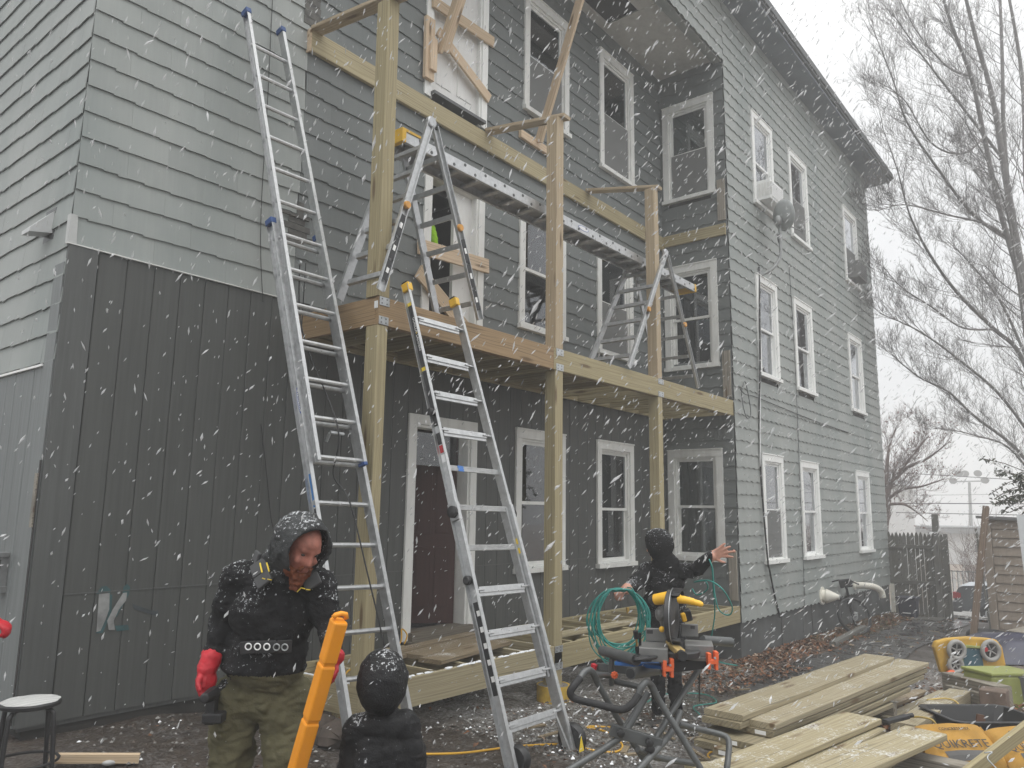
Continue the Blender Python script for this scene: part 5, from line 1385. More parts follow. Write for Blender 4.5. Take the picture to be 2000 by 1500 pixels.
# ---- mitre saw
saw = thing('miter_saw', (3.994,2.036,0.871), 'yellow and grey miter saw with ribbed black blade guard standing on folding stand', 'saw')
SAWG = M_plain('saw_cast_grey', (.20,.20,.195), .5, .4, .2, 9)
SAWD = M_plain('saw_dark_grey', (.045,.045,.046), .5, .1, .25, 9)
YELD = M_plain('saw_yellow', (.78,.44,.03), .42, 0, .1, 8)
UP = V((0,0,1))
def bx(nm, c, r, u, f, mat, bev=.005, rot=0.0, par=saw):
    """box about c: r half width along the picture's right, u up, f towards the front of the saw"""
    c = V(c); a = R(rot); X = RT*math.cos(a)+TC*math.sin(a); m = MB(); m.beam(c-X*r, c+X*r, f*2, u*2, up=UP); return m.build(nm, mat, par, bevel=bev)
bx('table', (3.836,2.091,0.916), .075, .036, .10, SAWG, rot=12); bx('table', (4.081,1.947,0.921), .075, .030, .09, SAWG, rot=12)
m = MB(); m.lathe((3.941,2.015,0.893), UP, [(0,.125),(.028,.13),(.034,.125)], 28); m.build('turntable', SAWD, saw, smooth=True)
m = MB(); m.lathe((4.064,1.949,0.875), UP, [(0,.11),(.016,.115)], 24); m.build('base_plate', SAWG, saw, smooth=True)
bx('fence', (3.942,2.135,0.987), .055, .036, .012, SAWG, rot=10); bx('fence', (4.074,1.996,1.012), .046, .034, .012, SAWG, rot=10)
bx('fence_label', (3.881,2.139,1.010), .017, .010, .003, SAWD, .001, 10); bx('fence_label', (4.044,1.963,1.035), .012, .009, .003, SAWD, .001, 10)
m = MB(); m.beam((3.958,2.060,0.950), (3.766,1.896,0.943), .045, .03, up=UP); m.build('miter_arm', M_plain('dusty_yellow_steel', (.50,.36,.14), .5, .2), saw, bevel=.004)
m = MB(); m.beam((3.959,2.057,0.959), (3.787,1.915,0.953), .012, .006, up=UP); m.build('kerf_slot', BLK, saw)
m = MB(); m.tube([(3.792,1.915,0.933), (3.727,1.866,0.934)], [.026,.024], 14); m.build('miter_knob', BLK, saw, smooth=True)
gc = V((3.901,2.009,1.104)); gax = (RT*.93+TC*.36).normalized(); gup = UP; gfw = gax.cross(gup).normalized()
m = MB(); m.lathe(gc-gax*.028, gax, [(0,.125),(.006,.137),(.038,.137),(.044,.125)], 40); m.build('blade_guard', SAWD, saw, smooth=True)
m = MB()
for k in range(46):
    th = -2.2+4.4*k/45+math.pi/2*0
    dr = gfw*-1*math.cos(th)+gup*math.sin(th)
    if dr.dot(TC) < -.35 and dr.z < .5: continue
    p = gc+gax*.030+dr*.140; m.beam(p-gax*.022, p+gax*.022, .0085, .016, up=dr)
rb = m.build('guard_rib', BLK, saw); rb['kind'] = 'stuff'
m = MB(); m.lathe(gc-gax*.034, gax, [(0,.07),(.006,.075)], 24); m.build('guard_plate', SAWG, saw, smooth=True)
m = MB(); m.lathe(gc+gax*.002, gax, [(0,.148),(.0025,.148)], 40); m.build('blade', STEEL, saw)
m = MB(); m.tube([(3.876,2.099,1.184), (3.873,2.001,1.206)], [.030,.033], 16); m.build('motor_housing', YELD, saw, smooth=True)
m = MB(); m.tube([(3.882,2.127,1.176), (3.878,2.097,1.184)], [.026,.0315], 16); o = m.build('motor_cap', SAWD, saw, smooth=True)
m = MB(); m.tube([(3.879,1.973,1.223), (3.864,1.948,1.205)], [.018,.016], 10); m.build('motor_nose', YELD, saw, smooth=True)
m = MB(); m.tube(curve([V(p) for p in ((3.846,1.939,1.199),(3.840,1.898,1.200),(3.859,1.860,1.191),(3.863,1.825,1.184))], 5), [.021]*5+[.019]*5+[.016]*5+[.013], 12); m.build('handle', YELD, saw, smooth=True)
m = MB(); m.ball(V((3.863,1.825,1.184)), .0135, 12, 8); m.build('handle_end', YELD, saw, smooth='all')
m = MB(); m.ball((3.903,2.086,1.107), (.026,.028,.04), 12, 8); m.beam((3.903,2.086,1.107), (3.907,2.038,1.146), .04, .05); m.beam((3.911,2.082,1.088), (3.951,2.061,0.978), .03, .035, up=RT); m.build('pivot_arm', SAWG, saw, bevel=.003)
m = MB(); m.ball((3.865,2.056,1.033), (.016,.016,.016), 10, 8); m.build('lock_pin', YELD, saw, smooth='all')
m = MB(); m.beam((3.942,1.971,1.117), (3.955,1.966,1.076), .03, .025, up=RT); m.build('yellow_cover', YELD, saw, bevel=.005)
m = MB(); m.beam((4.005,1.986,1.131), (4.024,1.979,1.071), .05, .05, up=RT); m.build('rear_housing', BLK, saw, bevel=.008)
m = MB(); m.tube([(3.722,2.137,1.032), (3.731,2.136,0.992)], .014, 10); m.tube([(3.738,2.138,0.952), (3.745,2.139,0.914)], .011, 10); m.tube([(3.757,2.129,1.019), (3.767,2.136,0.948)], .008, 8); o = m.build('hold_down_clamp', BLK, saw, smooth=True)
m = MB(); m.tube([(3.730,2.136,0.995), (3.738,2.138,0.949)], .006, 8); m.build('brass_rod', M_plain('brass_rod', (.5,.3,.1), .35, .9), o, smooth=True)
cr = MB(); rr = random.Random(3); pts = [V((3.707,2.060,0.906))+RT*rr.uniform(-.075,.075)+TC*rr.uniform(-.05,.05)+V((0,0,rr.uniform(-.012,.012))) for _ in range(9)]
cr.tube(curve(pts, 5), .008, 6); cr.build('power_cord', BLK, saw, smooth='all')
# ================================================================== LUMBER
LBL = ['top wide new plank of the long stack beside the path', 'second wide plank on the near side of the long stack, one layer lower', 'plank under the second plank with a paper end tag']
stx = 0
def stack_plank(l, r, w, z0, z1, mat, label, h=.042):
    a = V((l[0], l[1], z0)); b_ = V((r[0], r[1], z1)); o = lum('lumber_plank', a, b_, w, h, mat)
    return tag(o, label, 'plank', 'new planks in the long stack by the path')
LT = V((5.385,2.398,0.280)); RTp = V((8.929,2.233,0.220)); LB = V((5.486,2.211,0.235)); RB = V((9.108,1.953,0.180))
dlen = (RTp-LT).normalized(); dsd = V((-dlen.y, dlen.x, 0)).normalized()
stack_plank(LT, RTp, .295, LT.z-.02, RTp.z-.02, PTP, 'topmost wide new plank of the long stack by the path')
stack_plank(LB, RB, .30, LB.z-.02, RB.z-.02, PTP, 'wide plank on the near side of the long stack, half a step below the topmost')
base_l = (LT+LB)/2; base_r = (RTp+RB)/2
tagn = 0
tags_ = []
for lay in range(1, 6):
    for col in (0, 1):
        if lay > 4 and col == 1: pass
        z0 = LT.z-.021-.0445*lay-(.0445 if col == 1 else 0); z1 = RTp.z-.021-.0445*lay-(.0445 if col == 1 else 0)
        if z0 < -.07: continue
        L_ = (LT if col == 0 else LB); R_ = (RTp if col == 0 else RB)
        sh = (-.04, .10, -.09, -.16, -.05)[lay-1]*(1 if col == 0 else .6)
        if col == 1 and lay >= 2: sh -= .30
        p0 = L_+dlen*sh - dsd*(0 if col == 0 else .0); p1 = R_+dlen*(sh*.4-(0.05*lay if lay < 3 else .55*(lay-2)))
        row = ('far', 'near')[col]; nm = ('first','second','third','fourth','fifth')[lay-1]
        stack_plank(p0, p1, .29, z0, z1, WETW, '%s plank down in the %s row of the long stack by the path' % (nm, row))
        if col == 1 or lay in (3,4): tags_.append((p0, z0, sh))
for k in (.12, .42, .72):
    c = base_l+(base_r-base_l)*k; zt = (LT.z-.021-.0445*5.5)+((RTp.z-LT.z))*k
    zb = Gz(c.x, c.y)
    o = lum('stack_sleeper', (c.x-dsd.x*.26, c.y-dsd.y*.26, (zt+zb)/2-.01), (c.x+dsd.x*.26, c.y+dsd.y*.26, (zt+zb)/2-.01), .10, max(.05, zt-zb), OLDW)
    tag(o, 'old timber sleeper under the long plank stack, %s' % ('nearest the saw', 'in its middle', 'at its far end')[int(k*3)], 'sleeper')
for i, (p, z, sh) in enumerate(tags_[:8]):
    c = V((p.x, p.y, z))-dlen*.0015+dsd*(.06 if i % 2 else -.05); m = MB(); m.beam(c-dsd*.04, c+dsd*.04, .002, .026, up=UP); o = m.build('end_tag', STICK)
    # the tag moves with its plank
    best = min([q for q in bpy.data.objects if q.name.startswith('lumber_plank')], key=lambda q: (ORG[q.name]-p).length+abs(ORG[q.name].z-z)*5)
    mw = o.matrix_world.copy(); bpy.context.view_layer.update(); o.parent = best; o.matrix_parent_inverse = best.matrix_basis.inverted()
# planks in front, ends towards the right
def near_plank(el, er, ol, zt, L, label, mat=PTS, h=.042):
    a = V(el); b_ = V(er); mid_ = (a+b_)/2; w = (a-b_).length; d = (V(ol)-a); d.z = 0; d.normalize()
    o = lum('lumber_plank', mid_+V((0,0,-h/2)), mid_+d*L+V((0,0,-h/2)), w, h, mat); return tag(o, label, 'plank', 'snow dusted planks in the front')
near_plank((6.309,1.862,0.200), (6.307,1.583,0.200), (4.357,2.145,0.200), .20, 3.2, 'nearest wide snow dusted plank, its end by the black handle tool')
near_plank((6.284,1.821,0.150), (6.215,1.551,0.150), (4.753,1.939,0.150), .15, 2.6, 'plank hidden beneath the nearest wide snow dusted plank')
near_plank((6.187,1.415,0.200), (6.196,1.140,0.200), (4.362,1.753,0.200), .20, 2.6, 'wide snowy plank in the front beside the yellow concrete bags')
near_plank((5.936,1.508,0.150), (5.881,1.275,0.150), (4.885,1.650,0.150), .15, 2.2, 'narrow plank lying between the two wide front planks', PTP)
for (c, l_) in (((5.725,1.850,0.174), 'old block holding up the nearest front planks'), ((6.048,1.313,0.081), 'old block holding up the front plank by the concrete bags')):
    zt = .065; g0 = Gz(c[0], c[1]); o = lum('plank_block', V((c[0],c[1],(zt+g0)/2))-dsd*.3, V((c[0],c[1],(zt+g0)/2))+dsd*.3, .14, zt-g0, OLDW); tag(o, l_, 'block')
o = lum('lumber_offcut', (4.519,2.225,0.137), (4.714,2.150,0.116), .12, .05, PTS); tag(o, 'snowy offcut end at the bottom edge below the saw stand', 'offcut')
# thin boards lying on the ground between the stacks
for i, (p0, p1, w, lb) in enumerate((
   ((7.010,2.524,-0.141), (9.446,2.530,-0.275), .10, 'snowy thin board nearest the long stack on the ground'),
   ((7.243,2.338,-0.153), (9.707,2.339,-0.289), .16, 'grey wet board on the ground, second from the long stack'),
   ((7.871,2.165,-0.178), (10.060,2.089,-0.298), .12, 'third thin board on the ground between the plank stacks'),
   ((7.841,1.938,-0.156), (10.071,1.873,-0.279), .09, 'narrow pale board on the ground beside the thick timber'))):
    o = lum('ground_board', p0, p1, w, .04, GROUNDW if i != 3 else PTP); tag(o, lb, 'board', 'thin boards on the ground')
o = lum('timber_beam', (7.338,1.681,-0.119), (9.865,1.674,-0.258), .20, .14, PTP); tag(o, 'thick square timber with a yellow cord looped over it', 'timber')
o = lum('wooden_stake', (6.715,2.112,0.038), (6.443,1.955,0.079), .05, .03, PINE); tag(o, 'short pale stake poking up behind the nearest front plank', 'stake')
m = MB(); m.beam((6.112,1.519,0.224), (6.321,1.417,0.239), .05, .028); m.tube([(6.313,1.429,0.235), (6.347,1.382,0.251)], .017, 8); o = m.build('hand_tool', BLK, bevel=.008); tag(o, 'black handled tool resting at the end of front plank', 'tool')
o = lum('leaning_stick', (5.545,0.961,0.108), (6.253,0.675,0.316), .04, .085, PT); tag(o, 'yellowish lumber stick slanting across the concrete bags at lower right', 'stick')
hk = MB(); hk.tube(curve([V(p) for p in ((5.629,0.850,0.255),(5.635,0.808,0.265),(5.623,0.829,0.244),(5.602,0.828,0.226),(5.600,0.791,0.188),(5.579,0.748,0.145))], 4), .004, 6); o = hk.build('wire_hook', STEEL, smooth='all'); tag(o, 'bent bare wire hook hanging on slanting lumber stick', 'wire')
# ---- concrete bags
BAGY = M_plain('yellow_paper_bag', (.40,.225,.05), .8, 0, .22, 6, .2, .4)
BAGG = M_plain('grey_print_band', (.09,.088,.085), .8, 0, .2, 9)
def bag(c, xd, label, w=.60, d=.40, h=.16, words='QUIKRETE'):
    c = V(c); xd = V(xd).normalized(); y0_ = V((-xd.y, xd.x, 0)); ta = R(34); yd = y0_*math.cos(ta)+V((0,0,1))*math.sin(ta); UP = V((0,0,1))*math.cos(ta)-y0_*math.sin(ta); c = c+V((0,0,d/2*math.sin(ta)-.02)); t = thing('concrete_bag', tuple(c), label, 'bag', 'bags of concrete mix')
    b = MB(); N, Mk = 16, 12
    def P(u, v, top):
        e = (1-abs(2*u-1)**4)**.5*(1-abs(2*v-1)**5)**.5
        z = h*(.5+.5*e)*(1 if top else 0)+(0 if top else h*.5*(1-e)) + (.012*noise.noise(V((u*5,v*5,c.x*3))) if top else 0)
        k = 1-.06*(1-e)
        return c+xd*(u-.5)*w*k+yd*(v-.5)*d*k+UP*z
    for top in (1, 0):
        for i in range(N):
            for j in range(Mk):
                q = [P(i/N,j/Mk,top),P((i+1)/N,j/Mk,top),P((i+1)/N,(j+1)/Mk,top),P(i/N,(j+1)/Mk,top)]
                b.quad(*(q if top else q[::-1]))
    o = b.build('sack', BAGY, t, smooth='all')
    bm = bmesh.new(); bm.from_mesh(o.data); bmesh.ops.remove_doubles(bm, verts=bm.verts, dist=.001); bmesh.ops.recalc_face_normals(bm, faces=bm.faces); bm.to_mesh(o.data); bm.free()
    g = MB(); 
    for i in range(3, 13):
        for (v0, v1) in ((.10,.19),(.19,.29)): g.quad(*[P(a,b_,1)+UP*.004 for a, b_ in ((i/N,v0),((i+1)/N,v0),((i+1)/N,v1),(i/N,v1))])
    g.build('print_band', BAGG, t)
    up_ = (P(.5,.46,1)-P(.5,.34,1)); text('lettering', words, .098, P(.44,.40,1)+UP*.010, xd, up_, TXTB, t)
    text('lettering', 'CONCRETE MIX', .034, P(.5,.74,1)+UP*.008, xd, up_, TXTB, t)
    bx_ = MB(); bx_.quad(*[P(a,b_,1)+UP*.007 for a, b_ in ((.74,.12),(.90,.12),(.90,.28),(.74,.28))]); bx_.build('weight_box', BAGY, t)
    text('lettering', '80', .06, P(.82,.20,1)+UP*.012, xd, up_, TXTB, t)
    cu = MB(); cu.beam(c+xd*w*.475-yd*d*.42+UP*h*.5, c+xd*w*.475+yd*d*.42+UP*h*.5, .012, .05, up=UP); cu.build('sewn_end', BAGY, t, bevel=.004)
    return t
bag((6.813,1.223,-0.190), RT*1.0+TC*-.12, 'yellow concrete bag with black lettering beside the wide snowy front plank')
bag((7.182,0.834,-0.210), RT*1.0+TC*-.25, 'yellow concrete bag at the right edge half hidden behind slanting stick', words='QUIKRETE')
o_ = MB(); o_.beam((6.103,1.302,-0.050), (6.282,1.179,-0.060), .1, .06); o = o_.build('red_wrapper', M_plain('faded_red_paper', (.45,.06,.06), .7), bevel=.01); tag(o, 'faded red paper packet at the bottom edge below the concrete bag', 'packet')
# ---- black mixing tub
tb = thing('mixing_tub', tuple(V((7.963,1.224,-0.253))), 'black plastic mixing tub with a brown leaf inside, behind the concrete bags', 'tub')
tc_ = V((8.258,1.253,-0.269)); X = (RT*1.0-TC*.05).normalized(); Y = V((-X.y, X.x, 0))
m = MB()
def ringp(w, d, z): return [tc_+X*a*w/2+Y*b_*d/2+UP*z for a, b_ in ((-1,-.8),(-.85,-1),(.85,-1),(1,-.8),(1,.8),(.85,1),(-.85,1),(-1,.8))]
rings_ = [ringp(.60,.42,.0), ringp(.78,.58,.19), ringp(.84,.64,.195), ringp(.84,.64,.205), ringp(.76,.56,.205), ringp(.58,.40,.02)]
n0 = len(m.v)
for rg in rings_: m.v += [tuple(p) for p in rg]
for i in range(5):
    for k in range(8): m.f.append((i*8+k, i*8+(k+1)%8, (i+1)*8+(k+1)%8, (i+1)*8+k)); m.m.append(0)
m.f.append(tuple(range(7,-1,-1))); m.m.append(0); m.f.append(tuple(range(40,48))); m.m.append(0)
m.build('basin', BLK, tb, bevel=.006, fix=True)
m = MB(); m.prism([tc_+UP*.03-X*.06, tc_+UP*.03+X*.06, tc_+UP*.18+X*.05+Y*.02, tc_+UP*.19-X*.01+Y*.02], Y*.02); o = m.build('brown_shard', M_plain('rusty_brown', (.10,.045,.025), .8), fix=True); tag(o, 'rusty brown shard standing inside the black mixing tub', 'shard')
# ---- toys
tyc = V((12.326,1.937,-0.435)); toy = thing('toy_table', tuple(tyc), 'yellow plastic toy panel standing on edge with netted white wheels', 'toy')
X = (RT*1.0-TC*.1).normalized(); Y = TC
def poly(cx, cz, pts): return [tyc+X*(a+cx)+UP*(b_+cz) for a, b_ in pts]
yp = [(-.42,.02),(-.50,.36),(-.47,.43),(-.3,.47),(0,.49),(.3,.47),(.42,.45),(.49,.36),(.52,.12),(.42,.02)]
m = MB(); m.prism(poly(0,0,yp), -Y*.09); m.build('panel', M_plain('faded_yellow_plastic', (.55,.33,.045), .55, 0, .15, 5), toy, bevel=.025, fix=True)
TEALB = M_plain('dark_teal_plastic', (.03,.09,.12), .5); LIMEP = M_plain('lime_plastic', (.27,.30,.085), .55, 0, .12, 5)
m = MB(); m.prism([p+Y*.03 for p in poly(0,0,[(-.12,.06),(-.12,.30),(-.05,.36),(.16,.34),(.18,.06)])], -Y*.06); m.build('teal_panel', TEALB, toy, bevel=.015, fix=True)
m = MB(); m.prism([p+Y*.05 for p in poly(0,0,[(-.16,.05),(-.17,.32),(-.05,.39),(.20,.37),(.22,.34),(-.05,.355),(-.125,.29),(-.125,.05)])], -Y*.05); m.build('lime_rim', LIMEP, toy, bevel=.008, fix=True)
for (cx, cz, r) in ((-.22,.33,.11),(-.25,.14,.09),(.27,.32,.12)):
    m = MB(); cc = tyc+X*cx+UP*cz+Y*.06; N = 20; m.tube([cc+(X*math.cos(2*math.pi*k/N)+UP*math.sin(2*math.pi*k/N))*r for k in range(N+1)], .030, 8, False)
    for a in range(5):
        v = X*math.cos(a*1.257+.4+cx)+UP*math.sin(a*1.257+.4+cx); m.tube([cc, cc+v*r], .010, 6)
    m.build('netted_wheel', M_white('toy_white', (.33,.325,.31), .5), toy, smooth='all')
    m = MB(); m.lathe(cc-Y*.03, Y, [(0,r*.9),(.015,r*.9)], 18); m.build('wheel_back', DARKIN, toy)
m = MB(); m.lathe(tyc+X*.19+UP*.34+Y*.06, Y, [(0,.03),(.02,.03)], 12); m.build('red_button', RED, toy)
m = MB(); m.tube([tyc-X*.38+UP*.03+Y*.08, tyc-X*.30+UP*.05+Y*.08], .04, 10); m.build('orange_foot', ORJ, toy, smooth=True)
gb = V((10.411,1.361,-0.388)); X = (RT*.97-TC*.25).normalized(); Y = V((-X.y, X.x, 0))
m = MB(); m.beam(gb-X*.31+UP*.18, gb+X*.33+UP*.16, .40, .34); bx1 = m.build('lime_bin', LIMEP, bevel=.03); tag(bx1, 'lime green plastic storage bin with snow specks behind the old timber', 'bin')
m = MB(); m.beam(gb-X*.32+UP*.365, gb+X*.34+UP*.345, .42, .035); m.build('lid', LIMEP, bx1, bevel=.012)
m = MB(); q = V((10.509,1.152,-0.393)); m.lathe(q, UP, [(0,.14),(.30,.17),(.33,.18),(.34,.15)], 20); o = m.build('grey_bucket', M_plain('grey_plastic_pail', (.14,.145,.15), .6), smooth=True); tag(o, 'grey bucket at the right edge beside lime green bin', 'bucket')
o = lum('old_timber', (10.484,1.873,-0.234), (9.803,1.253,-0.193), .18, .22, OLDW); tag(o, 'old weathered timber lying in front of the lime green bin', 'timber')
o = lum('old_timber', (10.264,1.841,-0.306), (9.738,1.350,-0.258), .10, .16, OLDW); tag(o, 'lower old timber under the weathered one by the bin', 'timber')
bk = MB(); q = V((9.566,1.313,-0.341)); bk.box(q.x-.12,q.x+.12,q.y-.12,q.y+.12,q.z,q.z+.26); o = bk.build('concrete_block', M_plain('rusty_block', (.16,.12,.095), .85, 0, .35, 6, .3, .5), bevel=.01); tag(o, 'stained concrete block beneath the end of old timber', 'block')
# ---- cords on the ground
cy = MB()
cy.tube(curve([V((4.029,4.127,-0.038)),V((4.304,3.893,-0.046)),V((4.650,3.753,-0.056)),V((4.887,3.650,-0.070)),V((5.083,3.507,-0.081)),V((5.084,3.279,-0.081)),V((5.167,3.155,-0.085)),V((5.347,3.192,-0.095)),V((5.535,3.355,-0.106)),V((5.677,3.562,-0.114)),V((5.682,3.740,-0.114)),V((5.768,3.694,-0.119)),V((5.859,3.575,-0.124))], 6), .0085, 8)
CORDY = M_plain('yellow_cord', (.60,.33,.02), .5); o = cy.build('power_cable', CORDY, smooth='all'); tag(o, 'yellow extension cord winding over wet ground behind folding ladder', 'cord')
cy = MB(); cy.tube(curve([V((6.523,2.274,-0.161)),V((6.184,2.475,-0.142)),V((5.907,2.648,-0.127)),V((5.692,2.658,-0.115)),V((5.558,2.573,-0.107)),V((5.558,2.417,-0.107)),V((5.600,2.247,-0.110))], 6), .0075, 8); o = cy.build('power_cable', CORDY, smooth='all'); tag(o, 'loop of yellow cord on the ground before the long plank stack', 'cord')
cy = MB(); cy.tube(curve([V((7.608,1.674,-0.047)),V((7.432,1.557,0.002)),V((7.377,1.463,0.004)),V((7.414,1.437,-0.070))], 6), .008, 8); cy.tube(curve([V((8.834,1.793,-0.137)),V((8.943,1.654,-0.119)),V((8.902,1.545,-0.129)),V((8.819,1.502,-0.187)),V((8.703,1.495,-0.230))], 6), .008, 8); o = cy.build('power_cable', M_plain('pale_yellow_cord', (.50,.36,.10), .5), smooth='all'); tag(o, 'pale yellow cord draped over the thick timber by mixing tub', 'cord')
cy = MB(); cy.tube(curve([V((5.30,5.55,.39)),V((5.38,5.60,.46)),V((5.40,5.70,.50)),V((5.2,5.5,.42)),V((4.8,5.3,.36)),V((4.3,5.1,.37)),V((4.05,4.9,.37))], 6), .007, 6); o = cy.build('power_cable', CORDY, smooth='all'); tag(o, 'yellow cord running from the ground floor door across the deck joists', 'cord')
# ---- stool and board at the left
sc_ = V((1.810,4.816,0.592)); st = thing('stool', (sc_.x, sc_.y, Gz(sc_.x, sc_.y)), 'round black metal stool with wet snow lying on the seat', 'stool')
m = MB(); m.lathe(sc_-UP*.03, UP, [(0,.135),(.006,.150),(.022,.152),(.03,.146)], 32); m.build('seat', BLK, st, smooth=True)
m = MB(); b0 = len(m.v)
for i in range(7):
    for k in range(36):
        r_ = .143*i/6*(1+.03*math.sin(k*1.3)); th = 2*math.pi*k/36; m.v.append(tuple(sc_+V((r_*math.cos(th), r_*math.sin(th), .001+(.012*(1-(i/6)**3)+.004*noise.noise(V((r_*30*math.cos(th), r_*30*math.sin(th), 1))))*(1 if i < 6 else 0)))))
for i in range(6):
    for k in range(36): k2 = (k+1)%36; m.f.append((i*36+k, i*36+k2, (i+1)*36+k2, (i+1)*36+k)); m.m.append(0)
sn = m.build('snow_layer', M_wood('slushy_snow', (.38,.39,.40), (.62,.63,.64), (.2,.2,.2), 0, .6), st, smooth='all')
zg = Gz(sc_.x, sc_.y)
for k in range(4):
    th = .55+k*math.pi/2; d_ = V((math.cos(th), math.sin(th), 0)); m = MB(); m.tube(curve([sc_+d_*.09-UP*.03, sc_+d_*.135-UP*.05, sc_+d_*.15-UP*.10, V((sc_.x, sc_.y, zg))+d_*.175], 4), .0125, 8); m.build('leg', BLK, st, smooth='all')
m = MB(); m.tube([V((sc_.x, sc_.y, zg+.16))+V((math.cos(a_*.349), math.sin(a_*.349), 0))*.165 for a_ in range(19)], .008, 6, False); m.build('foot_ring', BLK, st, smooth='all')
o = lum('pine_offcut', (2.043,5.076,0.192), (2.448,4.819,0.152), .035, .055, PINE); tag(o, 'short pale pine stud lying on the ground behind the stool', 'stud')
for (px_, py_, s_) in ((215,1492,.05),(0,0,0)):
    if s_:
        q = V((2.324,4.916,0.135)); m = MB(); m.ball(q+UP*.01, (.055,.045,.022), 12, 8); o = m.build('pale_stone', M_plain('pale_stone_grey', (.42,.42,.41), .8), smooth='all'); tag(o, 'small pale stone on the ground in front of the pine stud', 'stone')
rk = random.Random(9)
for (c, s_, lb) in (((3.761,4.609,0.006), .12, 'rough dark rock under the ground deck left of the child'), ((3.821,4.853,0.026), .10, 'broken dark stone beside post foot behind the orange case')):
    q = V(c); m = MB(); m.ball(q+UP*s_*.4, (s_*1.3, s_, s_*.8), 10, 7); m.v = [tuple(V(v)+V((1,1,1))*s_*.35*noise.noise(V(v)*9)) for v in m.v]; o = m.build('rock', M_plain('dark_rock', (.075,.06,.05), .85, 0, .4, 8, .3, .6)); tag(o, lb, 'rock')
# graffiti on the siding
GRT = M_plain('teal_spray_paint', (.035,.085,.09), .7, 0, .3, 12); GRW = M_plain('thin_white_spray_paint', (.24,.245,.24), .7, 0, .3, 12)
gf = thing('graffiti', (2.65, YW-.03, .6), 'faded white and teal spray paint scrawl on the dark siding', 'graffiti')
GRD = M_plain('dark_spray_paint', (.045,.055,.06), .7, 0, .3, 12)
m = MB(); m.prism([tuple(V((2.517,5.731,1.038))+V((0,-0.0030,0))),tuple(V((2.590,5.731,1.040))+V((0,-0.0030,0))),tuple(V((2.598,5.731,0.927))+V((0,-0.0030,0))),tuple(V((2.577,5.731,0.852))+V((0,-0.0030,0))),tuple(V((2.552,5.731,0.785))+V((0,-0.0030,0))),tuple(V((2.525,5.731,0.781))+V((0,-0.0030,0))),tuple(V((2.521,5.731,0.899))+V((0,-0.0030,0)))], (0,-.001,0)); m.build('white_stroke', GRW, gf, fix=True)
m = MB(); m.prism([tuple(V((2.684,5.731,1.033))+V((0,-0.0030,0))),tuple(V((2.713,5.731,1.035))+V((0,-0.0030,0))),tuple(V((2.711,5.731,0.981))+V((0,-0.0030,0))),tuple(V((2.666,5.731,0.921))+V((0,-0.0030,0))),tuple(V((2.637,5.731,0.846))+V((0,-0.0030,0))),tuple(V((2.651,5.731,0.782))+V((0,-0.0030,0))),tuple(V((2.608,5.731,0.786))+V((0,-0.0030,0))),tuple(V((2.591,5.731,0.851))+V((0,-0.0030,0))),tuple(V((2.623,5.731,0.925))+V((0,-0.0030,0)))], (0,-.001,0)); m.build('white_stroke', GRW, gf, fix=True)
m = MB(); m.prism([tuple(V((2.500,5.731,1.039))+V((0,-0.0015,0))),tuple(V((2.530,5.731,1.086))+V((0,-0.0015,0))),tuple(V((2.564,5.731,1.091))+V((0,-0.0015,0))),tuple(V((2.596,5.731,1.061))+V((0,-0.0015,0))),tuple(V((2.596,5.731,1.018))+V((0,-0.0015,0))),tuple(V((2.576,5.731,1.048))+V((0,-0.0015,0))),tuple(V((2.534,5.731,1.044))+V((0,-0.0015,0)))], (0,-.001,0)); m.build('teal_stroke', GRT, gf, fix=True)
m = MB(); m.prism([tuple(V((2.591,5.731,1.033))+V((0,-0.0015,0))),tuple(V((2.610,5.731,1.024))+V((0,-0.0015,0))),tuple(V((2.616,5.731,0.890))+V((0,-0.0015,0))),tuple(V((2.568,5.731,0.770))+V((0,-0.0015,0))),tuple(V((2.519,5.731,0.772))+V((0,-0.0015,0))),tuple(V((2.557,5.731,0.806))+V((0,-0.0015,0))),tuple(V((2.592,5.731,0.875))+V((0,-0.0015,0)))], (0,-.001,0)); m.build('teal_stroke', GRT, gf, fix=True)
m = MB(); m.prism([tuple(V((2.684,5.731,1.076))+V((0,-0.0015,0))),tuple(V((2.707,5.731,1.096))+V((0,-0.0015,0))),tuple(V((2.731,5.731,1.073))+V((0,-0.0015,0))),tuple(V((2.729,5.731,1.023))+V((0,-0.0015,0))),tuple(V((2.686,5.731,0.934))+V((0,-0.0015,0))),tuple(V((2.650,5.731,0.866))+V((0,-0.0015,0))),tuple(V((2.641,5.731,0.888))+V((0,-0.0015,0))),tuple(V((2.677,5.731,0.956))+V((0,-0.0015,0)))], (0,-.001,0)); m.build('teal_stroke', GRT, gf, fix=True)
m = MB(); m.prism([tuple(V((2.648,5.731,0.810))+V((0,-0.0015,0))),tuple(V((2.742,5.731,0.808))+V((0,-0.0015,0))),tuple(V((2.753,5.731,0.771))+V((0,-0.0015,0))),tuple(V((2.666,5.731,0.770))+V((0,-0.0015,0)))], (0,-.001,0)); m.build('teal_stroke', GRT, gf, fix=True)
m = MB(); m.prism([tuple(V((2.757,5.731,0.956))+V((0,-0.0015,0))),tuple(V((2.788,5.731,0.939))+V((0,-0.0015,0))),tuple(V((2.882,5.731,0.902))+V((0,-0.0015,0))),tuple(V((2.945,5.731,0.882))+V((0,-0.0015,0))),tuple(V((2.952,5.731,0.896))+V((0,-0.0015,0))),tuple(V((2.963,5.731,0.851))+V((0,-0.0015,0))),tuple(V((2.932,5.731,0.854))+V((0,-0.0015,0))),tuple(V((2.861,5.731,0.882))+V((0,-0.0015,0))),tuple(V((2.776,5.731,0.912))+V((0,-0.0015,0)))], (0,-.001,0)); m.build('dark_stroke', GRD, gf, fix=True)
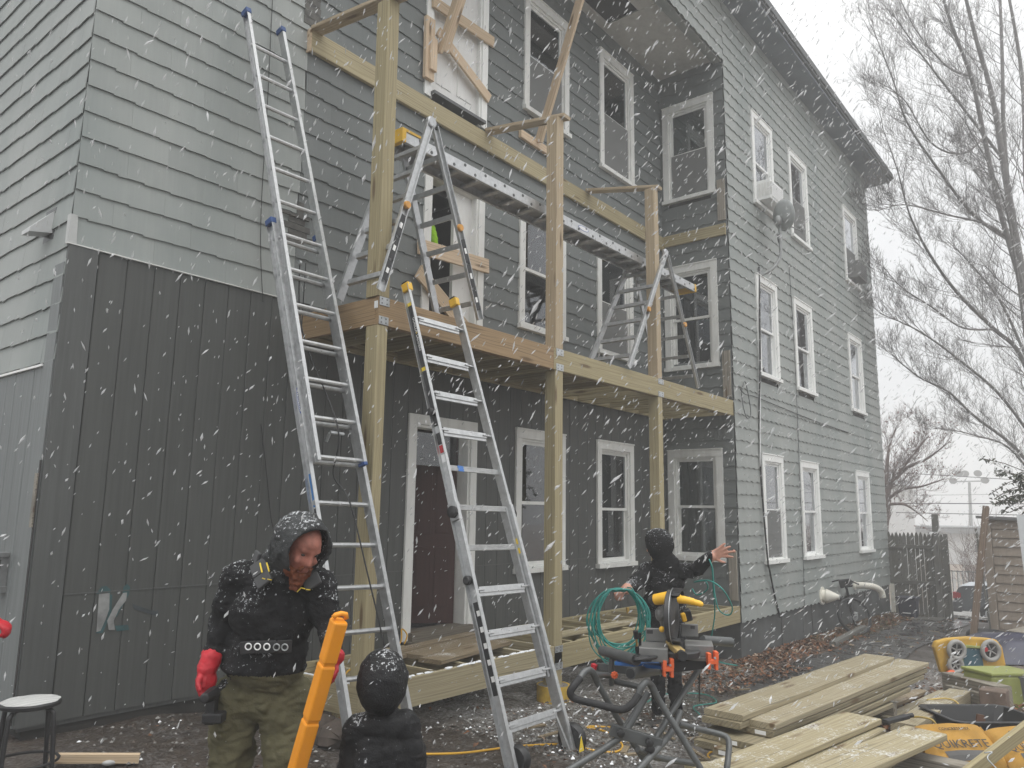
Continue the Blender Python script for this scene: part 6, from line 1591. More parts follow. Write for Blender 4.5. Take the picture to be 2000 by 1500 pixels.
# ================================================================== ON THE HOUSE WALL
def ac(a0, a1, z0, z1, dep, mat, label):
    t = thing('window_air_conditioner', ((a0+a1)/2, YD-dep/2, z0), label, 'air conditioner')
    m = MB(); m.fbox(FF, a0, a1, .0, dep, z0, z1); m.build('case', mat, t, bevel=.012)
    m = MB(); m.fbox(FF, a0+.04, a1-.04, dep+.001, dep+.008, z0+.04, z1-.04); m.build('grille_frame', mat, t)
    for k in range(7):
        zz = z0+.06+(z1-z0-.12)*k/6; m = MB(); m.fbox(FF, a0+.06, a1-.06, dep+.008, dep+.014, zz-.008, zz+.008); m.build('louvre', GUN if mat is not VINYL else STICK, t)
    for k in range(5):
        y_ = .06+dep*.75*k/4; m = MB(); m.fbox(FF, a0-.006, a0-.001, y_, y_+.035, z0+.06, z1-.06); m.build('side_vent', SAWG if mat is not VINYL else WHT2, t)
    return t
ac(12.28, 12.92, 6.95, 7.30, .26, VINYL, 'white window air conditioner in the top floor window above the satellite dish')
ac(17.66, 18.34, 6.93, 7.32, .26, SAWG, 'dark window air conditioner in the farthest top floor window')
dish = thing('satellite_dish', (12.35, 4.45, 5.5), 'grey satellite dish on a bent mast fixed to the shingled side wall', 'satellite dish')
DISHM = M_plain('grey_dish', (.40,.42,.42), .55, .1, .15, 4); MAST = M_plain('galvanised_mast', (.30,.31,.31), .5, .4, .2, 6)
m = MB(); m.tube(curve([V((12.28,4.57,5.62)), V((12.36,4.40,5.72)), V((12.48,4.30,5.95)), V((12.48,4.28,6.25)), V((12.48,4.28,6.5))], 6), .026, 10); m.build('mast', MAST, dish, smooth='all')
m = MB(); m.box(12.16,12.40,4.565,4.595,5.52,5.72); m.build('mount_plate', MAST, dish, bevel=.004)
dc = V((12.52,4.22,6.68)); dax = V((.80,-.52,.20)).normalized()
m = MB(); da = dax.orthogonal().normalized(); db_ = dax.cross(da); base = len(m.v)
for sh in (0, 1):
    for i in range(7):
        for k in range(32):
            r_ = .27*i/6; th = 2*math.pi*k/32; m.v.append(tuple(dc+(da*math.cos(th)+db_*math.sin(th))*r_+dax*(.07*(i/6)**2-.06-.008*sh)))
for sh in (0, 1):
    for i in range(6):
        for k in range(32):
            k2 = (k+1)%32; b0 = sh*224; f = (b0+i*32+k, b0+i*32+k2, b0+(i+1)*32+k2, b0+(i+1)*32+k); m.f.append(f if sh == 0 else f[::-1]); m.m.append(0)
for k in range(32): k2 = (k+1)%32; m.f.append((192+k, 192+k2, 224+192+k2, 224+192+k)); m.m.append(0)
m.build('reflector', DISHM, dish, smooth='all')
m = MB(); m.tube([dc-dax*.05+V((0,0,-.12)), dc+dax*.38+V((0,0,-.32))], .012, 6); m.build('arm', MAST, dish)
m = MB(); m.tube([dc+dax*.40+V((0,0,-.31)), dc+dax*.32+V((0,0,-.20))], [.035,.045], 10); m.beam(dc+dax*.33+V((-.07,0,-.22)), dc+dax*.33+V((.07,0,-.22)), .05, .05); m.build('receiver', MAST, dish, bevel=.006)
m = MB(); m.ball(dc-dax*.10+V((-.04,0,-.10)), (.06,.06,.09), 10, 8); m.build('bracket', MAST, dish, smooth='all')
m = MB(); N = 20; m.tube([V((12.68+.085*math.cos(2*math.pi*k/N), 4.36, 6.33+.085*math.sin(2*math.pi*k/N))) for k in range(N+1)], .010, 6, False); m.build('cable_loop', BLK, dish, smooth='all')
def cable(pts, r, mat, label, nm='wall_cable'):
    m = MB(); m.tube(curve([V(p) for p in pts], 6), r, 6); o = m.build(nm, mat, smooth='all'); return tag(o, label, 'cable')
yw = YD-.04
cable([(12.2,yw,5.75),(12.10,yw-.02,5.0),(11.99,yw-.03,4.0),(11.95,yw,3.2),(11.93,yw,2.2),(11.93,yw-.05,1.0),(12.05,yw-.03,.8),(12.3,yw,.4),(12.5,yw,.05)], .014, BLK, 'thick black cable running down the side wall beside the nearest windows')
cable([(12.19,yw,5.55),(12.09,yw-.02,4.6),(11.97,yw-.02,3.5),(11.90,yw,2.4)], .010, STICK, 'thin pale cable beside the thick black cable on the side wall')
cable([(13.7,yw,6.2),(13.74,yw,5.4),(13.78,yw,4.4),(13.76,yw,3.2),(13.72,yw,1.6),(13.7,yw,.5),(13.62,yw,-.05),(13.55,yw,-.3)], .006, GUN, 'thin grey cable hanging down the side wall by the second windows')
cable([(11.2,yw,3.55),(11.35,yw-.02,3.48),(11.8,yw,3.5),(13.0,yw,3.46),(15.0,yw,3.40),(17.0,yw,3.38)], .008, GUN, 'dark cable strung level along the side wall below the middle windows')
cable([(11.25,yw,3.5),(11.22,yw-.04,3.25),(11.32,yw-.05,3.1),(11.5,yw-.04,3.2),(11.45,yw-.02,3.55),(11.35,yw-.02,3.68),(11.26,yw,3.5)], .007, GUN, 'tangled cable ends hanging near the house corner')
cable([(3.50,YW-.03,8.0),(3.526,YW-.035,6.235),(3.55,YW-.035,5.2),(3.56,YW-.035,4.3),(3.59,YW-.035,3.8),(3.64,YW-.04,3.40)], .0035, BLK, 'thin black cable hanging down the shingles behind the extension ladder')
cable([(3.70,YW-.04,2.35),(3.79,YW-.04,1.915),(3.85,YW-.05,1.57),(3.89,YW-.06,1.44)], .0045, BLK, 'short black cable end on the dark siding above the bearded person')
def vent(name, pts, r, label, flange):
    t = thing(name, tuple(flange), label, 'pipe'); m = MB(); m.tube(curve([V(p) for p in pts], 6), r, 16); m.build('pipe', PIPEW, t, smooth='all')
    m = MB(); m.lathe(V(flange), (0,-1,0), [(0,r*1.35),(.05,r*1.35),(.06,r*1.1)], 18); m.build('collar', PIPEW, t, smooth=True); return t
t = thing('vent_pipe', (14.7,4.58,.22), 'cream funnel shaped vent pipe sticking out low on the side wall', 'pipe')
m = MB(); m.lathe((14.7,4.6,.22), (.25,-1,-.02), [(0,.10),(.07,.10),(.08,.12),(.10,.125),(.25,.06),(.27,.045),(.31,.045)], 24); m.build('cone', PIPEW, t, smooth=True)
m = MB(); m.lathe((14.7,4.595,.22), (0,-1,0), [(0,.16),(.03,.16)], 20); m.build('collar', PIPEW, t, smooth=True)
vent('vent_pipe', [(16.75,4.6,.27),(16.80,4.42,.28),(16.95,4.25,.25),(17.10,4.17,.16),(17.14,4.15,.04)], .062, 'cream elbow vent pipe turning down from the side wall behind the bicycle', (16.75,4.6,.27))
# ---- bicycle leaning on the wall
bc = V((15.6,4.25,Gz(15.6,4.25))); bike = thing('bicycle', tuple(bc), 'dark bicycle leaning against the foundation between two vent pipes', 'bicycle')
lean = V((0,.20,.98)); bx_ = V((.93,.30,0)).normalized(); fx = V((.35,.92,0)).normalized()
def wheel(c, axd):
    a = V(axd); u = lean; m = MB(); N = 26; m.tube([c+(a*math.cos(2*math.pi*k/N)+u*math.sin(2*math.pi*k/N))*.315 for k in range(N+1)], .026, 8, False); w = m.build('wheel', BLK, bike, smooth='all')
    m = MB(); m.tube([c+(a*math.cos(2*math.pi*k/N)+u*math.sin(2*math.pi*k/N))*.285 for k in range(N+1)], .010, 6, False); m.build('rim', GUN, w, smooth='all')
    m = MB()
    for k in range(14): m.tube([c, c+(a*math.cos(.449*k)+u*math.sin(.449*k))*.285], .0016, 3)
    m.tube([c-a.cross(u)*.04, c+a.cross(u)*.04], .018, 8); m.build('spokes', GUN, w)
fw_ = bc-bx_*.52+lean*.34; rw = bc+bx_*.52+lean*.34
wheel(fw_, (bx_*.75-fx*.65).normalized()); wheel(rw, bx_)
BF = M_plain('black_bicycle_paint', (.03,.03,.032), .35, .2)
m = MB(); bb = bc+bx_*.06+lean*.28; st_ = bc+bx_*.20+lean*.80; hd = bc-bx_*.36+lean*.82; hb = bc-bx_*.40+lean*.66
for p, q in ((bb,st_),(bb,hb),(st_-lean*.06,hd),(bb,rw),(st_-lean*.08,rw),(hd,hb),(hb,fw_)): m.tube([p,q], .018, 8)
m.build('frame', BF, bike, smooth=True)
m = MB(); m.tube(curve([hd+lean*.10-bx_*.02+fx*.28, hd+lean*.14+fx*.12, hd+lean*.13, hd+lean*.14-fx*.12, hd+lean*.10-bx_*.02-fx*.28], 5), .013, 8); m.tube([hd, hd+lean*.14], .014, 8); m.build('handlebar', BF, bike, smooth='all')
m = MB(); m.beam(st_+lean*.06-bx_*.13, st_+lean*.08+bx_*.12, .11, .05, up=lean); m.tube([st_, st_+lean*.05], .014, 8); m.build('saddle', BLK, bike, bevel=.012)
m = MB(); m.beam(hd+lean*.10-bx_*.16, hd+lean*.10-bx_*.02, .22, .15, up=lean); m.build('front_bag', BLK, bike, bevel=.02)
m = MB(); m.lathe(bb-fx*.04, fx, [(0,.085),(.006,.085)], 18); m.tube([bb, bb-lean*.15+bx_*.06, bb-lean*.15+bx_*.06-fx*.10], .010, 6); m.build('crank', STEEL, bike)
# ---- downspout, bin, fence by the corner
m = MB(); m.box(19.60,19.68,4.50,4.58,-.50,.13); m.box(19.59,19.69,4.49,4.57,-.2,-.15); o = m.build('downspout', PIPEW); tag(o, 'short white downspout at the far corner of the house beside the fence', 'downspout')
bn = thing('waste_bin', (18.95,4.08,Gz(18.95,4.08)), 'dark navy waste bin standing in front of the picket fence', 'bin')
z0 = Gz(18.95,4.08); m = MB(); m.hexa([(18.80,3.93,z0),(19.10,3.93,z0),(19.10,4.23,z0),(18.80,4.23,z0),(18.76,3.89,z0+.42),(19.14,3.89,z0+.42),(19.14,4.27,z0+.42),(18.76,4.27,z0+.42)]); m.build('body', M_plain('navy_plastic', (.02,.022,.04), .5), bn, bevel=.02)
m = MB(); m.box(18.74,19.16,3.87,4.29,z0+.422,z0+.46); m.build('lid', M_plain('navy_plastic_lid', (.022,.024,.042), .5), bn, bevel=.01)
m = MB(); m.box(18.757,18.775,4.0,4.16,z0+.12,z0+.14); m.build('handle', STICK, bn)
fence = thing('picket_fence', (19.72,3.95,Gz(19.7,3.9)), 'weathered grey wooden picket fence with pointed tops beside the house corner', 'fence')
y = 4.60; k = 0; zb = Gz(19.7,3.9)-.02; rf = random.Random(2)
while y > 3.36:
    zt = 1.30+rf.uniform(-.02,.02)-(.03 if k > 12 else 0); w_ = .079; m = MB()
    m.prism([(19.70,y,zb),(19.70,y-w_,zb),(19.70,y-w_,zt-.10),(19.70,y-w_*.72,zt-.03),(19.70,y-w_/2,zt),(19.70,y-w_*.28,zt-.03),(19.70,y,zt-.10)], (.018,0,0)); m.build('picket', GRYW, fence, fix=True)
    y -= w_+rf.choice((.001,.002,.003,.004,.009)); k += 1
for z_ in (.98, .18): lum('fence_rail', (19.68,4.60,z_), (19.68,3.36,z_), .03, .085, GRYW, fence)
lum('fence_post', (19.66,3.58,zb), (19.66,3.56,1.72), .10, .13, GRYW, fence, up=(0,1,0)); lum('fence_post', (19.76,3.40,zb), (19.76,3.40,1.28), .08, .08, GRYW, fence, up=(0,1,0))
for (p0, p1, lb) in (((18.5,4.0,Gz(18.5,4)+.03),(18.9,3.45,Gz(18.9,3.45)+.03),'thin grey stick on the grass in front of the fence'),((18.9,3.9,Gz(18.9,3.9)+.04),(19.2,3.42,Gz(19.2,3.42)+.04),'second grey stick on the grass close to the fence')):
    o = lum('ground_stick', p0, p1, .05, .03, GRYW); tag(o, lb, 'stick')
# ================================================================== RIGHT SIDE: SHED AND ITS CLUTTER
SHEDM = M_siding('tan_shed_plastic', (.27,.225,.18)); SHEDR = M_plain('dark_shed_roof', (.14,.14,.14), .7, 0, .2, 5)
sx0, sy1 = 16.6, 2.24; szb, szt = Gz(16.6,2)+.02, 1.62
shed = thing('shed', (17.6,1.2,Gz(17.6,1.2)), 'tan plastic shed with ridged horizontal siding at the right edge', 'shed')
m = MB(); m.box(sx0+.03, sx0+2.0, .2, sy1-.02, szb, szt+.02); m.build('wall', SHEDM, shed)
nb = 13
for k in range(nb):
    za = szb+(szt-szb)*k/nb; zb2 = szb+(szt-szb)*(k+1)/nb-.012
    m = MB(); m.prism([(sx0-.012,0.25,za),(sx0+.008,0.25,zb2),(sx0+.03,0.25,zb2),(sx0+.03,0.25,za)], (0,sy1-.14-.25,0)); m.build('siding_board', SHEDM, shed, fix=True)
m = MB(); m.box(sx0-.03, sx0+.08, sy1-.13, sy1, szb, szt); m.build('corner_post', SHEDM, shed, bevel=.01)
m = MB(); m.prism([(sx0-.10,sy1+.08,szt+.02),(sx0+2.1,sy1+.08,szt+.02),(sx0+2.1,sy1+.08,szt+.07),(sx0-.10,sy1+.08,szt+.07)], (0,-2.2,-.10)); m.build('roof', SHEDR, shed, fix=True)
m = MB(); m.box(sx0-.045, sx0-.02, 1.15, 1.28, szb+.1, szb+.9); m.build('door_bar', GUN, shed)
o = lum('leaning_post', (15.05,2.32,Gz(15.05,2.3)), (15.750,2.041,1.840), .13, .09, M_wood('dark_wet_post', (.11,.075,.05), (.19,.135,.095)), up=(0,1,0)); tag(o, 'long dark wooden post leaning against the tan shed', 'post')
o = lum('leaning_lath', (16.45,2.22,Gz(16.4,2.2)), (16.42,2.32,1.45), .05, .03, GRYW, up=(0,1,0)); tag(o, 'thin dark lath standing along the shed corner', 'lath')
m = MB(); q0, q1 = V((10.102,1.031,1.685)), V((9.856,0.961,0.664)); m.prism([q0, q0+V((.02,-.8,.02)), q1+V((.02,-.8,-.3)), q1+V((0,0,-.3))], (.04,0,0)); o = m.build('leaning_sheet', M_white('white_sheet', (.50,.52,.53), .25), fix=True); tag(o, 'white sheet panel leaning at the right edge in front of shed', 'panel')
sh = thing('shovel', (17.013,2.096,-0.543), 'black handled shovel standing against the front of the tan shed', 'shovel')
a, b_ = V((16.891,2.037,0.558)), V((16.905,2.068,-0.546)); m = MB(); m.tube([a, (a+b_)/2+RT*.012, b_], .021, 8); m.build('shaft', BLK, sh, smooth=True)
m = MB(); m.tube(curve([a, a+V((0,0,.06))-RT*.05, a+V((0,0,.17))-RT*.095], 4), .018, 8); m.tube(curve([a, a+V((0,0,.06))+RT*.05, a+V((0,0,.17))+RT*.095], 4), .018, 8); m.tube([a+V((0,0,.175))-RT*.10, a+V((0,0,.175))+RT*.10], .02, 8); m.build('grip', BLK, sh, smooth='all')
m = MB(); m.prism([b_-RT*.11, b_+RT*.11, b_+RT*.12+V((0,0,-.26)), b_+V((0,0,-.32)), b_-RT*.12+V((0,0,-.26))], TC*.012); m.build('blade', GUN, sh, fix=True)
q = V((15.478,2.150,-0.471)); m = MB(); N = 26
m.tube([q+UP*.16+(RT*math.cos(2*math.pi*k/N)+TC*.9*math.sin(2*math.pi*k/N))*.22+UP*.0 for k in range(N+1)], .10, 12, False); o = m.build('tyre', BLKRUB, smooth='all'); tag(o, 'old black tyre lying beside the leaning post and shed', 'tyre')
tp = MB(); q = V((14.601,1.661,-0.461)); nn = 22
for i in range(nn+1):
    for k in range(nn+1):
        u, v = i/nn-.5, k/nn-.5; hh = .34*max(0, 1-(2*abs(u))**2.5)*max(0, 1-(2*abs(v))**2.5)
        p = q+RT*u*1.9+V((.78,.63,0))*v*1.6; p.z = Gz(p.x,p.y)+hh+.05*noise.noise(V((u*9+v*3,v*5,2)))*(hh > .02)+.01
        tp.v.append(tuple(p))
for i in range(nn):
    for k in range(nn): a_ = i*(nn+1)+k; tp.f.append((a_, a_+nn+1, a_+nn+2, a_+1)); tp.m.append(0)
o = tp.build('tarpaulin', M_plain('navy_tarpaulin', (.020,.022,.05), .38, 0, .35, 5, .5, .4), smooth='all', fix=True); tag(o, 'crumpled navy blue tarpaulin heaped before the tan shed', 'tarpaulin')
o = lum('shelf_board', (14.684,1.643,-0.125), (15.518,1.411,-0.103), .30, .05, OLDW); tag(o, 'weathered board shelf end at the right edge above tarpaulin', 'board')
m = MB(); m.box(14.6,14.66,.9,.96,Gz(14.6,1),.62); 
o = m.build('support_post', OLDW); tag(o, 'weathered post under the board shelf at the right edge', 'post')
# ---- evergreen shrub reaching in from the right edge
LEAFM = [M_plain('dark_evergreen_leaf', (.035,.045,.03), .5, 0, .3, 20), M_plain('olive_evergreen_leaf', (.055,.062,.035), .5, 0, .3, 20)]
shr = thing('evergreen_shrub', (13.4,.7,Gz(13.4,.7)), 'dark leaved evergreen shrub hanging in at the right edge above the shed', 'shrub')
rl_ = random.Random(21); br = MB(); lv = MB()
br.tube(curve([V((13.4,.7,-.45)), V((13.2,.75,.8)), V((12.9,.95,1.9)), V((12.783,1.155,2.087))], 6), [.05]*6+[.04]*6+[.02]*6+[.012], 8)
tips = []
for k in range(26):
    p0 = V((13.115,1.091,1.991))+V((rl_.uniform(-.2,.2), rl_.uniform(-.2,.2), rl_.uniform(-.1,.35))); p1 = p0+(-RT*rl_.uniform(.1,.42)+V((rl_.uniform(-.25,.25), rl_.uniform(-.2,.2), rl_.uniform(-.28,.22))))
    br.tube([p0, (p0+p1)/2+V((0,0,.03)), p1], .006, 5); tips.append((p0, p1))
for (p0, p1) in tips:
    for j in range(20):
        t = rl_.uniform(.25, 1.05); p = p0+(p1-p0)*t; d = V((rl_.uniform(-1,1), rl_.uniform(-1,1), rl_.uniform(-1,.6))).normalized(); s_ = d.orthogonal().normalized(); L_ = rl_.uniform(.05,.085); lv.cur = rl_.randrange(2)
        n_ = len(lv.v); q_ = p+d*L_; lv.v += [tuple(p), tuple(p+d*L_*.5+s_*L_*.24+V((0,0,.008))), tuple(q_), tuple(p+d*L_*.5-s_*L_*.24+V((0,0,.008)))]; lv.f += [(n_,n_+1,n_+2),(n_,n_+2,n_+3)]; lv.m += [lv.cur]*2
br.build('branch', M_plain('shrub_bark', (.06,.05,.04), .8), shr); o = lv.build('foliage', LEAFM, shr); o['kind'] = 'stuff'
# ---- parked car on the street
CARP = M_plain('dark_grey_car_paint', (.13,.14,.15), .22, .35, .1, 3); CARL = M_plain('snowy_car_paint', (.42,.45,.48), .45, 0, .3, 6)
cz = Gz(24,3.5)+.02; car = thing('parked_car', (24.0,1.8,cz), 'grey saloon car with snow on the boot parked across the street end', 'car')
yR = 3.85; prof = [(0,.36),(-.02,.52),(.03,.78),(.10,.93),(.22,.98),(.95,1.02),(1.55,1.40),(1.9,1.44),(2.6,1.42),(3.25,1.02),(4.3,.86),(4.5,.6),(4.52,.36)]
m = MB(); x0, x1 = 22.95, 24.65; secs = []
for (xx, ins) in ((x0+.03,.03),(x0,.0),(x0+.10,.0),(x1-.10,.0),(x1,.0),(x1-.03,.03)): secs.append([(xx+(.16 if h > 1.05 else 0)*(1 if xx < 23.8 else -1), yR-d-(ins if d < 2 else -ins), cz+h) for d, h in prof])
n0 = len(m.v); K_ = len(prof)
for s_ in secs: m.v += s_
for i in range(len(secs)-1):
    for k in range(K_-1): m.f.append((n0+i*K_+k, n0+i*K_+k+1, n0+(i+1)*K_+k+1, n0+(i+1)*K_+k)); m.m.append(0)
    m.f.append((n0+i*K_+K_-1, n0+i*K_, n0+(i+1)*K_, n0+(i+1)*K_+K_-1)); m.m.append(0)
m.f.append(tuple(n0+k for k in range(K_))); m.m.append(0); m.f.append(tuple(n0+(len(secs)-1)*K_+k for k in reversed(range(K_)))); m.m.append(0)
m.build('body', CARP, car, bevel=.03, fix=True)
m = MB(); m.prism([(x0+.06,yR-.12,cz+.965),(x0+.06,yR-.90,cz+1.035),(x1-.06,yR-.90,cz+1.035),(x1-.06,yR-.12,cz+.965)], (0,0,.012)); m.build('snow_on_boot', CARL, car, fix=True)
m = MB(); m.box(x0-.03, x1+.03, yR-.16, yR+.12, cz+.33, cz+.58); m.build('rear_bumper', M_plain('dark_bumper', (.05,.052,.055), .5), car, bevel=.04)
for xx in (x0+.02, x1-.34):
    m = MB(); m.box(xx, xx+.32, yR-.10, yR+.035, cz+.66, cz+.82); m.build('tail_light', M_plain('red_tail_light', (.35,.02,.025), .25), car, bevel=.012)
m = MB(); m.prism([(x0-.005,yR-.02,cz+.67),(x0-.005,yR-.15,cz+.69),(x0-.005,yR-.15,cz+.80),(x0-.005,yR-.03,cz+.81)], (.05,0,0)); m.build('tail_light', M_plain('red_tail_light_side', (.35,.02,.025), .25), car, fix=True)
m = MB(); m.prism([(x0+.19,yR-.98,cz+1.06),(x0+.19,yR-1.55,cz+1.38),(x1-.19,yR-1.55,cz+1.38),(x1-.19,yR-.98,cz+1.06)], (0,.012,.016)); m.build('rear_window', M_plain('dark_car_glass', (.03,.035,.04), .08), car, fix=True)
m = MB(); m.prism([(x0+.146,yR-1.08,cz+1.06),(x0+.146,yR-1.62,cz+1.36),(x0+.146,yR-2.55,cz+1.36),(x0+.146,yR-3.1,cz+1.06)], (.02,0,0)); m.build('side_window', M_plain('dark_car_glass_side', (.03,.035,.04), .08), car, fix=True)
for yy in (yR-.85, yR-3.55):
    for xx, s_ in ((x0-.01,-1),(x1-.19,1)):
        m = MB(); m.lathe((xx,yy,cz+.31), (1,0,0), [(0,.24),(.03,.31),(.17,.31),(.20,.24)], 22); w = m.build('wheel', BLKRUB, car, smooth=True)
        m = MB(); m.lathe((xx-.012 if s_ < 0 else xx+.20,yy,cz+.31), (1,0,0), [(0,.18),(.012,.20)], 16); m.build('rim', STEEL, w)
m = MB(); m.box(x0+.3, x0+.85, yR+.121, yR+.128, cz+.42, cz+.54) ; m.build('number_plate', STICK, car)
# ================================================================== BEYOND THE STREET
FARW = M_white('far_white_siding', (.62,.63,.63), .2); FARR = M_plain('far_grey_roof', (.20,.205,.21), .8, 0, .15, 2)
GBASE = -1.6
hs = thing('white_house', (40,11.6,GBASE), 'white clapboard house glimpsed beyond the picket fence', 'house')
m = MB(); m.box(37, 46, 9.3, 18, GBASE, 3.2); m.build('wall', FARW, hs)
m = MB(); m.prism([(36.6,9.0,3.2),(36.6,18.4,3.2),(36.6,13.7,6.4)], (9.8,0,0)); m.build('roof', FARR, hs, fix=True)
m = MB(); m.box(36.94,36.99,9.22,9.42,GBASE,3.2); m.build('corner_board', FARW, hs)
for (y0, z0) in ((9.75,.0),(11.6,.0)):
    m = MB(); m.box(36.93,36.99,y0,y0+.95,z0,z0+1.7); w = m.build('window', WHT, hs); m = MB(); m.box(36.90,36.925,y0+.1,y0+.85,z0+.1,z0+1.6); m.build('pane', M_plain('far_pane', (.08,.085,.09), .15), w)
for k in range(30): 
    m = MB(); m.box(36.955,36.985,9.3,12.8,GBASE+k*.16,GBASE+k*.16+.14); m.build('clapboard', FARW, hs)
gr = thing('white_garage', (62,5,GBASE), 'long low white garage with a shallow grey roof far behind the fence', 'garage')
m = MB(); m.box(58, 66, 6.2, 14.6, GBASE-.3, .62); m.box(58.01, 65, 2.6, 6.19, GBASE-.3, .45); m.build('wall', FARW, gr)
m = MB(); m.prism([(57.5,14.9,.62),(57.5,6.0,.62),(57.5,6.8,1.05),(57.5,13.8,1.05)], (9,0,0)); m.build('roof', FARR, gr, fix=True)
m = MB(); m.prism([(57.5,6.0,.45),(57.5,2.0,.05),(57.5,2.0,.18),(57.5,5.2,.85),(57.5,6.0,.95)], (8,0,0)); m.build('roof', FARR, gr, fix=True)
m = MB(); m.box(57.93,57.99,7.6,8.4,-.6,.0); w = m.build('window', WHT, gr); m = MB(); m.box(57.9,57.925,7.66,8.34,-.54,-.06); m.build('pane', M_plain('far_pane_two', (.1,.105,.11), .15), w)
rf_ = thing('railing', (31,4.6,Gz(31,4.6)), 'dark thin railing fence across the street beside brown bushes', 'fence')
zr = Gz(31,4.6)
for k in range(22):
    m = MB(); y_ = 6.0-k*.16; m.box(31.0,31.02,y_,y_+.02,zr,zr+1.25); m.build('bar', GUN, rf_)
for z_ in (.15,1.2): 
    m = MB(); m.box(30.99,31.03,2.5,6.05,zr+z_,zr+z_+.03); m.build('rail', GUN, rf_)
wp = thing('white_picket_run', (36,6.2,GBASE), 'low white picket fence beyond the dark railing', 'fence')
for k in range(12):
    m = MB(); y_ = 6.9-k*.16; m.box(36.0,36.03,y_,y_+.10,GBASE,GBASE+1.1); m.build('picket', FARW, wp)
m = MB(); m.box(36.035,36.06,5.0,7.0,GBASE+.7,GBASE+.8); m.build('rail', FARW, wp)
pole = thing('floodlight_pole', (90.000,13.220,-0.923), 'tall floodlight pole fading into the snow beyond the garage', 'light pole')
pb, ptp = V((90.000,13.220,-0.923)), V((90.000,12.953,5.185)); pb.z = -2
m = MB(); m.tube([pb, ptp], [.20,.13], 8); m.build('mast', GUN, pole)
m = MB(); m.beam(ptp+V((0,-1.5,.1)), ptp+V((0,1.5,.1)), .12, .12); m.build('crossarm', GUN, pole)
for k in (-2.0,-1.2,.4,1.2,2.0): 
    m = MB(); m.lathe(ptp+V((0,k*.7,.3+(.7 if abs(k) < 1.3 else 0))), (-.8,0,-.5), [(0,.2),(.25,.38)], 12); m.build('floodlight', GUN, pole)
for (y0_, p0, p1, r_) in ((0,(38.000,6.281,3.440),(38.000,3.500,3.202),.016),(1,(40.000,9.064,2.273),(40.000,3.765,2.274),.022),(2,(42.000,9.545,1.850),(42.000,3.994,1.801),.020),(3,(46.000,10.508,0.990),(46.000,4.425,1.190),.014),(4,(52.000,11.754,2.929),(52.000,4.852,3.002),.012)):
    p0, p1 = V(p0), V(p1); dv = p1-p0; a = p0-dv*2; b_ = p1+dv*2; pts = [a+(b_-a)*(k/24)+V((0,0,.0)) for k in range(25)]
    m = MB(); m.tube(pts, r_, 5); o = m.build('power_line', BLK); tag(o, ('faint uppermost overhead wire beyond the street','second overhead wire from the top, thicker and dark','third overhead wire just above the garage roof','lowest overhead wire crossing the garage roofline','faint thin overhead wire far behind the others')[y0_], 'wire', 'overhead wires beyond the street')
# ---- trees
BARK = M_plain('grey_bark', (.17,.162,.158), .85, 0, .3, 6, .2, .4); BARKR = M_plain('brown_twigs', (.13,.095,.085), .85, 0, .3, 3)
def grow(mb, p, d, L, r, lvl, rnd, up=.25, leafs=None, rm=.0032):
    """one branch and its side shoots"""
    nseg = 4 if lvl < 2 else 3; pts = [V(p)]; d = V(d).normalized()
    for i in range(nseg):
        d = (d+V((rnd.uniform(-.22,.22), rnd.uniform(-.22,.22), rnd.uniform(-.12,.22)+up*.35))).normalized(); pts.append(pts[-1]+d*L/nseg)
    mb.tube(pts, [r*(1-.75*i/nseg) for i in range(nseg+1)], 5 if lvl == 0 else (4 if lvl == 1 else 3), cap=False)
    if lvl >= 3: return
    nch = (6, 4, 3)[lvl]
    for k in range(nch):
        t = rnd.uniform(.18, 1.0); i = min(nseg-1, int(t*nseg)); q = pts[i]+(pts[i+1]-pts[i])*(t*nseg-i)
        s = V((rnd.uniform(-1,1), rnd.uniform(-1,1), rnd.uniform(-.5,.7)))
        nd = ((pts[i+1]-pts[i]).normalized()*1.0+s*.85).normalized()
        grow(mb, q, nd, L*rnd.uniform(.38,.62), max(rm, r*.46), lvl+1, rnd, up, None, rm)
        if leafs is not None and rnd.random() < .5: leafs.append(pts[-1])
def limb(tk, cr, pts, r0, r1, rnd, nsub, Ls, bias, t0=.12):
    cp = curve([V(p) for p in pts], 6); n = len(cp); tk.tube(cp, [r0+(r1-r0)*i/(n-1) for i in range(n)], 8, cap=False)
    for k in range(nsub):
        t = t0+(1-t0)*(k+rnd.random())/nsub; i = min(n-2, int(t*(n-1))); q = cp[i]; ax = (cp[i+1]-cp[i]).normalized()
        s = V((rnd.uniform(-1,1), rnd.uniform(-1,1), rnd.uniform(-.45,.75)))
        nd = (ax*.7+s*.75+V(bias)*.5).normalized(); L = Ls*rnd.uniform(.6,1.15)*(1-.35*t)
        grow(cr, q, nd, L, min(.022, max(.007, (r0+(r1-r0)*t)*.22)), 0, rnd)
maple = thing('maple_tree', (25.140,1.745,-0.672), 'big bare maple tree with many fine twigs spreading over the right side', 'tree')
tk, cr = MB(), MB(); rm_ = random.Random(5); bias = -RT*1.3+V((0,0,.15))
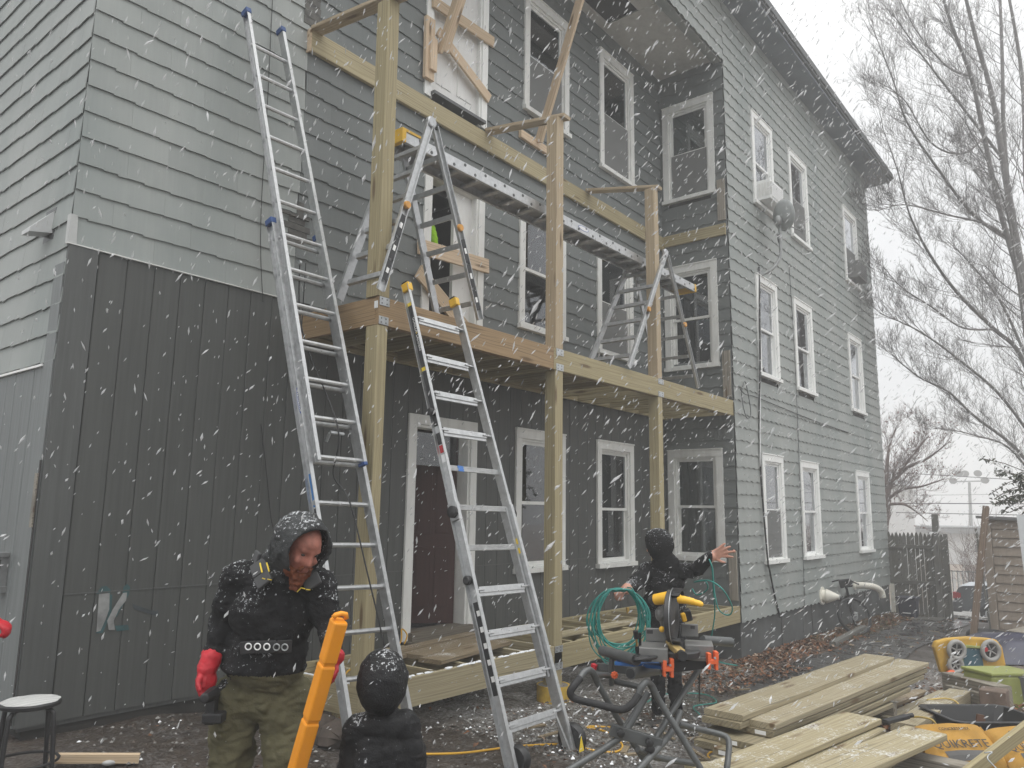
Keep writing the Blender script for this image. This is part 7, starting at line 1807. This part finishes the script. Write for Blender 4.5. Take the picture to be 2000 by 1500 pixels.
LIMBS = [
 (((25.183,1.726,-0.803),(24.420,1.628,3.142),(23.673,1.685,6.428),(23.105,1.799,8.661),(22.597,1.874,10.763),(22.177,1.943,12.470),(21.423,2.137,14.050),(20.574,2.282,15.654)), .22, .05, 26, 2.6),
 (((23.175,1.782,8.398),(23.186,1.875,9.832),(23.144,1.841,11.985),(23.059,1.700,14.139),(22.895,1.574,16.609)), .12, .05, 18, 2.4),
 (((23.429,1.745,7.347),(22.135,2.006,9.378),(21.279,2.120,11.124),(20.666,2.214,12.423),(19.897,2.483,13.787),(19.330,2.575,14.878)), .12, .04, 22, 2.5),
 (((23.700,1.687,6.296),(23.595,1.489,10.594),(23.719,1.355,13.576),(23.662,1.485,16.402)), .13, .05, 16, 2.4),
 (((24.175,1.655,4.193),(22.835,1.937,5.743),(21.882,2.335,6.263),(20.742,2.901,7.023),(19.869,3.284,7.831),(19.230,3.530,8.675),(18.789,3.645,9.698),(18.424,3.832,10.701)), .10, .012, 26, 2.2),
 (((23.093,1.807,8.687),(21.402,2.496,9.124),(20.253,3.025,10.070),(19.314,3.452,11.022),(18.726,3.599,12.000),(18.154,3.847,13.135)), .075, .012, 24, 2.2),
 (((24.667,1.634,1.959),(22.934,2.144,3.274),(21.281,2.850,4.077),(20.478,3.225,4.592),(19.752,3.718,4.905),(19.091,4.093,5.365)), .075, .012, 22, 1.9),
 (((24.524,1.569,2.880),(22.046,2.275,4.498),(20.300,2.932,5.310),(19.278,3.558,5.900),(18.467,4.157,6.220)), .07, .012, 24, 1.9),
 (((22.562,1.882,10.894),(20.778,2.536,11.900),(19.641,3.065,12.788),(18.721,3.497,13.635)), .065, .014, 18, 2.2),
 (((24.789,1.588,1.565),(22.022,2.163,3.201),(20.537,2.784,3.539),(19.543,3.339,3.658)), .055, .010, 14, 1.6),
 (((23.122,1.779,8.661),(21.791,2.231,8.914),(20.345,2.902,8.882),(19.235,3.613,8.952),(18.622,4.111,8.720)), .06, .010, 20, 1.9),
 (((21.316,2.084,11.087),(20.141,2.467,10.262),(19.219,2.953,10.302),(18.504,3.296,11.136),(18.093,3.567,11.426)), .05, .010, 16, 1.8),
 (((23.982,1.685,4.982),(24.261,2.328,7.347),(24.256,2.963,8.636),(24.145,3.523,9.479)), .07, .015, 18, 2.1),
 (((20.697,2.175,12.423),(20.799,2.716,12.955),(20.704,3.324,14.155),(20.466,3.737,15.537)), .05, .012, 14, 2.0),
 (((21.882,2.335,6.263),(20.597,2.835,6.119),(19.632,3.288,6.483),(18.905,3.761,6.885),(18.477,4.017,7.314)), .045, .010, 16, 1.7),
 (((24.367,1.624,3.405),(24.091,0.557,5.687),(23.836,-0.738,8.728),(23.252,-1.580,11.597)), .10, .014, 16, 2.2),
 (((23.680,1.642,6.560),(24.518,0.697,9.260),(25.254,-0.373,12.916),(25.726,-1.159,16.731)), .10, .014, 16, 2.2),
 (((24.596,1.618,2.354),(26.582,0.356,3.931),(28.771,-1.122,5.367)), .07, .012, 12, 1.9),
 (((24.578,1.606,2.485),(22.520,1.729,5.562),(21.421,1.708,7.131),(20.561,1.722,8.668),(19.942,1.910,9.639),(19.153,2.284,10.699)), .075, .014, 20, 2.0)]
for (pts, r0, r1, ns_, Ls) in LIMBS: limb(tk, cr, pts, r0*.62, r1*.62, rm_, int(ns_*1.2), Ls*.72, bias if V(pts[-1]).dot(RT) < V(pts[0]).dot(RT)+.3 else -bias)
tk.build('trunk', BARK, maple, smooth='all'); o = cr.build('crown', BARK, maple, smooth='all'); o['kind'] = 'stuff'
dist = thing('bare_tree', (28.000,6.643,0.293), 'small bare tree with a few brown leaves behind the far house corner', 'tree')
tk, cr = MB(), MB(); rm_ = random.Random(8)
for (pts, r0, r1, ns_, Ls) in (
 (((28.000,6.737,0.288),(28.000,6.457,2.052),(28.000,6.342,2.643),(28.000,5.807,3.225),(27.500,5.056,3.508),(27.000,4.319,3.976)), .13, .012, 20, 1.7),
 (((28.000,6.420,2.136),(28.000,6.405,3.154),(28.400,6.347,4.040),(28.600,6.123,4.747)), .09, .012, 16, 1.5),
 (((28.000,6.396,2.271),(27.600,5.842,2.542),(27.200,5.235,2.606),(27.000,4.539,2.829)), .07, .010, 16, 1.5),
 (((28.000,6.457,2.052),(27.600,5.873,2.048),(27.400,5.474,1.806),(27.200,5.133,1.523)), .055, .010, 14, 1.2),
 (((28.000,6.133,2.979),(28.400,5.541,3.835),(28.600,5.161,4.346)), .06, .010, 14, 1.4)): limb(tk, cr, pts, r0, r1, rm_, ns_, Ls*.75, (0,0,.2))
lv = MB()
for k in range(520):
    f = cr.v[rm_.randrange(len(cr.v))]; s_ = rm_.uniform(.04,.08); d = V((rm_.uniform(-1,1), rm_.uniform(-1,1), rm_.uniform(-1,0))).normalized(); e_ = d.orthogonal()*s_*.4; p = V(f); lv.quad(p, p+d*s_*.5+e_, p+d*s_, p+d*s_*.5-e_)
tk.build('trunk', BARKR, dist, smooth='all'); o = cr.build('crown', BARKR, dist, smooth='all'); o['kind'] = 'stuff'; o = lv.build('dead_leaves', M_plain('russet_leaf', (.12,.05,.035), .8), dist); o['kind'] = 'stuff'
for (px0_, yy, hh, n_, sd_, lb) in ((33.5,4.0,2.4,95,1,'tangled bare brown bush beyond the street, left of the leaning post'),(34.5,1.6,3.0,95,2,'taller bare brown bush beyond the street behind the leaning post'),(33,-1.0,2.6,70,3,'bare brown bush beyond the street partly hidden by shed')):
    t = thing('brown_bush', (px0_,yy,Gz(px0_,yy)), lb, 'bush', 'bare bushes beyond the street'); bm_ = MB(); rb_ = random.Random(sd_)
    for k in range(n_): grow(bm_, V((px0_+rb_.uniform(-.8,.8), yy+rb_.uniform(-1,1), Gz(px0_,yy)-.05)), V((rb_.uniform(-.5,.5), rb_.uniform(-.5,.5), 1)), hh*rb_.uniform(.5,1), .014, 1, rb_, .1, None, .008)
    o = bm_.build('branches', BARKR, t); o['kind'] = 'stuff'
# ================================================================== GROUND LITTER
LM = [M_plain('brown_dead_leaf', (.13,.065,.035), .8, 0, .3, 30), M_plain('rust_dead_leaf', (.20,.085,.035), .8, 0, .3, 30), M_plain('pale_dead_leaf', (.30,.23,.17), .8, 0, .3, 30), M_plain('dark_dead_leaf', (.05,.032,.022), .8, 0, .3, 30)]
lf_ = MB(); rr = random.Random(31)
def leaf(x, y, s, z=None):
    z = Gz(x, y)+.02+rr.uniform(0,.03) if z is None else z; a = rr.uniform(0,6.28); t = rr.uniform(-.5,.5); d = V((math.cos(a), math.sin(a), t)); e = V((-math.sin(a), math.cos(a), rr.uniform(-.4,.4)))
    c = V((x,y,z)); lf_.cur = rr.choice((0,0,0,1,1,2,3,3)); n = len(lf_.v)
    lf_.v += [tuple(c-d*s), tuple(c-d*s*.2+e*s*.6+V((0,0,s*.3))), tuple(c+d*s*.3+e*s*.35), tuple(c+d*s), tuple(c+d*s*.3-e*s*.35), tuple(c-d*s*.2-e*s*.6+V((0,0,s*.35)))]
    lf_.f += [(n,n+1,n+2,n+3),(n,n+3,n+4,n+5)]; lf_.m += [lf_.cur]*2
for k in range(3600):
    x = rr.uniform(10.6, 19.4); y = 4.58-abs(rr.gauss(0,.30))
    if y > 3.9 or rr.random() < .12: leaf(x, y, rr.uniform(.025,.05))
for k in range(700): leaf(rr.uniform(8.2,11), rr.uniform(3.6,4.5), rr.uniform(.02,.045))
for k in range(1500): leaf(rr.gauss(9.2,1.2), rr.gauss(1.55,.55), rr.uniform(.02,.045))
for k in range(260): leaf(rr.uniform(6,20), rr.uniform(2.7,4.2), rr.uniform(.02,.035))
for k in range(160): leaf(rr.uniform(2.5,6.5), rr.uniform(3.0,5.6), rr.uniform(.015,.03))
o = lf_.build('dead_leaves', LM); tag(o, None, None, None, 'stuff')
st_ = MB(); SM = [M_plain('grey_stone', (.13,.125,.115), .8, 0, .3, 20), M_plain('pale_stone', (.24,.235,.22), .8, 0, .3, 20), M_plain('brown_stone', (.075,.06,.048), .8, 0, .3, 20), SNOW]
for k in range(9000):
    q = rr.random()
    if q < .72: x, y = rr.uniform(4.7, 9.6), rr.uniform(2.9, 4.55)
    elif q < .86: x, y = rr.uniform(6.5, 11), rr.uniform(1.2, 2.9)
    else: x, y = rr.uniform(2.3, 6), rr.uniform(2.8, 5.6)
    if 7.6 < x < 11 and 3.05 < y < 3.85: continue
    s = rr.uniform(.005,.016)*(1.5 if rr.random() < .08 else 1); c = V((x,y,Gz(x,y)+.012+s*.1)); st_.cur = rr.choice((0,0,0,0,1,1,2,2,2,2,2,3)); n = len(st_.v)
    sx, sy, sz = s*rr.uniform(.7,1.4), s*rr.uniform(.7,1.4), s*rr.uniform(.5,.9)
    st_.v += [tuple(c+V(p)) for p in ((sx,0,0),(0,sy,0),(-sx,0,0),(0,-sy,0),(0,0,sz),(0,0,-sz))]
    st_.f += [(n+0,n+1,n+4),(n+1,n+2,n+4),(n+2,n+3,n+4),(n+3,n,n+4)]; st_.m += [st_.cur]*4
o = st_.build('gravel', SM); tag(o, None, None, None, 'stuff')
gs = MB(); GM = [M_plain('winter_grass', (.07,.075,.03), .8, 0, .3, 20), M_plain('straw_grass', (.17,.14,.075), .8, 0, .3, 20)]
for k in range(3200):
    x = rr.uniform(13.5, 19.6); y = 4.55-abs(rr.gauss(0,.33)); 
    if y < 3.95: continue
    z = Gz(x,y)+.01; h = rr.uniform(.03,.10); a = rr.uniform(0,6.28); w = .004; gs.cur = rr.choice((0,0,1)); n = len(gs.v)
    gs.v += [(x-w*math.cos(a),y-w*math.sin(a),z),(x+w*math.cos(a),y+w*math.sin(a),z),(x+rr.uniform(-.05,.05),y+rr.uniform(-.05,.05),z+h)]; gs.f.append((n,n+1,n+2)); gs.m.append(gs.cur)
o = gs.build('grass', GM); tag(o, None, None, None, 'stuff')
wc_ = MB()
for k in range(46):
    x, y = (rr.uniform(8.5,17), rr.uniform(3.0,4.4)) if k < 26 else (rr.uniform(5,8), rr.uniform(2.4,4.2)); a = rr.uniform(0,6.28); L = rr.uniform(.04,.13); c = V((x,y,Gz(x,y)+.025)); wc_.beam(c-V((math.cos(a),math.sin(a),0))*L, c+V((math.cos(a),math.sin(a),.05))*L, rr.uniform(.02,.045), .012)
o = wc_.build('wood_scraps', GROUNDW); tag(o, None, None, None, 'stuff')
sl = MB(); rs_ = random.Random(77)
for (y0, y1, x0_, x1_, zz, n_) in ((YD+.004,YD+.036,4.05,6.4,Zg,70),):
    for k in range(n_):
        x = rs_.uniform(x0_, x1_); sl.ball((x, rs_.uniform(y0,y1), zz+.001), (rs_.uniform(.02,.06), rs_.uniform(.008,.018), rs_.uniform(.004,.011)), 8, 4)
for k in range(26): sl.ball((PX0+.02+rs_.uniform(-.01,.01), rs_.uniform(4.7,5.6), Zg+.001), (.012, rs_.uniform(.02,.06), rs_.uniform(.004,.009)), 8, 4)
o = sl.build('snow_patches', SNOW, smooth='all'); tag(o, None, None, None, 'stuff')
# ================================================================== FALLING SNOW
def M_flake():
    m = NT('falling_snowflake'); m.set((.86,.87,.88), .8); t = m.n('BsdfTransparent'); x = m.n('MixShader'); x.inputs[0].default_value = .6
    m.l(t.outputs[0], x.inputs[1]); m.l(m.b.outputs[0], x.inputs[2]); m.l(x.outputs[0], m.out.inputs[0]); return m.mat
fl_ = MB(); rs_ = random.Random(123); fdir = V((.07,.70,-.72)).normalized()
F3 = V((.768,.620,.164)); R3 = V((.628,-.778,0)); U3 = R3.cross(F3)
def flake(d0, d1, n, smin, smax, el0, el1):
    for k in range(n):
        d = (rs_.uniform(d0**3, d1**3))**(1/3); p = CAM+F3*d+R3*(d*rs_.uniform(-.74,.74))+U3*(d*rs_.uniform(-.56,.56))
        if p.z < Gz(p.x,p.y)+.02 or p.z > 13: continue
        if p.y > 5.68 and 2.0 < p.x < 11.1 or p.y > 4.52 and p.x > 10.95 and p.x < 20.3 or (p.x < 2.1 and p.x > 1.9 and p.y > 5.7): continue
        s = smin+(smax-smin)*rs_.random()**2.2*1.35; L = s*rs_.uniform(el0, el1); j = .22
        v = (fdir+V((rs_.gauss(0,j), rs_.gauss(0,j), rs_.gauss(0,j)))).normalized(); a = v.orthogonal().normalized(); b = v.cross(a); n0 = len(fl_.v)
        fl_.v += [tuple(p-v*L)]+[tuple(p+v*L*rs_.uniform(-.35,.35)+(a*math.cos(t)+b*math.sin(t))*s*rs_.uniform(.7,1.1)) for t in (0,1.57,3.14,4.71)]+[tuple(p+v*L)]
        for i in range(4):
            i2 = (i+1) % 4; fl_.f += [(n0, n0+1+i2, n0+1+i), (n0+5, n0+1+i, n0+1+i2)]; fl_.m += [0,0]
flake(1.5, 4.0, 700, .0022, .0048, 2.4, 5)
flake(4.0, 7.5, 6500, .0026, .0066, 2.6, 6)
flake(7.5, 13, 15000, .0038, .0085, 2.6, 6.5)
flake(13, 22, 9000, .007, .012, 2.2, 5)
o = fl_.build('falling_snow', M_flake()); tag(o, None, None, None, 'stuff')
# ================================================================== HAZE
hz = MB(); hz.box(-15, 151, -76, 76, -2.9, 16); hm_ = bpy.data.materials.new('snow_haze'); hm_.use_nodes = True; t_ = hm_.node_tree; t_.nodes.clear()
ou = t_.nodes.new('ShaderNodeOutputMaterial'); pv = t_.nodes.new('ShaderNodeVolumePrincipled'); pv.inputs['Color'].default_value = (.96,.97,.98,1); pv.inputs['Density'].default_value = .0072; pv.inputs['Anisotropy'].default_value = .1
t_.links.new(pv.outputs[0], ou.inputs['Volume'])
o = hz.build('haze', hm_); tag(o, None, None, None, 'stuff')
